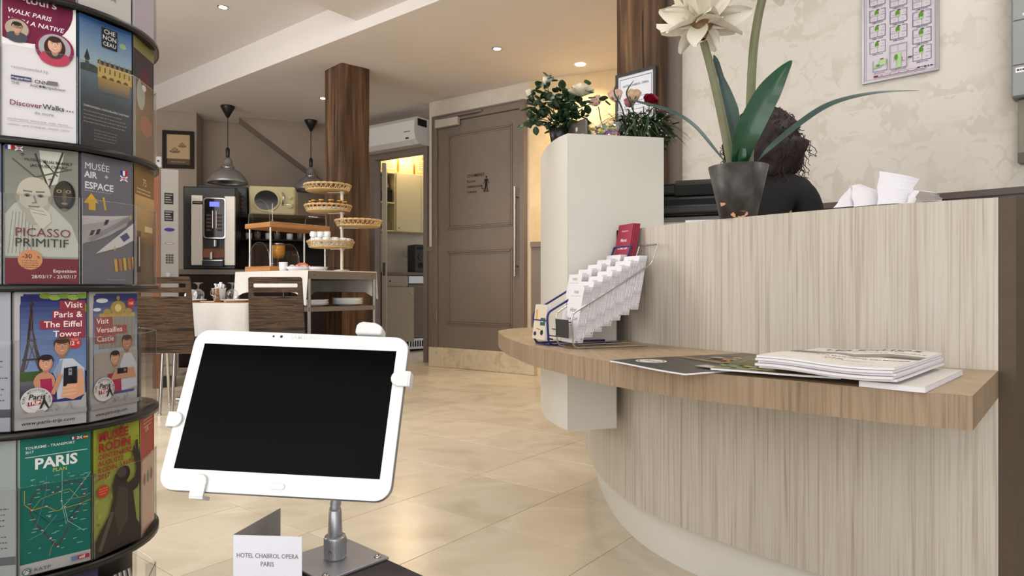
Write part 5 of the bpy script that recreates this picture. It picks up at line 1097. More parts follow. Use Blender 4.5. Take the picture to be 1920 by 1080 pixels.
pr.ell(.08, .035, .06, .06, '#3d5a54', 20); pr.ell(.08, .035, .045, .045, '#b5b3ae', 20); pr.line([(.04, .02), (.08, .05), (.13, .03)], .012, '#3d5a54'); pr.text('RATP', .18, .025, .075, '#45504d', .004, sx=1.3)
pr.rect(.70, .035, .80, .065, '#5c6f8c'); pr.rect(.80, .035, .97, .065, '#8f2c30'); pr.text('stif', .82, .040, .07, '#d9c7c4', .02)
brochure(-2, -50, pr, 'green Paris transport map with a heart drawn from metro lines', '#a9b5b0', n=4, behind='green transport map')
pr = Print(bw, bh, '#98a23c'); rr = random.Random(8)
for i in range(80): x, y = rr.random(), rr.uniform(.1, 1); pr.ell(x, y, rr.uniform(.01, .045), rr.uniform(.01, .04), rr.choice(('#a3ae3c', '#7c8630', '#b3bb50', '#6a7230', '#929c38')), 7, rot=rr.uniform(0, 90))
pr.poly([(0, 0), (0, .12), (.12, .2), (.3, .3), (.38, .42), (.36, .52), (.42, .6), (.55, .62), (.66, .54), (.70, .50), (.86, .53), (.90, .6), (.86, .68), (.80, .74), (.84, .80), (.88, .76), (.87, .83), (.92, .84), (.94, .76), (.99, .68), (1, .5), (.92, .44), (.82, .42), (.86, .3), (.9, .18), (1, .1), (1, 0)], '#3c352e')
pr.ell(.60, .585, .15, .15, '#332c26', 24); pr.ell(.57, .60, .10, .09, '#4c443c', 18); pr.poly([(.4, .3), (.5, .5), (.7, .46), (.7, .2), (.5, .1)], '#4a423a'); pr.line([(.1, .05), (.35, .3)], .08, '#5c5348')
for i, t in enumerate(('MUSÉE', 'RODIN')): pr.text(t, .06, .895-i*.085, .22, '#9c2430', .034)
for i, t in enumerate(('CENTENAIRE', 'AUGUSTE', 'RODIN, 1917—', '2017')): pr.text(t, .05, .755-i*.052, .125, '#9c2430', .022)
pr.ell(.16, .50, .125, .115, '#b3452f', 28); pr.noise_lines(.08, .52, .16, 3, .02, '#d98a70', .006)
brochure(-2, -20, pr, 'olive museum brochure with red capitals and a bronze statue raising an arm', '#6a6f34', n=5, behind='olive museum brochure')
pr = Print(bw, bh, '#c9a48f'); pr.rect(0, .62, 1, 1, '#a8483c'); pr.text('15€', .3, .85, .16, '#e8c9bc', .01); pr.noise_lines(.2, .95, .7, 3, .03, '#e0b5a5', .01, 2)
for x, c in ((.25, '#8f2c30'), (.5, '#3d6b4a'), (.75, '#5a4a3c')): pr.ell(x, .45, .09, .12, c, 14)
brochure(-2, 10, pr, 'salmon pink brochure with three small ovals, lower right of the carousel', '#c9a48f', n=3, behind='salmon pink brochure')
# --- level -3: fanned leaflets at the bottom
for i in range(14):
    a = math.radians(-12-i*1.2); n = Vector((math.cos(a), math.sin(a))); f = (i-7)*.035
    M = MC @ Matrix.Translation((n.x*(CR+.010-.0016*i), n.y*(CR+.010-.0016*i), EYE-SP*3+.0065)) @ Matrix.Rotation(math.radians(-14)+PI/2, 4, 'Z') @ Matrix.Rotation(-.05-.015*(14-i), 4, 'X')
    q = MB(); q.bx(-.045, .045, 0, .0011, 0, .168); th = thing('folded_leaflet', 'grey-edged leaflet fanned out in the bottom tier of the carousel', 'leaflet', M=M, group='fanned leaflets in the bottom tier'); q.build('sheet', ('paper_grey', 'leaf_edge', 'dark_grey')[i % 3], th)
pr = Print(bw, bh, '#3a3550'); brochure(-3, -50, pr, 'dark violet brochure in the bottom tier of the carousel', '#3a3550', n=3, behind='dark violet brochure')

for k, c_, lab in ((2, '#77706c', 'grey'), (1, '#8a8078', 'stone coloured'), (0, '#5a5f78', 'slate blue'), (-1, '#9b9ea6', 'pale blue-grey'), (-2, '#8c9490', 'greyish')):
    pr = Print(bw, bh, c_); pr.rect(0, .1, 1, .16, '#4a4a52'); pr.noise_lines(.1, .5, .85, 8, .04, '#3f3f46', .008, k+5); brochure(k, -80, pr, lab+' brochure at the far left edge of the carousel', c_, n=3, behind=lab+' edge brochure')
# ================================================================ TABLET ON ITS STAND
ex = Vector((1.0055, -.0646, -.035)); ey = Vector((.0568, .3854, .9121)); t0 = Vector((-.2387, .7059, EYE-.1284))
TMx = axes(t0, ex, ey)
tb_ = thing('tablet', 'white tablet computer with a black screen held by four white clips', 'tablet', M=TMx @ Matrix.Translation((0, 0, 0)))
TW, THh = .2440, .1755
def out_(w_, h_, r, cy=0, n=8): return rrect(w_, h_, r, n, 0, cy)
oc = -.0027
me = plate_mesh('body', [out_(TW, THh, .017, oc)], .0085, .003); me.transform(Matrix.Translation((0, 0, -.0046))); obj('body', me, 'satin_alu', tb_)
plate('front_glass', [out_(TW-.002, THh-.002, .016, oc)], .0012, Matrix.Translation((0, 0, .0)), 'white_gloss', tb_, .0004)
m, nt, b = newmat('screen_black'); b.inputs['Base Color'].default_value = (.0015, .0015, .0016, 1); b.inputs['Roughness'].default_value = .12; b.inputs['Specular IOR Level'].default_value = .04
q = MB(); q.bx(-.1085, .1085, -.068, .068, .0007, .0009); q.build('screen', 'screen_black', tb_, label='switched-off black screen')
pr = Print(.10, .02); pr.ell(.13, .5, .012, .012, '#2b2b2e', 14); pr.ell(.22, .5, .016, .016, '#3b3236', 14); pr.text('SAMSUNG', .32, .38, .075, '#d9dcdb', .012); pr.build('camera_and_logo', tb_, Matrix.Translation((-.045, .0675+.002, .0007)))
plate('home_button', [rrect(.0165, .0062, .003, 5, .004, -.0805)], .0012, Matrix.Translation((0, 0, .0008)), 'satin_alu', tb_); plate('home_button_face', [rrect(.0155, .0052, .0026, 5, .004, -.0805)], .0015, Matrix.Translation((0, 0, .0009)), 'white_gloss', tb_)
st = thing('tablet_stand', 'grey gooseneck stand with a square steel foot carrying the tablet', 'tablet stand', (-.196, .733, .548))
ST = MW[st.name]; si = ST.inverted()
R4 = math.atan2(-.67, .74)
q = MB(); q.M = Matrix.Rotation(R4, 4, 'Z'); q.box((0, 0, .0015), (.084, .084, .003), bev=.0008); q.build('foot_plate', 'satin_alu', st)
for sx, sy in ((1, 1), (1, -1), (-1, 1), (-1, -1)):
    q = MB(); q.M = Matrix.Rotation(R4, 4, 'Z'); q.lathe([(.0001, .0055), (.003, .005), (.0045, .003)], 14, (sx*.033, sy*.033, 0)); q.bx(sx*.033-.003, sx*.033+.003, sy*.033-.0004, sy*.033+.0004, .0052, .0058); q.build('screw', 'chrome', st)
q = MB(); q.lathe([(.0115, .003), (.0118, .005), (.0118, .026), (.011, .028), (.0001, .028)], 36); q.build('collar', 'satin_alu', st)
q = MB()
for i in range(40): a = 2*PI*i/40; q.cyl((.0119*math.cos(a), .0119*math.sin(a), .006), (.0119*math.cos(a), .0119*math.sin(a), .025), .0004, 4)
q.build('knurling', 'satin_alu', st, kind='stuff')
q = MB(); q.M = Matrix.Rotation(-1.75, 4, 'Z'); q.cyl((.0115, 0, .0135), (.0128, 0, .0135), .0022, 12); q.build('set_screw', 'chrome', st)
q = MB(); q.lathe([(.0078, .028), (.0078, .03), (.0068, .056), (.006, .057), (.0001, .057)], 28); q.build('tapered_tube', 'satin_alu', st)
back = TMx @ Vector((0, -.01, -.012)); tgt = si @ back
gp = smooth_path([(0, 0, .056), (0, .004, .095), (tgt.x*.4, .012, .135), (tgt.x*.8, tgt.y+.03, tgt.z-.01), tuple(tgt)], 12); rs = [.0063 if i % 2 else .0054 for i in range(len(gp))]
q = MB(); q.tube(gp, rs, 16); q.build('gooseneck', 'satin_alu', st)
# bracket with four clips
def W2(p): return si @ (TMx @ Vector(p))
q = MB()
for a, b_ in (((-.10, .03, -.012), (.118, -.0, -.012)), ((-.075, -.085, -.012), (.07, .09, -.012))): q.tube([W2(a), W2(b_)], .006, 8)
q.build('back_bracket', 'white_plastic', st)
def clip(cx, cy, ang, w_, reach, depth=.014, big=False):
    """hook over the edge; ang = direction pointing to the tablet centre"""
    M = TMx @ Matrix.Translation((cx, cy, 0)) @ Matrix.Rotation(ang, 4, 'Z'); ol = []
    n = 8; r = w_/2
    pts = [(-.003, -r), (reach-r, -r)]+[(reach-r+r*math.cos(-PI/2+PI*k/n), r*math.sin(-PI/2+PI*k/n)) for k in range(1, n)]+[(reach-r, r), (-.003, r)]
    me = plate_mesh('clip', [pts], .003, .0008); me.transform(M @ Matrix.Translation((0, 0, .0032))); me.transform(si); c = obj('clip', me, 'white_plastic', st)
    q = MB(); q.box((-.003, 0, -.004), (.004, w_, .016), bev=.001); q.M = Matrix()
    me = q.mesh('clip_side', si @ M); obj('clip_side', me, 'white_plastic', c)
clip(TW/2+.001, .037, PI, .017, .016); clip(-TW/2-.001, -.018+.0, 0, .016, .012); clip(-.0765, -THh/2-.0045, PI/2, .015, .020)
M = TMx @ Matrix.Translation((.074, THh/2+.004, -.006)); q = MB(); pts = [(-.014, -.006), (.016, -.006), (.016, .003), (.008, .0075), (-.008, .0085), (-.0135, .005)]
me = plate_mesh('top_clip', [fillet([(x, y, 0) for x, y in pts], .003, 4, True)], .02, .002); me.transform(si @ M); obj('top_clip', me, 'white_plastic', st)
# pedestal and card
c0_ = Vector((-.197, .787)); e1_ = Vector((.74, -.67)).normalized(); e2_ = Vector((-.67, -.74)).normalized()
q = MB(); q.prism([tuple(c0_-e1_*.0015-e2_*.002), tuple(c0_+e1_*.40), tuple(c0_+e1_*.40+e2_*.26), tuple(c0_-e1_*.0015+e2_*.26)], 0, .5475)
pd = solo(q, 'pedestal', 'pedestal_dark', 'dark brown pedestal block under the tablet stand and the name card', 'pedestal')
D_ = .655; zc_ = .5478
A, B, Cc = P(437, 0, D_), P(566, 0, D_-.005), P(526, 0, .735)
th = thing('name_card', 'folded white card reading HOTEL CHABROL OPERA PARIS in front of the tablet stand', 'card', (A.x, A.y, zc_)); zt_ = EYE-(1003-540)/F*D_-zc_
def panel_(a, b_, h0, h1, th_=.0006):
    a2, b2 = Vector((a.x, a.y)), Vector((b_.x, b_.y)); d = (b2-a2).normalized(); n = Vector((-d.y, d.x))*th_; q = MB()
    q.add([(a2.x, a2.y, 0), (b2.x, b2.y, 0), (b2.x+n.x, b2.y+n.y, 0), (a2.x+n.x, a2.y+n.y, 0), (a2.x, a2.y, h0), (b2.x, b2.y, h1), (b2.x+n.x, b2.y+n.y, h1), (a2.x+n.x, a2.y+n.y, h0)], [(0, 3, 2, 1), (4, 5, 6, 7), (0, 1, 5, 4), (1, 2, 6, 5), (2, 3, 7, 6), (3, 0, 4, 7)], False); return q
O = Vector((0, 0)); q = panel_(O, Vector((B.x-A.x, B.y-A.y)), zt_, zt_); q.build('front_leaf', 'paper', th)
q = panel_(O+Vector((0, .0008)), Vector((Cc.x-A.x, Cc.y-A.y)), zt_, zt_); q.build('back_leaf', 'paper_grey', th)
wC = (Vector((B.x-A.x, B.y-A.y))).length; pr = Print(wC, zt_); pr.text('HOTEL CHABROL OPERA', .5, .62, .094, '#77767c', 0, 'CENTER', sx=.84); pr.text('PARIS', .5, .48, .094, '#77767c', 0, 'CENTER', sx=.84); pr.rect(0, 0, 1, .03, '#1d1a30')
pr.build('card_print', th, axes(Vector((0, -.0003, 0)), (B.x-A.x, B.y-A.y, 0), (0, 0, 1)))
# ================================================================ RECEPTION DESK
ZC, ZL, ZB = 1.04, .677, .15
path = smooth_path([(.36, 3.2, 0), (.327, 2.95, 0), (.320, 2.72, 0), (.326, 2.50, 0), (.345, 2.33, 0), (.382, 2.17, 0), (.44, 2.03, 0), (.52, 1.90, 0), (.63, 1.755, 0), (.754, 1.61, 0), (.88, 1.487, 0), (1.019, 1.386, 0)], 5)
path = [Vector((p.x, p.y)) for p in path]
def offset(pts, d):
    o = []
    for i, p in enumerate(pts):
        t = (pts[min(i+1, len(pts)-1)]-pts[max(i-1, 0)]).normalized(); o.append(p+Vector((-t.y, t.x))*d)   # +d = behind the desk front
    return o
inner = offset(path, .03); deep = offset(path, .30)
desk = thing('reception_desk', 'curved reception desk in pale striped veneer with a dark end panel', 'reception desk', (.75, 1.9, 0))
DM = MW[desk.name]
q = MB(); q.prism([tuple(p) for p in path]+[tuple(p) for p in inner[::-1]], ZB, ZC); q.build('front_panel', 'ash_veneer', desk, world=True)
q = MB(); q.prism([tuple(p) for p in inner]+[tuple(p) for p in offset(path[10:], .27)[::-1]], ZC-.022, ZC-.0003); q.build('counter_top', 'ash_veneer', desk, world=True)
tk = offset(path, .055); q = MB(); q.prism([tuple(p) for p in tk]+[tuple(p) for p in offset(path, .075)[::-1]], 0, ZB-.0005); q.build('toe_kick', 'white_laminate', desk, world=True, label='white recessed plinth of the desk')
ed = Vector((.788, .615)); e0 = path[-1]; q = MB(); q.prism([tuple(e0+ed*.0008), tuple(e0+ed*.75), tuple(e0+ed*.75+Vector((.019, -.024))), tuple(e0+ed*.0+Vector((.019, -.024)))], 0, ZC); q.build('end_panel', 'brown_end', desk, world=True, label='dark brown end panel')
q = MB(); q.prism([(.52, 2.42), (1.0, 1.95), (1.25, 1.72), (1.75, 2.12), (1.35, 2.6), (1.0, 2.72), (.86, 2.85), (.52, 2.85)], .72, .745); q.build('inner_worktop', 'white_laminate', desk, world=True)
q = MB(); q.prism([(.75, 2.45), (.85, 2.42), (.9, 2.5), (.8, 2.55)], 0, .7195); q.prism([(1.2, 1.85), (1.3, 1.82), (1.35, 1.9), (1.25, 1.95)], 0, .7195); q.build('inner_leg', 'white_laminate', desk, world=True, kind='stuff')
# writing ledge
le = smooth_path([(.20, 2.93, 0), (.05, 2.88, 0), (-.045, 2.72, 0), (-.05, 2.56, 0), (-.022, 2.32, 0), (.015, 2.14, 0), (.062, 1.955, 0), (.13, 1.79, 0), (.205, 1.61, 0), (.29, 1.47, 0), (.40, 1.34, 0), (.52, 1.235, 0), (.63, 1.135, 0), (.742, 1.065, 0)], 5)
le = [Vector((p.x, p.y)) for p in le]
back = [p for p in offset(path, -.0012) if p.y < 3.0][::-1]
ledge = thing('writing_ledge', 'curved warm-toned wooden ledge projecting from the front of the reception desk', 'shelf', (.4, 1.6, ZL-.055))
cabo = [(.179, 2.152), (.508, 2.22)]
bk = [p for p in back if p.y < 2.165]; bk[0:0] = []
pts = [tuple(p) for p in le]+[tuple(back[0])]+[tuple(p) for p in back[1:]]
# outline runs round the white cabinet: front corner then along the panel
out = [tuple(p) for p in le]+[tuple(p) for p in back if p.y < 2.19]+[(.345, 2.184), (.177, 2.150), (.148, 2.22), (.123, 2.35), (.110, 2.55), (.135, 2.76), (.20, 2.80)]
q = MB(); q.prism(out, ZL-.001, ZL); q.build('ledge_surface', 'walnut_ledge_top', ledge, world=True)
q = MB(); q.prism(out, ZL-.057, ZL-.0012); q.build('ledge_board', 'walnut_ledge_edge', ledge, world=True)
# white rounded cabinet
cb_ = smooth_path([(.180, 2.153, 0), (.150, 2.225, 0), (.125, 2.35, 0), (.112, 2.52, 0), (.118, 2.65, 0), (.15, 2.75, 0)], 6)
CBZ0, CBZ1 = .387, 1.353
cab = thing('rounded_cabinet', 'tall white cabinet with a rounded left side hanging at the desk', 'cabinet', (.3, 2.4, CBZ0))
poly = [tuple(Vector((p.x, p.y))) for p in cb_]+[(.318, 2.76), (.318, 2.19)]
q = MB(); q.prism([(p.x, p.y) for p in cb_]+[(.317, 2.75), (.317, 2.185)], CBZ0, CBZ1); q.build('side_panel', 'white_laminate', cab, world=True)
fl_ = lambda x: 2.1505+(x-.1815)*.193
q = MB(); q.prism([(.1815, fl_(.1815)), (.345, fl_(.345)), (.345, fl_(.345)+.006), (.1815, fl_(.1815)+.006)], CBZ0, ZC+.0004); q.prism([(.1815, fl_(.1815)), (.508, fl_(.508)), (.508, fl_(.508)+.012), (.1815, fl_(.1815)+.006)], ZC+.0004, CBZ1); q.build('front_panel', 'white_laminate', cab, world=True)
q = MB(); q.prism([(.3185, fl_(.3185)+.0125), (.5080, fl_(.508)+.0125), (.5080, 2.70), (.3185, 2.70)], ZC+.0005, CBZ1); q.build('upper_box', 'white_laminate', cab, world=True)
# ================================================================ THINGS ON THE DESK
def pot(r0, r1, h, q=None): q = q or MB(); q.lathe([(.0001, 0), (r0, 0), (r1, h), (r1-.004, h+.001), (r1-.007, h-.004), (r0*.9, .01), (.0001, .01)], 32, cap=False); return q
def leaf_mb(q, spine, wid, up=(0, 0, 1), fold=.15, n=None, wf=None, tilt=None):
    pts = smooth_path(spine, 6); m = len(pts)-1; up = Vector(up)
    def fn(u, v):
        i = min(int(v*m), m-1); f = v*m-i; p = pts[i].lerp(pts[i+1], f); t = (pts[i+1]-pts[max(i-1, 0)]).normalized(); s = t.cross(up)
        if s.length < 1e-4: s = Vector((1, 0, 0))
        s.normalize(); nn = s.cross(t); a = (u-.5)*2; w = wid*(wf(v) if wf else math.sin(PI*min(1, v*.92+.08))**.6)
        return p+s*a*w/2+nn*abs(a)*w*fold
    q.grid(fn, 6, max(8, m)); return q
fp = P(1384, 0, 1.83); FP = Vector((fp.x, 1.83, ZC))
am = thing('amaryllis_plant', 'tall white amaryllis in a dark grey ceramic pot on the reception counter', 'potted plant', FP)
q = pot(.048, .080, .145); q.build('pot', 'pot_ceramic', am, label='dark grey pot with chipped terracotta patches')
q = MB(); q.lathe([(.0001, .125), (.071, .125), (.071, .12)], 24); q.build('soil', 'dark_cabinet', am)
for (x0, y0, w_, h_) in ((1356, 379, 20, 8), (1392, 400, 26, 14)):
    q = MB(); r = .0; rr = random.Random(w_)
    pts = []
    for i in range(12):
        a = 2*PI*i/12; px_ = x0+w_/2*math.cos(a)*(1+rr.uniform(-.25, .25)); py_ = y0+h_/2*math.sin(a)*(1+rr.uniform(-.2, .2)); z = P(0, py_, 1.76).z-ZC; rad = .048+(.080-.048)*max(0, z)/.145+.0006
        xx = (px_-960)/F*1.765-FP.x; xx = max(-rad*.95, min(rad*.95, xx)); pts.append((xx, -math.sqrt(rad*rad-xx*xx), max(z, .0005)))
    q.add(pts, [tuple(range(12))], False); q.build('chip', 'terracotta', am)
def A(x, y, D): return P(x, y, D)-FP
stems = [[(1372, 312, 1.84), (1356, 230, 1.84), (1336, 140, 1.83), (1319, 78, 1.82)], [(1404, 312, 1.85), (1407, 200, 1.86), (1412, 100, 1.86), (1422, 30, 1.85), (1436, -28, 1.84)]]
for s_, r in zip(stems, ((.0125, .0105), (.0125, .0115))):
    p = smooth_path([A(*k) for k in s_], 8); q = MB(); q.tube(p, [r[0]+(r[1]-r[0])*i/(len(p)-1) for i in range(len(p))], 16); q.build('stem', 'amaryllis_stem', am)
# broad leaves
for sp_, w_, up, mt_, wf in (
    ([(1383, 318, 1.80), (1396, 262, 1.76), (1428, 195, 1.74), (1462, 142, 1.74), (1485, 113, 1.75)], .068, (.1, -1, .3), 'amaryllis_leaf', lambda v: (.45+.55*math.sin(PI*min(1, v*1.05)**.8))*(1-max(0, v-.6)/.4)**.55 if v < 1 else 0),
    ([(1392, 312, 1.9), (1378, 240, 1.93), (1362, 178, 1.94), (1350, 140, 1.94), (1338, 102, 1.93)], .050, (-.2, -1, .2), 'amaryllis_leaf_dark', lambda v: (.8 if v < .35 else .9-.55*min(1, (v-.35)/.35)) if v < .9 else .35*(1-v)/.1),
    ([(1366, 314, 1.82), (1340, 282, 1.80), (1300, 236, 1.79), (1255, 209, 1.79), (1200, 193, 1.82), (1176, 186, 1.84)], .026, (.2, -.8, 1), 'amaryllis_leaf_dark', None),
    ([(1416, 310, 1.82), (1440, 282, 1.78), (1500, 232, 1.75), (1560, 195, 1.74), (1640, 175, 1.76), (1728, 170, 1.80)], .024, (-.3, -.8, 1), 'amaryllis_leaf_dark', None),
    ([(1398, 318, 1.86), (1404, 280, 1.9), (1412, 240, 1.91), (1409, 205, 1.92)], .032, (0, -1, .1), 'amaryllis_leaf', None),
    ([(1393, 316, 1.79), (1390, 300, 1.775), (1392, 285, 1.77), (1391, 270, 1.77)], .022, (0, -1, .1), 'amaryllis_leaf', None)):
    q = MB(); leaf_mb(q, [A(*k) for k in sp_], w_, up, .12, wf=wf); q.build('leaf', mt_, am)
def petal(q, M, L, W, curl=.3, cup=.3, n=7, tipw=.0, ruf=.0, seed=0):
    def fn(u, v):
        a = (u-.5)*2; w = W*(math.sin(PI*min(1, .06+v*.90))**.65*(1-.15*v)+tipw*v)
        z = cup*W*.5*a*a+curl*L*v*v+ruf*math.sin(a*5+seed+v*4)*v*L
        return M @ Vector((a*w/2, L*v, z))
    q.grid(fn, 6, n); return q
def bloom(center, parent, S, seed, matn='petal_white', dirs=None, up=Vector((0, 0, 1))):
    rr = random.Random(seed)
    for k, (az, el, L, W, curl) in enumerate(dirs):
        q = MB(); M = Matrix.Translation(center) @ Matrix.Rotation(math.radians(az), 4, 'Z') @ Matrix.Rotation(math.radians(el), 4, 'X')
        petal(q, M, L*S, W*S, curl, .35, 8, seed=k, ruf=.02); q.build('petal', matn, parent)
B1 = A(1315, 52, 1.82)
q = MB(); q.lathe([(.012, -.032), (.020, -.012), (.036, .012), (.034, .014), (.0001, .0)], 20, cap=False, c=tuple(B1)); q.build('flower_sheath', 'sheath', am)
# three trumpets: azimuth 0 = away from the camera (+Y), 180 = towards it
lst = []
for az0, el0, n_ in ((75, 25, 6), (-75, 25, 6), (180, 30, 6), (0, 35, 5), (130, 70, 5)):
    ax = Matrix.Rotation(math.radians(az0), 4, 'Z') @ Matrix.Rotation(math.radians(el0), 4, 'X')
    for i in range(n_):
        q = MB(); M = Matrix.Translation(B1+Vector((0, 0, .018))) @ ax @ Matrix.Rotation(2*PI*i/n_, 4, 'Y') @ Matrix.Rotation(math.radians(38+6*(i % 2)), 4, 'X') @ Matrix.Translation((0, .012, 0))
        petal(q, M, .098+.012*(i % 3), .062, -.22, .30, 8, seed=i, ruf=.015); q.build('petal', 'petal_white', am)
q = MB()
for i in range(10):
    a = i*.63; q.tube(smooth_path([B1+Vector((0, 0, .02)), B1+Vector((.02*math.cos(a), -.02*abs(math.sin(a)), .07)), B1+Vector((.04*math.cos(a), -.04*abs(math.sin(a)), .12))], 4), .0011, 5)
q.build('stamens', 'petal_cream', am, kind='stuff')
for (dx, dy, dz, L_, W_) in ((-.35, -.55, -.75, .088, .062), (.45, -.35, -.80, .085, .058), (-.95, -.35, -.25, .105, .062), (.95, -.4, -.3, .105, .062), (-.6, -.8, -.1, .09, .066), (.25, -.95, -.12, .092, .07), (.75, -.7, .12, .10, .06), (-.9, -.2, .3, .10, .05), (-.5, .6, -.6, .085, .06), (.6, .6, -.55, .085, .06), (-.2, -.8, .6, .10, .07), (.4, -.7, .75, .10, .06), (-.7, -.3, .8, .105, .06)):
    dv = Vector((dx, dy, dz)).normalized(); side = dv.cross(Vector((0, 0, 1))).normalized(); nz = side.cross(dv)
    M = Matrix.Identity(4); M.col[0][0:3] = tuple(side); M.col[1][0:3] = tuple(dv); M.col[2][0:3] = tuple(nz); M.col[3][0:3] = tuple(B1+Vector((0, 0, .016))+dv*.012)
    q = MB(); petal(q, M, L_, W_, -.18, .22, 8, seed=int(dx*10), ruf=.02); q.build('petal', 'petal_white', am)
B2 = A(1440, -36, 1.84)
q = MB(); q.lathe([(.012, -.03), (.020, -.01), (.034, .012), (.0001, 0)], 18, cap=False, c=tuple(B2)); q.build('flower_sheath', 'sheath', am)
for az0, el0 in ((80, 10), (-80, 5), (180, 15), (0, 15)):
    ax = Matrix.Rotation(math.radians(az0), 4, 'Z') @ Matrix.Rotation(math.radians(el0), 4, 'X')
    for i in range(6):
        q = MB(); M = Matrix.Translation(B2+Vector((0, 0, .012))) @ ax @ Matrix.Rotation(2*PI*i/6+.3, 4, 'Y') @ Matrix.Rotation(math.radians(36), 4, 'X') @ Matrix.Translation((0, .012, 0))
        petal(q, M, .092, .055, -.22, .3, 8, seed=i, ruf=.015); q.build('petal', 'petal_white', am)
for (dx, dy, dz, L_, W_) in ((.75, -.5, -.55, .085, .055), (.35, -.7, -.75, .08, .055), (.95, -.2, -.35, .09, .05), (-.75, -.4, -.4, .085, .05), (.6, .5, -.55, .085, .055), (-.9, .2, -.25, .09, .05)):
    dv = Vector((dx, dy, dz)).normalized(); side = dv.cross(Vector((0, 0, 1))).normalized(); nz = side.cross(dv)
    M = Matrix.Identity(4); M.col[0][0:3] = tuple(side); M.col[1][0:3] = tuple(dv); M.col[2][0:3] = tuple(nz); M.col[3][0:3] = tuple(B2+Vector((0, 0, .016))+dv*.012)
    q = MB(); petal(q, M, L_, W_, -.18, .22, 8, seed=int(dx*10), ruf=.02); q.build('petal', 'petal_white', am)
# rose plant in a black pot on the white cabinet
rp = Vector((P(1048, 0, 2.33).x, 2.33, CBZ1)); ro = thing('rose_plant', 'potted rose bush with cream blooms in a black plastic pot on the white cabinet', 'potted plant', rp)
q = pot(.026, .036, .055); q.build('pot', 'black_plastic', ro)
lf = MB()
def lfn(u, v): a = (u-.5)*2; w = .026*math.sin(PI*min(1, .05+v*.95))**.8; return Vector((a*w/2, v*.035, .004*abs(a)+.006*v*v-.0))
lf.grid(lfn, 4, 6); lfm = lf.mesh('leaf'); lfm.materials.append(MATS['leaf_dark']); lfm2 = lfm.copy(); lfm2.materials.clear(); lfm2.materials.append(MATS['leaf_green'])
rr = random.Random(21)
def R(x, y, D=2.33): return P(x, y, D)-rp
anchors = []
for k, (x, y, D) in enumerate(((1022, 152, 2.33), (996, 176, 2.32), (1092, 168, 2.30), (1066, 165, 2.38), (992, 225, 2.34), (1108, 195, 2.33), (1040, 185, 2.25), (1085, 215, 2.27), (1010, 205, 2.28), (1050, 200, 2.40), (1100, 235, 2.36), (1075, 185, 2.42))):
    p0 = Vector((rr.uniform(-.01, .01), rr.uniform(-.01, .01), .05)); p1 = R(x, y, D); pm_ = p0.lerp(p1, .5)+Vector((rr.uniform(-.01, .01), rr.uniform(-.02, .02), .02)); sp_ = smooth_path([p0, pm_, p1], 6)
    q = MB(); q.tube(sp_, .0016, 5); q.build('stem', 'stem_green', ro); anchors += [s for s in sp_[3:]]
cnt = 0
while cnt < 240:
    s = rr.choice(anchors)+Vector((rr.gauss(0, .016), rr.gauss(0, .02), rr.gauss(0, .013)))
    if (s.z < .045 and math.hypot(s.x, s.y) < .07) or s.z > .245: continue
    o = obj('leaf', lfm if rr.random() < .68 else lfm2, None, ro); k = rr.uniform(.7, 1.15)
    o.matrix_basis = Matrix.Translation(s) @ Matrix.Rotation(rr.uniform(0, 2*PI), 4, 'Z') @ Matrix.Rotation(rr.uniform(-1.1, .6), 4, 'X') @ Matrix.Rotation(rr.uniform(-.8, .8), 4, 'Y') @ Matrix.Scale(k, 4); cnt += 1
for x, y in ((994, 215), (991, 232), (1003, 226), (1004, 245)):
    o = obj('leaf', lfm2, None, ro); o.matrix_basis = Matrix.Translation(R(x, y-8)) @ Matrix.Rotation(rr.uniform(-.4, .4), 4, 'Y') @ Matrix.Rotation(-1.45, 4, 'X') @ Matrix.Scale(.9, 4)
def rose(c, parent, r, m_, open_=1.0, tilt=(0, 0), bud=False, m2=None, seed=0):
    base = Matrix.Translation(c) @ Matrix.Rotation(tilt[0], 4, 'X') @ Matrix.Rotation(tilt[1], 4, 'Y'); rr_ = random.Random(seed)
    for layer, (n_, rad, h, lean) in enumerate(((3, .28, 1.55, .02), (4, .50, 1.55, .04), (5, .72, 1.45, .08*open_), (6, .90, 1.25, .20*open_))):
        if bud and layer > 1: break
        for i in range(n_):
            a = 2*PI*i/n_+layer*.7; q = MB()
            def fn(u, v):
                b_ = a+(u-.5)*2*PI/n_*1.45; k = rad*(.35+.65*math.sin(min(1, v*1.5)*PI/2))-rad*.18*v*v+lean*v*v; z = h*v*(1-.26*(u*2-1)**2*v)
                if v > .82: k += (v-.82)*(1.0 if layer > 1 else .2)*open_
                return base @ Vector((r*k*math.cos(b_), r*k*math.sin(b_), r*(z*1.0-.1)))
            q.grid(fn, 6, 7); q.build('petal', m2 if (m2 and layer >= 2) else m_, parent)
    q = MB(); q.M = base
    for i in range(5): a = 2*PI*i/5; leaf_mb(q, [(0, 0, -.08*r), (r*.6*math.cos(a), r*.6*math.sin(a), .1*r), (r*.8*math.cos(a), r*.8*math.sin(a), .5*r)], r*.16, (math.cos(a), math.sin(a), .2), .1)
    q.build('sepals', 'leaf_green', parent, kind='stuff')
rose(R(1090, 178, 2.30), ro, .026, 'petal_cream', .8, (-.2, .2), seed=1)
for i in range(15):
    q = MB(); M = Matrix.Translation(R(1090, 180, 2.30)) @ Matrix.Rotation(2*PI*i/7.5+.2*(i > 7), 4, 'Z') @ Matrix.Rotation(math.radians(12 if i < 8 else 38), 4, 'X') @ Matrix.Translation((0, .004, 0))
    petal(q, M, .046 if i < 8 else .040, .036, .12, .35, 7, seed=i, ruf=.03, tipw=.1); q.build('petal', 'petal_cream', ro)
rose(R(1022, 158, 2.33), ro, .017, 'petal_cream', .2, (0, 0), True); rose(R(996, 182, 2.32), ro, .020, 'petal_cream', .2, (.1, -.5), True)
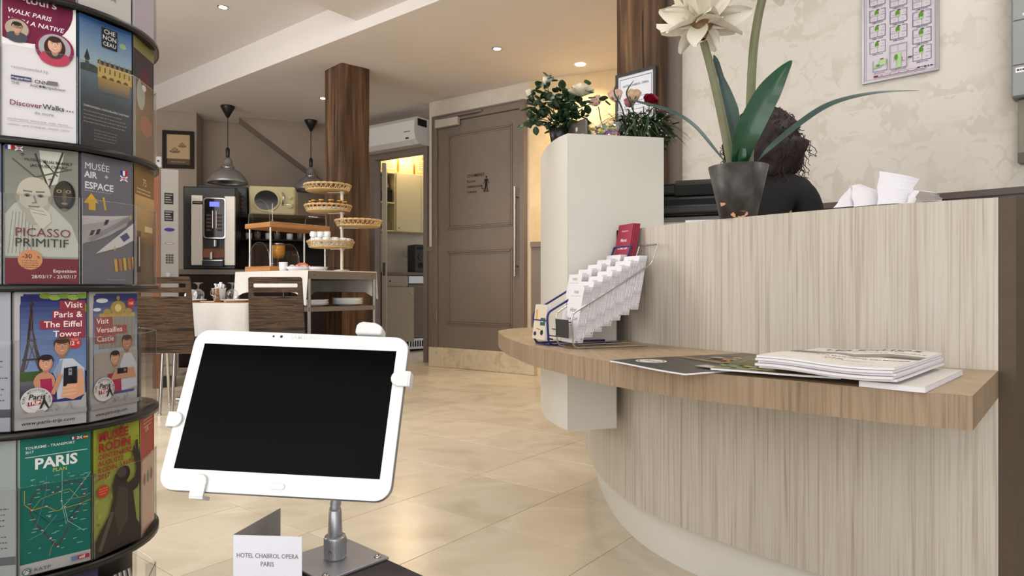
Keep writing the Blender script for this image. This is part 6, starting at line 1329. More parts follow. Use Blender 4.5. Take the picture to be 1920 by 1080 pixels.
# mixed bouquet in a low vase behind the bowl
bp_ = Vector((P(1195, 0, 2.50).x, 2.48, CBZ1)); bq = thing('flower_bouquet', 'mixed bouquet of pink, peach and red roses with grassy greens on the white cabinet', 'bouquet', bp_)
q = MB(); q.lathe([(.0001, 0), (.045, 0), (.055, .03), (.048, .055), (.044, .055), (.05, .03), (.0001, .004)], 24, cap=False); q.build('vase', 'dark_grey', bq)
def Q(x, y, D=2.48): return P(x, y, D)-bp_
for (x, y, D, m_, m2, r, tl) in ((1155, 188, 2.42, 'petal_pink', 'petal_blush', .026, (-.1, -.1)), (1187, 188, 2.44, 'petal_peach', 'petal_peach', .027, (-.1, .1)), (1217, 196, 2.38, 'petal_red', 'petal_red', .025, (.9, .1)), (1122, 196, 2.46, 'petal_blush', 'petal_blush', .024, (.2, -.7)), (1178, 200, 2.5, 'petal_pink', 'petal_pink', .022, (.3, .2))):
    rose(Q(x, y, D), bq, r, m_, .9, tl, m2=m2); q = MB(); q.tube(smooth_path([(0, 0, .04), Q(x, y+40, D)*.8, Q(x, y+4, D)], 5), .0022, 6); q.build('stem', 'stem_green', bq)
q = MB(); rr = random.Random(4)
for i in range(420):
    a = rr.uniform(-PI, PI); L_ = rr.uniform(.07, .19); dr = Vector((math.cos(a)*1.15+.12, math.sin(a)*.7, rr.uniform(-.05, 1.1))).normalized(); p0 = Vector((rr.gauss(0, .02), rr.gauss(0, .02), .045)); p2 = p0+dr*L_; p2.z = max(p2.z-.03*L_/.15, .008)
    leaf_mb(q, [p0, p0+dr*L_*.5+Vector((0, 0, .035)), p2], rr.uniform(.003, .007), (0, 0, 1), .1)
q.build('grass_blades', 'grass_green', bq, kind='stuff')
for i in range(120):
    o = obj('leaf', lfm2 if i % 3 else lfm, None, bq); a = rr.uniform(0, 2*PI); r_ = rr.uniform(.01, .105)
    o.matrix_basis = Matrix.Translation((r_*math.cos(a)*1.2+.01, r_*math.sin(a)*.8, rr.uniform(.03, .14))) @ Matrix.Rotation(rr.uniform(0, 6), 4, 'Z') @ Matrix.Rotation(rr.uniform(-.8, .6), 4, 'X') @ Matrix.Scale(rr.uniform(.8, 1.3), 4)
q = MB()
for i in range(150):
    a = rr.uniform(-PI, PI); c = Vector((math.cos(a)*rr.uniform(.02, .13), math.sin(a)*.08-.01, rr.uniform(.05, .15))); q.ball(c, rr.uniform(.0016, .0032), 6)
q.build('gypsophila', 'petal_white', bq, kind='stuff')
q = MB()
for i in range(30): a = rr.uniform(-PI, PI); q.tube([Vector((0, 0, .05)), Vector((math.cos(a)*.12-.02, math.sin(a)*.07, rr.uniform(.06, .17)))], .0007, 4)
q.build('twigs', 'sheath', bq, kind='stuff')
for sp_ in ([(1195, 225, 2.4), (1180, 190, 2.38), (1175, 172, 2.38), (1189, 150, 2.38)], [(1175, 235, 2.36), (1165, 200, 2.34), (1152, 175, 2.34), (1154, 160, 2.34)]):
    q = MB(); leaf_mb(q, [Q(*k) for k in sp_], .006, (0, -1, 0), .1); q.build('leaf', 'leaf_dark', bq)
# brown sign and candy bowl
D_ = 2.24; a3, b3 = P(1066, 0, D_+.08), P(1097, 0, D_); th = thing('brown_card', 'dark brown tent card with a small crest beside the rose plant', 'card', (a3.x, a3.y, CBZ1+.0005)); zc1 = P(0, 222, D_).z-CBZ1
v1 = Vector((b3.x-a3.x, b3.y-a3.y, 0)); n1_ = Vector((0, 0, 1)).cross(v1).normalized()*.001
q = MB(); q.add([(0, 0, 0), v1, v1+n1_, n1_, (0, 0, zc1), v1+Vector((0, 0, zc1)), v1+n1_+Vector((0, 0, zc1)), n1_+Vector((0, 0, zc1))], [(0, 3, 2, 1), (4, 5, 6, 7), (0, 1, 5, 4), (1, 2, 6, 5), (2, 3, 7, 6), (3, 0, 4, 7)], False); q.build('card_face', 'rail_taupe', th)
v2 = v1+Vector((.012, .035, 0)); q = MB(); q.add([v1, v2, v2+Vector((0, .001, 0)), v1+Vector((0, .001, 0)), v1+Vector((0, 0, zc1)), v2+Vector((0, 0, zc1)), v2+Vector((0, .001, zc1)), v1+Vector((0, .001, zc1))], [(0, 3, 2, 1), (4, 5, 6, 7), (0, 1, 5, 4), (1, 2, 6, 5), (2, 3, 7, 6), (3, 0, 4, 7)], False); q.build('card_fold', 'paper_grey', th)
pr = Print(v1.length, zc1); pr.text('CHABROL OPERA', .5, .22, .115, '#d9d4ce', .004, 'CENTER'); pr.ell(.5, .62, .07, .07, '#d9d4ce', 12); pr.rect(.44, .5, .56, .56, '#d9d4ce'); pr.build('card_print', th, axes(-n1_*.3, v1, (0, 0, 1)))
cbp = Vector((P(1134, 0, 2.27).x, 2.275, CBZ1)); th = thing('glass_bowl', 'clear glass bowl of wrapped sweets on the white cabinet', 'bowl', cbp)
q = MB(); q.lathe([(.0001, 0), (.03, 0), (.048, .025), (.058, .056), (.055, .056), (.046, .026), (.028, .004), (.0001, .004)], 32, cap=False); q.build('bowl_body', 'glass', th)
q = MB(); q.tube([(.0565*math.cos(PI*i/20), .0565*math.sin(PI*i/20), .056) for i in range(40)], .0022, 6, True); q.build('rim', 'glass', th)
cc_ = [('#4a2a8c', 'purple'), ('#c9c23a', 'yellow'), ('#b83a8a', 'pink'), ('#3f8a3a', 'green'), ('#5a3aa0', 'violet'), ('#d8d04a', 'lemon')]
for i in range(18):
    col, nm_ = cc_[i % 6]; key = 'foil'+nm_
    if key not in MATS: mat(key, col, .3, noise_amt=.2, nscale=200)
    a = i*2.399; r_ = .012+.030*((i % 9)/9); z = .014+.015*(i//6); q = MB(); q.ball((0, 0, 0), .009, 8, .7); s_ = thing('wrapped_sweet', nm_+' foil-wrapped sweet in the glass bowl', 'sweet', M=Matrix.Translation(cbp+Vector((r_*math.cos(a), r_*math.sin(a), z))) @ Matrix.Rotation(a, 4, 'Z'), group=nm_+' sweets in the bowl'); q.build('sweet_body', key, s_)
    q = MB()
    for sx in (-1, 1): q.cyl((sx*.008, 0, 0), (sx*.016, 0, .001), .0015, 6, .006)
    q.build('wrapper_twist', key, s_)
# certificate on the post
TN = Vector((.905, 4.02)); ld = Vector((-.237, .225)); u_ = -ld.normalized(); no_ = Vector((-u_.y*-1, u_.x*-1)); no_ = Vector((u_.y, -u_.x)); L_ = ld.length
cw, chh = L_*.90, .40; ztc = EYE+(540-133)/F*4.13
o_ = TN+ld*.97+no_*.012
M = Matrix.Identity(4); M.col[0][0:3] = (u_.x, u_.y, 0); M.col[1][0:3] = (-no_.x, -no_.y, 0); M.col[2][0:3] = (0, 0, 1); M.col[3][0:3] = (o_.x, o_.y, ztc-chh)
th = thing('framed_certificate', 'black framed certificate hanging on the oak post behind the roses', 'picture', M=M)
q = MB(); f_ = .018; q.bx(0, cw, -.012, 0, 0, f_); q.bx(0, cw, -.012, 0, chh-f_, chh); q.bx(0, f_, -.012, 0, f_, chh-f_); q.bx(cw-f_, cw, -.012, 0, f_, chh-f_); q.build('frame', 'dark_grey', th)
pr = Print(cw-2*f_, chh-2*f_, '#dfe3ec'); pr.rect(.05, .05, .95, .06, '#3a3a40'); pr.rect(.05, .94, .95, .95, '#3a3a40'); pr.rect(.05, .05, .06, .95, '#3a3a40'); pr.rect(.94, .05, .95, .95, '#3a3a40'); pr.text('HOTEL CHABROL OPERA', .5, .80, .075, '#26262c', .02, 'CENTER', sx=.85); pr.noise_lines(.2, .6, .6, 7, .07, '#77777f', .012, 3); pr.build('certificate', th, Matrix.Translation((f_, -.004, f_)) @ UPRIGHT)
# floor plan poster and electric boxes on the reception wall
t0_ = WR.t(1616, -.02); t1_ = WR.t(1760, -.02); pw = t1_-t0_; z0_ = WR.z((t0_+t1_)/2, 144.5, -.02); ph_ = .50
th = thing('evacuation_plan', 'white framed evacuation plan with green floor diagrams on the reception wall', 'poster', M=WR.M @ Matrix.Translation((t0_, -.002, z0_)))
q = MB(); f_ = .008; q.bx(0, pw, -.014, 0, 0, f_); q.bx(0, pw, -.014, 0, ph_-f_, ph_); q.bx(0, f_, -.014, 0, f_, ph_-f_); q.bx(pw-f_, pw, -.014, 0, f_, ph_-f_); q.build('frame', 'satin_alu', th)
pr = Print(pw-2*f_, ph_-2*f_, '#cdc8d2'); pr.rect(.03, .015, .972, .985, '#6b3040'); pr.rect(.034, .018, .968, .982, '#cdc8d2'); k_ = pr.w/pr.h
def plan(x, y, w_, h_, big=False):
    c = '#6b6670'; pr.line([(x, y+h_), (x, y), (x+w_, y), (x+w_, y+h_)], .010, c); pr.line([(x, y+h_), (x+w_*.28, y+h_)], .008, c); pr.line([(x+w_*.72, y+h_), (x+w_, y+h_)], .008, c); pr.line([(x, y+h_*.45), (x+w_*.3, y+h_*.45)], .005, c); pr.line([(x+w_*.7, y+h_*.5), (x+w_, y+h_*.5)], .005, c); pr.line([(x+w_/2, y), (x+w_/2, y+h_*.45)], .005, c)
    pr.ell(x+w_*.45, y+h_*.72, w_*.13, w_*.22, '#5c8a2c', 14); pr.rect(x+w_*.38, y+h_*.45, x+w_*.58, y+h_*.6, '#9cc48a'); pr.rect(x+w_*.44, y+h_*.93, x+w_*.62, y+h_*1.03, '#4a5a3c')
    for a, b_ in ((.12, .6), (.78, .7), (.2, .22), (.7, .22)): pr.rect(x+w_*a, y+h_*b_, x+w_*(a+.14), y+h_*(b_+.02), '#55505a')
    pr.text('3EME ETAGE', x+w_/2, y-.022, .028, '#3a363e', .01, 'CENTER')
for i in range(4):
    plan(.08, .29+i*.165, .22, .12)
    if i > 0: plan(.37, .225+i*.165, .23, .13)
    plan(.68, .12+i*.175, .24, .14)
pr.line([(.13, .205), (.13, .09), (.33, .09), (.33, .2)], .008, '#6b6670'); pr.rect(.14, .13, .24, .15, '#9cc48a'); pr.rect(.22, .15, .31, .21, '#a9cf98'); pr.ell(.2, .15, .03, .02, '#5c8a2c', 10); pr.rect(.23, .205, .28, .22, '#a9504a')
pr.line([(.37, .33), (.37, .085), (.60, .085), (.60, .33), (.37, .33)], .008, '#6b6670'); pr.line([(.37, .25), (.6, .25)], .004, '#6b6670'); pr.line([(.48, .33), (.48, .26)], .004, '#6b6670'); pr.rect(.47, .09, .52, .24, '#a3cf92'); pr.ell(.455, .20, .025, .045, '#5c8a2c', 12); pr.line([(.54, .19), (.54, .15), (.57, .15)], .008, '#a9303a'); pr.rect(.615, .165, .67, .18, '#4a4650')
pr.text('REZ-DE-CHAUSSEE', .49, .065, .025, '#3a363e', .01, 'CENTER'); pr.text('1ER SOUS-SOL', .22, .065, .025, '#3a363e', .01, 'CENTER')
for i in range(6): pr.rect(.14+i*.12, .03, .25+i*.12, .05, '#8d4a50'); pr.rect(.145+i*.12, .033, .245+i*.12, .047, '#cdc8d2')
pr.rect(.14, .033, .2, .047, '#6b2028'); pr.noise_lines(.74, .042, .2, 1, .1, '#2a2630', .012, 2); pr.build('plan_print', th, Matrix.Translation((f_, -.003, f_)) @ UPRIGHT)
te = WR.t(1895, -.1); z1_ = WR.z(te, 185, -.08)
th = thing('electric_box', 'upper grey plastic electric box at the right end of the reception wall', 'electric box', M=WR.M @ Matrix.Translation((te, -.001, z1_)))
q = MB(); q.bx(0, .26, -.09, 0, 0, .55, bev=.008); q.build('casing', 'electric_grey', th)
for z0, z1 in ((.005, .135), (.14, .33), (.335, .545)): q = MB(); q.bx(.006, .254, -.096, -.0905, z0, z1, bev=.003); q.build('cover_plate', 'electric_grey', th)
pr = Print(.22, .5); pr.rect(.03, .17, .3, .215, '#e3e3e3'); pr.noise_lines(.05, .185, .22, 1, .1, '#2a2a2a', .015, 1); pr.noise_lines(.14, .66, .3, 1, .1, '#dcdcdc', .02, 1); pr.build('box_labels', th, Matrix.Translation((.01, -.0962, .02)) @ UPRIGHT)
th = thing('electric_box', 'lower olive grey electric box with a small screw below the other box', 'electric box', M=WR.M @ Matrix.Translation((te+.02, -.001, WR.z(te, 307, -.06)))); h_ = z1_-WR.z(te, 307, -.06)-.004
q = MB(); q.bx(0, .24, -.055, 0, 0, h_, bev=.005); q.build('casing', 'electric_olive', th); q = MB(); q.bx(.0, .24, -.0585, -.0555, .0, .045); q.build('base_strip', 'rail_taupe', th); q = MB(); q.cyl((.035, -.0555, h_*.55), (.035, -.06, h_*.55), .006, 10); q.build('screw', 'dark_grey', th); q = MB(); q.bx(.05, .2, -.062, -.0555, h_*.4, h_*.8, bev=.004); q.build('window', 'dark_glass', th)
# printer, papers behind the counter
pb = P(1292, 0, 2.55); PZ = .7455
th = thing('printer_stand', 'white drawer unit under the black printer behind the counter', 'cabinet', (pb.x, 2.62, .7453), -.35); zs = P(0, 405, 2.45).z-.7453
q = MB(); q.bx(-.17, .19, -.15, .15, 0, zs, bev=.004); q.build('body', 'paper_grey', th); q = MB(); q.bx(-.16, .18, -.156, -.1505, .02, zs-.02, bev=.002); q.build('drawer', 'paper', th)
th = thing('printer', 'black desktop printer behind the white cabinet', 'printer', (pb.x, 2.62, .7453+zs+.0006), -.35); hp = P(0, 335, 2.5).z-(.7453+zs)
q = MB(); q.bx(-.16, .20, -.14, .14, 0, hp*.55, bev=.006); q.build('body', 'black_plastic', th); q = MB(); q.bx(-.16, .20, -.14, .14, hp*.57, hp*.88, bev=.01); q.build('scanner_lid', 'black_plastic', th)
q = MB(); q.box((.08, -.155, hp*.72), (.20, .04, .05), R=Matrix.Rotation(.5, 4, 'X'), bev=.005); q.build('control_panel', 'dark_grey', th); q = MB(); q.bx(-.12, .16, -.20, -.1405, .01, .03, bev=.003); q.build('paper_tray', 'dark_grey', th); q = MB(); q.bx(-.1, .14, -.1408, -.1402, hp*.3, hp*.45); q.build('output_slot', 'black_matte', th)
for i, (x, y, D, rz) in enumerate(((1290, 412, 2.03, .2), (1325, 410, 1.98, -.3))):
    p = P(x, 0, D); q = MB(); q.bx(-.06, .06, -.04, .04, 0, .006+.004*i, bev=.001); solo(q, 'paper_stack', 'paper_grey' if i == 0 else 'paper', ('grey', 'white')[i]+' stack of paper on the counter beside the amaryllis pot', 'paper', (0, 0, 0)).matrix_basis = Matrix.Translation((p.x, D, ZC+.0005)) @ Matrix.Rotation(rz, 4, 'Z')
def sheet(pts, label, D, m_='paper', th2=.004):
    """crumpled sheet from pixel corners with depths"""
    c = [P(x, y, d) for x, y, d in pts]; q = MB(); rr_ = random.Random(len(label))
    def fn(u, v):
        p = (c[0].lerp(c[1], u)).lerp(c[3].lerp(c[2], u), v); b_ = math.sin(PI*u)*.014+.004*math.sin(9*v+u*5); p = p+Vector((0, -b_, 0)); p.z = max(p.z, ZC+.0012); return p
    q.grid(fn, 10, 8, smooth=False); return solo(q, 'crumpled_paper', m_, label, 'paper')
sheet([(1562, 390, 1.66), (1650, 385, 1.64), (1612, 345, 1.74), (1592, 352, 1.72)], 'white crumpled sheet at the left of the papers on the counter', 1.6)
sheet([(1596, 348, 1.72), (1618, 346, 1.74), (1690, 380, 1.68), (1600, 388, 1.62)], 'white folded sheet lying across the middle of the counter papers', 1.6)
sheet([(1644, 384, 1.62), (1702, 382, 1.60), (1722, 336, 1.66), (1648, 321, 1.66)], 'white paper sheet standing upright on the counter', 1.6)
sheet([(1698, 382, 1.58), (1768, 376, 1.55), (1752, 362, 1.60), (1712, 357, 1.60)], 'folded letter with a blue edge at the right of the counter papers', 1.6)
sheet([(1715, 379, 1.545), (1768, 375, 1.53), (1760, 366, 1.56), (1722, 358, 1.56)], 'thin printed slip leaning on the folded letter at the far right', 1.6, 'paper_grey')
# ================================================================ LEAFLET RACKS ON THE LEDGE
ra = Vector((.92, .39)).normalized(); rb = Vector((-ra.y, ra.x))
def rackM(ox, oy): M = Matrix.Identity(4); M.col[0][0:3] = (ra.x, ra.y, 0); M.col[1][0:3] = (rb.x, rb.y, 0); M.col[3][0:3] = (ox, oy, ZL+.0004); return M
def rack(ox, oy, m_, label, w_, wr):
    th = thing('leaflet_rack', label, 'leaflet rack', M=rackM(ox, oy))
    side = [(.25, .0, wr), (.0, .0, wr), (-.006, 0, .098), (.265, 0, .245), (.285, 0, .300)]
    for y in (0, w_):
        q = MB(); q.tube(fillet([(x, y, z) for x, _, z in side], .018), wr, 10); q.build('side_wire', m_, th)
    q = MB(); q.tube(fillet([(.285, 0, .300), (.287, 0, .304), (.287, w_, .304), (.285, w_, .300)], .004), wr, 10); q.build('top_wire', m_, th)
    for x, z in ((.004, wr), (.012, .02), (-.004, .075)): q = MB(); q.cyl((x, 0, z), (x, w_, z), wr*.8, 8); q.build('cross_wire', m_, th)
    for k in range(7): x = .028+.032*k; q = MB(); q.cyl((x, 0, .028+.0165*k), (x, w_, .028+.0165*k), wr*.55, 6); q.build('tier_wire', m_, th)
    return th
WRr = .0026; Rk1 = rack(.173, 1.865, 'chrome', 'chrome wire leaflet rack with stepped tiers on the wooden ledge', .098, WRr)
q = MB(); q.bx(-.012, -.009, .010, .088, .030, .082, bev=.001); q.build('label_plate', 'dark_grey', Rk1)
Rk2 = rack(.109, 1.960, 'blue_wire', 'dark blue wire leaflet rack left of the chrome one on the wooden ledge', .098, .0033)
q0 = MB(); q0.bx(0, .0022, -.042, .042, 0, .163); lm = q0.mesh('leaflet'); lm.materials.append(MATS['leaf_edge'])
q0 = MB(); q0.bx(0, .0022, -.042, .042, 0, .205); lmr = q0.mesh('leaflet'); lmr.materials.append(MATS['red_leaflet'])
q0 = MB(); q0.bx(0, .0022, -.042, .042, 0, .105); lmp = q0.mesh('leaflet'); lmp.materials.append(MATS['paper'])
ordn = ['first', 'second', 'third', 'fourth', 'fifth', 'sixth', 'seventh']
FACE = Matrix(((0, 0, -1, 0), (-1, 0, 0, 0), (0, 1, 0, 0), (0, 0, 0, 1)))   # sheet X -> -y, Y -> z, facing -x
def front_print(kind, h=.163):
    pr = Print(.084, h, '#e9e7ea' if kind != 'red' else '#a63a50')
    if kind == 'red': pr.text('Restaurant', .5, .88, .1, '#e6c9cf', .01, 'CENTER'); pr.text('Menu', .5, .72, .19, '#efdcdf', .02, 'CENTER'); pr.text('Chez Lin', .5, .60, .19, '#efdcdf', .02, 'CENTER'); pr.ell(.5, .2, .12, .1, '#d9b0b8', 12)
    elif kind == 'card': pr.rect(0, 0, 1, 1, '#ddd2bc'); pr.rect(.55, .40, .95, .62, '#2f5a58'); pr.rect(.6, .5, .8, .56, '#c9d4d0'); pr.rect(.12, .55, .28, .85, '#d9a85c'); pr.ell(.75, .2, .12, .1, '#222622', 12); pr.ell(.2, .15, .12, .08, '#3a2a5a', 12); pr.line([(.3, .3), (.6, .28)], .03, '#8d6a4a')
    else: pr.text('PARIS', .5, .88, .14, '#55555c', .004, 'CENTER'); pr.rect(.15, .83, .85, .835, '#8d8d94'); pr.text('Hôtel', .5, .55, .2, '#3a3a40', .004, 'CENTER'); pr.text('Grand Cerf', .5, .40, .165, '#3a3a40', .004, 'CENTER'); pr.rect(.4, .3, .6, .31, '#55555c')
    return pr.mesh('front_print', Matrix.Translation((-.0002, .042, 0)) @ FACE)
fpw = front_print('w'); fpr = front_print('red', .205); fpc = front_print('card', .105)
for me_ in (fpw, fpr, fpc): me_.materials.append(MATS['print'])
def leaflets(rk, s, z, n_, mesh_, fp_, label, group, yy=.049, lean=.20, gap=.0034):
    for i in range(n_):
        M = MW[rk.name] @ Matrix.Translation((s+gap*i, yy+R_.uniform(-.0012, .0012), z)) @ Matrix.Rotation(lean, 4, 'Y')
        th = thing('leaflet', label, 'leaflet', M=M, group=group); obj('folded_sheet', mesh_, None, th)
        if i == 0: obj('front_print', fp_, None, th)
for k in range(7): leaflets(Rk1, .008+.031*k, .016+.0155*k, 8, lm, fpw, 'white hotel leaflet in the chrome rack, %s tier from the front' % ordn[k], 'leaflets in the %s chrome tier' % ordn[k])
for k in range(5): leaflets(Rk2, .085+.034*k, .055+.0155*k, 7, lm, fpw, 'white hotel leaflet in the blue rack, %s white tier from the front' % ordn[k], 'leaflets in the %s blue rack tier' % ordn[k])
leaflets(Rk2, .262, .175, 8, lmr, fpr, 'tall raspberry red restaurant leaflet in the top tier of the blue rack', 'red leaflets in the blue rack', yy=.046, lean=.18)
leaflets(Rk2, -.012, .018, 3, lmp, fpc, 'cream picture card leaning in the front of the blue rack', 'cream cards in the blue rack', lean=.12, gap=.003)
# ================================================================ MAGAZINES ON THE LEDGE
def mag(loc, u, w_, h_, th2, m_, label, prn=None, wav=.0025, name='magazine', seed=1):
    """flat magazine; u = direction of its width"""
    u = Vector(u).normalized(); v = Vector((-u.y, u.x)); M = Matrix.Identity(4); M.col[0][0:3] = (u.x, u.y, 0); M.col[1][0:3] = (v.x, v.y, 0); M.col[3][0:3] = loc
    th = thing(name, label, 'magazine', M=M); nx, ny = 14, 14
    def z_(x, y): return wav*(math.sin(x/w_*5+seed)*math.sin(y/h_*4+seed)+1)
    for nm, zb, zt, mm in (('pages', 0.0, th2*.85, 'paper'), ('cover', th2*.86, th2, m_)):
        q = MB(); top = []; 
        for j in range(ny+1):
            for i in range(nx+1): top.append((w_*i/nx, h_*j/ny))
        lo = [(x, y, zb+z_(x, y)) for x, y in top]; hi = [(x, y, zt+z_(x, y)) for x, y in top]; n = len(lo); f = []
        for j in range(ny):
            for i in range(nx):
                a = j*(nx+1)+i; b_ = a+1; c = a+nx+2; d = a+nx+1; f.append((n+a, n+b_, n+c, n+d)); f.append((a, d, c, b_))
        for i in range(nx): f.append((i, i+1, n+i+1, n+i)); k_ = ny*(nx+1); f.append((k_+i+1, k_+i, n+k_+i, n+k_+i+1))
        for j in range(ny): a = j*(nx+1); b_ = a+nx+1; f.append((b_, a, n+a, n+b_)); a += nx; b_ += nx; f.append((a, b_, n+b_, n+a))
        q.add(lo+hi, f, False); q.build(nm, mm, th)
    if prn:
        me = prn.mesh('cover_print'); bm2 = bmesh.new(); bm2.from_mesh(me)
        # follow the wave of the cover
        bmesh.ops.triangulate(bm2, faces=[f_ for f_ in bm2.faces if len(f_.verts) > 4])
        for _ in range(2):
            long_ = [e_ for e_ in bm2.edges if e_.calc_length() > .03]
            if long_: bmesh.ops.subdivide_edges(bm2, edges=long_, cuts=2, use_grid_fill=True)
        for v_ in bm2.verts: v_.co.z = v_.co.z+th2+.0003+z_(v_.co.x, v_.co.y)
        bm2.to_mesh(me); bm2.free(); obj('cover_print', me, 'print', th)
    return th
ZM = ZL+.0005
mat('black_cover', '#2a2826', .35, noise_amt=.2, nscale=60); mat('white_cover', '#e0dcd4', .5, noise_amt=.02); mat('green_cover', '#6c6f4c', .45, noise_amt=.3, nscale=50); mat('magenta_cover', '#8d4a48', .5)
pr = Print(.27, .42); pr.ell(.22, .17, .13, .13, '#d6d1c6', 26); pr.ell(.22, .17, .11, .11, '#2a2826', 26); pr.ell(.22, .17, .10, .10, '#d6d1c6', 26); pr.noise_lines(.15, .175, .15, 2, .02, '#2a2826', .01, 1)
rr = random.Random(3)
for i in range(60): pr.ell(.5+rr.gauss(0, .1), .62+rr.gauss(0, .04), .02, .02, rr.choice(('#b5602c', '#d9a35c', '#7a8a3a', '#c9452c', '#e3c78a')), 7)
pr.noise_lines(.12, .42, .5, 1, .02, '#a8853c', .03, 4); pr.ell(.30, .60, .07, .05, '#9a968c', 14); pr.rect(.66, .22, .92, .30, '#b5b0a4'); pr.noise_lines(.1, .86, .8, 5, .03, '#8d8a84', .008, 6)
mag((.226, 1.527, ZM), (.114, -.227), .254, .42, .004, 'black_cover', 'black menu brochure with a round white badge, nearest the leaflet racks', pr, .0012)
pr = Print(.235, .285); pr.grad(0, .3, 1, 1, '#56583e', '#77775a', 8); rr = random.Random(6)
for i in range(60): pr.ell(rr.random(), rr.uniform(0, .4), .03, .03, rr.choice(('#6f8a3c', '#8aa04a', '#5a6a34', '#a8b06a', '#c97a3c')), 7)
for i in range(40): pr.ell(rr.random(), rr.uniform(.35, .8), .012, .012, '#b9b69a', 6)
for i in range(3): pr.rect(.1+i*.3, .90, .3+i*.3, .985, '#a9554f')
mag((.397, 1.322, ZM+.0075), (.201, -.133), .235, .285, .004, 'green_cover', 'green gardening magazine partly under the newspapers', pr, .0008)
mag((.606, 1.155, ZM), (.72, -.69), .10, .31, .010, 'white_cover', 'thick white magazine sticking out under the right side of the newspapers', None, .0002)
for k in range(5):
    pr = None
    if k == 4:
        pr = Print(.235, .32); pr.text('LES ECHOS', .5, .86, .15, '#3a3632', .01, 'CENTER', sx=1.05); pr.text('WEEK-END', .5, .80, .07, '#3a3632', .004, 'CENTER', sx=1.6)
        pr.poly([(0, .47), (.3, .44), (.38, .52), (.55, .42), (.75, .50), (1, .46), (1, .62), (.72, .66), (.5, .55), (.3, .64), (0, .66)], '#8f8a84'); pr.poly([(0, .47), (.28, .44), (.2, .52), (0, .56)], '#5c5854'); pr.poly([(.7, .5), (1, .46), (1, .54), (.8, .56)], '#5c5854')
        pr.text('LA MARQUE LA PLUS COOL DU MONDE', .5, .36, .052, '#33302c', .016, 'CENTER'); pr.noise_lines(.06, .70, .3, 1, .1, '#b0524a', .012, 1); pr.noise_lines(.42, .70, .28, 1, .1, '#b0524a', .012, 2); pr.noise_lines(.74, .72, .22, 1, .1, '#b0524a', .012, 3); pr.noise_lines(.4, .27, .12, 1, .1, '#b0524a', .014, 4); pr.noise_lines(.4, .24, .35, 2, .025, '#b08a80', .006, 2); pr.noise_lines(.62, .1, .2, 1, .02, '#77736c', .006, 4)
    dx = (.006, -.004, .004, -.003, 0)[k]
    mag((.465+dx, 1.258+dx*.5, ZM+.0135+.0050*k), (.70, -.70), .235, .32, .0042, 'white_cover', ('white newspaper magazine at the bottom of the pile on the ledge', 'white newspaper magazine, second from the bottom of the pile', 'white newspaper magazine in the middle of the pile', 'white newspaper magazine just below the top one', 'white weekend newspaper magazine with a grey picture on top of the pile')[k], pr, .0042)
# ================================================================ RECEPTIONIST
th = thing('back_counter', 'dark low counter along the reception wall behind the receptionist', 'counter', M=WR.M); q = MB(); q.bx(.12, 2.4, -.46, -.04, .835, .86, bev=.003); q.build('worktop', 'rail_taupe', th); q = MB(); q.bx(.14, 2.38, -.42, -.04, 0, .8345); q.build('body', 'taupe_paint', th)
HX, HY = 1.14, 3.02
pe_ = thing('person', 'person with long dark curly hair in black clothes, seen from behind at the reception', 'person', (HX, HY, 0), -.25)
def skin_body(name, verts, edges, radii, m_, sub=2, root=0):
    me = bpy.data.meshes.new(name); me.from_pydata(verts, edges, []); o = bpy.data.objects.new(name, me); C.objects.link(o)
    sk = o.modifiers.new('skin', 'SKIN'); me.skin_vertices[0]
    for i, r in enumerate(radii): me.skin_vertices[0].data[i].radius = r if isinstance(r, tuple) else (r, r); me.skin_vertices[0].data[i].use_root = (i == root)
    sk.use_smooth_shade = True; ss_ = o.modifiers.new('sub', 'SUBSURF'); ss_.levels = sub; ss_.render_levels = sub
    dg = bpy.context.evaluated_depsgraph_get(); me2 = bpy.data.meshes.new_from_object(o.evaluated_get(dg)); bpy.data.objects.remove(o)
    me2.name = name; me2.polygons.foreach_set('use_smooth', [True]*len(me2.polygons)); return me2
# local frame: she faces +y (away from the camera), bending slightly forward
V = [(0, 0, .92), (0, .02, 1.02), (0, .03, 1.14), (0, .03, 1.27), (0, .05, 1.35), (0, .07, 1.43), (0, .09, 1.52), (0, .10, 1.60),
     (.13, .03, 1.30), (.19, .02, 1.27), (.225, .06, 1.02), (.17, .28, .90), (-.13, .03, 1.30), (-.19, .02, 1.27), (-.235, .08, 1.02), (-.17, .29, .90),
     (.085, 0, .86), (.09, .01, .48), (.09, -.02, .09), (.09, .10, .035), (-.085, 0, .86), (-.09, .01, .48), (-.09, -.02, .09), (-.09, .10, .035)]
E_ = [(0, 1), (1, 2), (2, 3), (3, 4), (4, 5), (5, 6), (6, 7), (3, 8), (8, 9), (9, 10), (10, 11), (3, 12), (12, 13), (13, 14), (14, 15), (0, 16), (16, 17), (17, 18), (18, 19), (0, 20), (20, 21), (21, 22), (22, 23)]
Rd = [(.15, .11), (.13, .095), (.14, .10), (.145, .10), (.06, .06), (.05, .05), (.078, .09), (.07, .08), (.075, .07), (.058, .058), (.034, .034), (.026, .026), (.075, .07), (.058, .058), (.034, .034), (.026, .026), (.088, .088), (.058, .058), (.04, .04), (.035, .03), (.088, .088), (.058, .058), (.04, .04), (.035, .03)]
me = skin_body('body', V, E_, Rd, 'skin'); obj('body', me, 'skin', pe_)
def sub_(idx, grow): return [V[i] for i in idx], [tuple(x+grow if isinstance(Rd[i], tuple) else 0 for x in Rd[i]) for i in idx]
idx = [0, 1, 2, 3, 4, 8, 9, 10, 11, 12, 13, 14, 15]; vv, rr_ = sub_(idx, .024); mp = {k: i for i, k in enumerate(idx)}
vv[mp[4]] = (0, .062, 1.42); rr_[mp[14]] = rr_[mp[10]] = (.075, .075); rr_[mp[15]] = rr_[mp[11]] = (.045, .045)
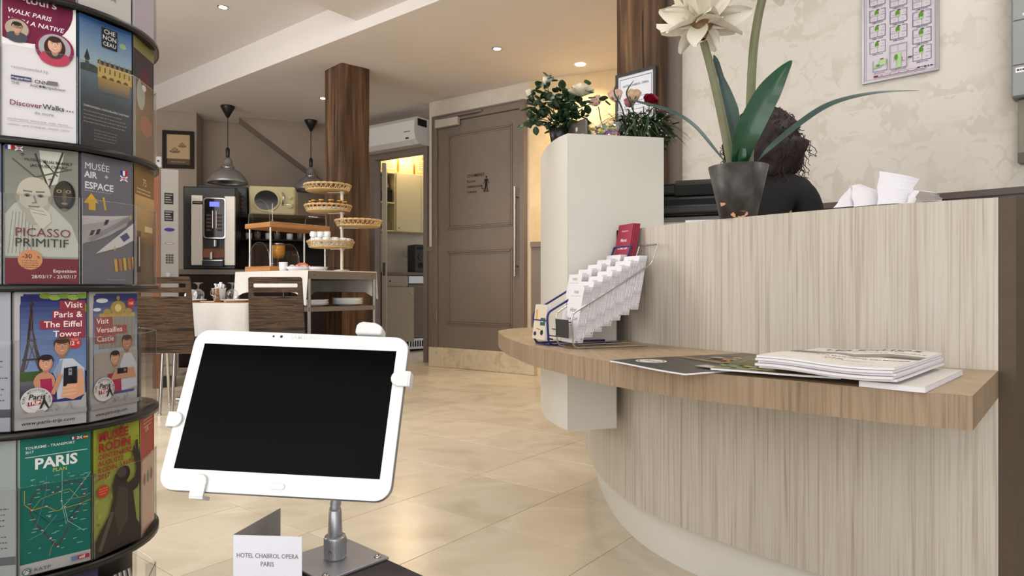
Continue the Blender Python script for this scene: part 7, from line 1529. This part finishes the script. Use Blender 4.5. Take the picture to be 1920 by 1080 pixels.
me = skin_body('sweater', vv, [(mp[a], mp[b_]) for a, b_ in E_ if a in mp and b_ in mp], rr_, 'black_cloth'); obj('sweater', me, 'black_cloth', pe_, label='black long-sleeved top')
idx = [0, 16, 17, 18, 20, 21, 22]; vv, rr_ = sub_(idx, .012); mp = {k: i for i, k in enumerate(idx)}; me = skin_body('trousers', vv, [(mp[a], mp[b_]) for a, b_ in E_ if a in mp and b_ in mp], rr_, 'black_cloth'); obj('trousers', me, 'black_cloth', pe_)
for s_ in (1, -1):
    w0 = Vector((s_*.17, .285, .90)); q = MB(); hv = [tuple(w0), (s_*.15, .34, .885), (s_*.14, .37, .88)]; he = [(0, 1), (1, 2)]; hr = [(.025, .02), (.036, .015), (.036, .014)]
    for k in range(4):
        b0_ = len(hv); off = (k-1.5)*.019; L_ = (.062, .072, .068, .052)[k]; hv += [(s_*.14+off, .385, .88), (s_*.138+off*1.1, .385+L_*.5, .872), (s_*.136+off*1.1, .385+L_, .852)]; he += [(2, b0_), (b0_, b0_+1), (b0_+1, b0_+2)]; hr += [(.0095, .0095), (.0085, .0085), (.007, .007)]
    b0_ = len(hv); hv += [(s_*.15-s_*.035, .345, .88), (s_*.15-s_*.055, .375, .868), (s_*.15-s_*.058, .40, .858)]; he += [(1, b0_), (b0_, b0_+1), (b0_+1, b0_+2)]; hr += [(.012, .012), (.010, .010), (.008, .008)]
    me = skin_body('hand', hv, he, hr, 'skin', 1); obj('hand', me, 'skin', pe_)
    q = MB(); q.box((s_*.09, .05, .03), (.085, .24, .06), bev=.02); q.build('shoe', 'black_plastic', pe_)
# face details (turned away)
for s_ in (-1, 1):
    q = MB(); q.ball((s_*.033, .178, 1.565), .012, 10); q.build('eye', 'white_gloss', pe_); q = MB(); q.ball((s_*.078, .095, 1.55), .022, 10, 1.3); q.build('ear', 'skin', pe_)
q = MB(); q.cyl((0, .165, 1.575), (0, .205, 1.535), .006, 8, .014); q.build('nose', 'skin', pe_); q = MB(); q.box((0, .178, 1.505), (.045, .012, .012), bev=.005); q.build('mouth', 'petal_pink', pe_)
# hair: a full curly mass
hc = Vector((.015, .045, 1.535)); q = MB()
def hfn(u, v):
    a = 2*PI*u; t = PI*v; d = Vector((math.sin(t)*math.cos(a), math.sin(t)*math.sin(a), math.cos(t)))
    r = Vector((.150, .125, .150)); 
    if d.z < 0: r = Vector((.185, .125, .215))
    n_ = noise.noise(d*3.2)*.10+noise.noise(d*8)*.05+noise.noise(d*17)*.03
    if d.y > .55 and d.z > -.6: r = r*(1-.5*min(1, (d.y-.55)/.3))
    return hc+Vector((d.x*r.x, d.y*r.y, d.z*r.z))*(1+n_)
q.grid(hfn, 64, 40); hr_ = q.build('hair', 'hair', pe_, label='voluminous dark curly hair')
q = MB(); rr = random.Random(12)
for i in range(420):
    u, v = rr.random(), rr.uniform(.12, .9); p = hfn(u, v); d = (p-hc).normalized()
    if d.y > .5 and d.z > -.5: continue
    pts = []; r_ = rr.uniform(.004, .010); ph_ = rr.uniform(0, 6); L_ = rr.uniform(.03, .08); tn = Vector((rr.uniform(-.4, .4), rr.uniform(-.3, .3), -1)).normalized(); s1 = tn.orthogonal().normalized(); s2 = tn.cross(s1)
    for k in range(9): t = k/8; pts.append(p+d*(.004+.02*t*rr.uniform(.4, 1))+tn*L_*t+(s1*math.cos(ph_+t*9)+s2*math.sin(ph_+t*9))*r_)
    q.tube(pts, .0016, 4, cap=False)
q.build('curls', 'hair', hr_, kind='stuff')
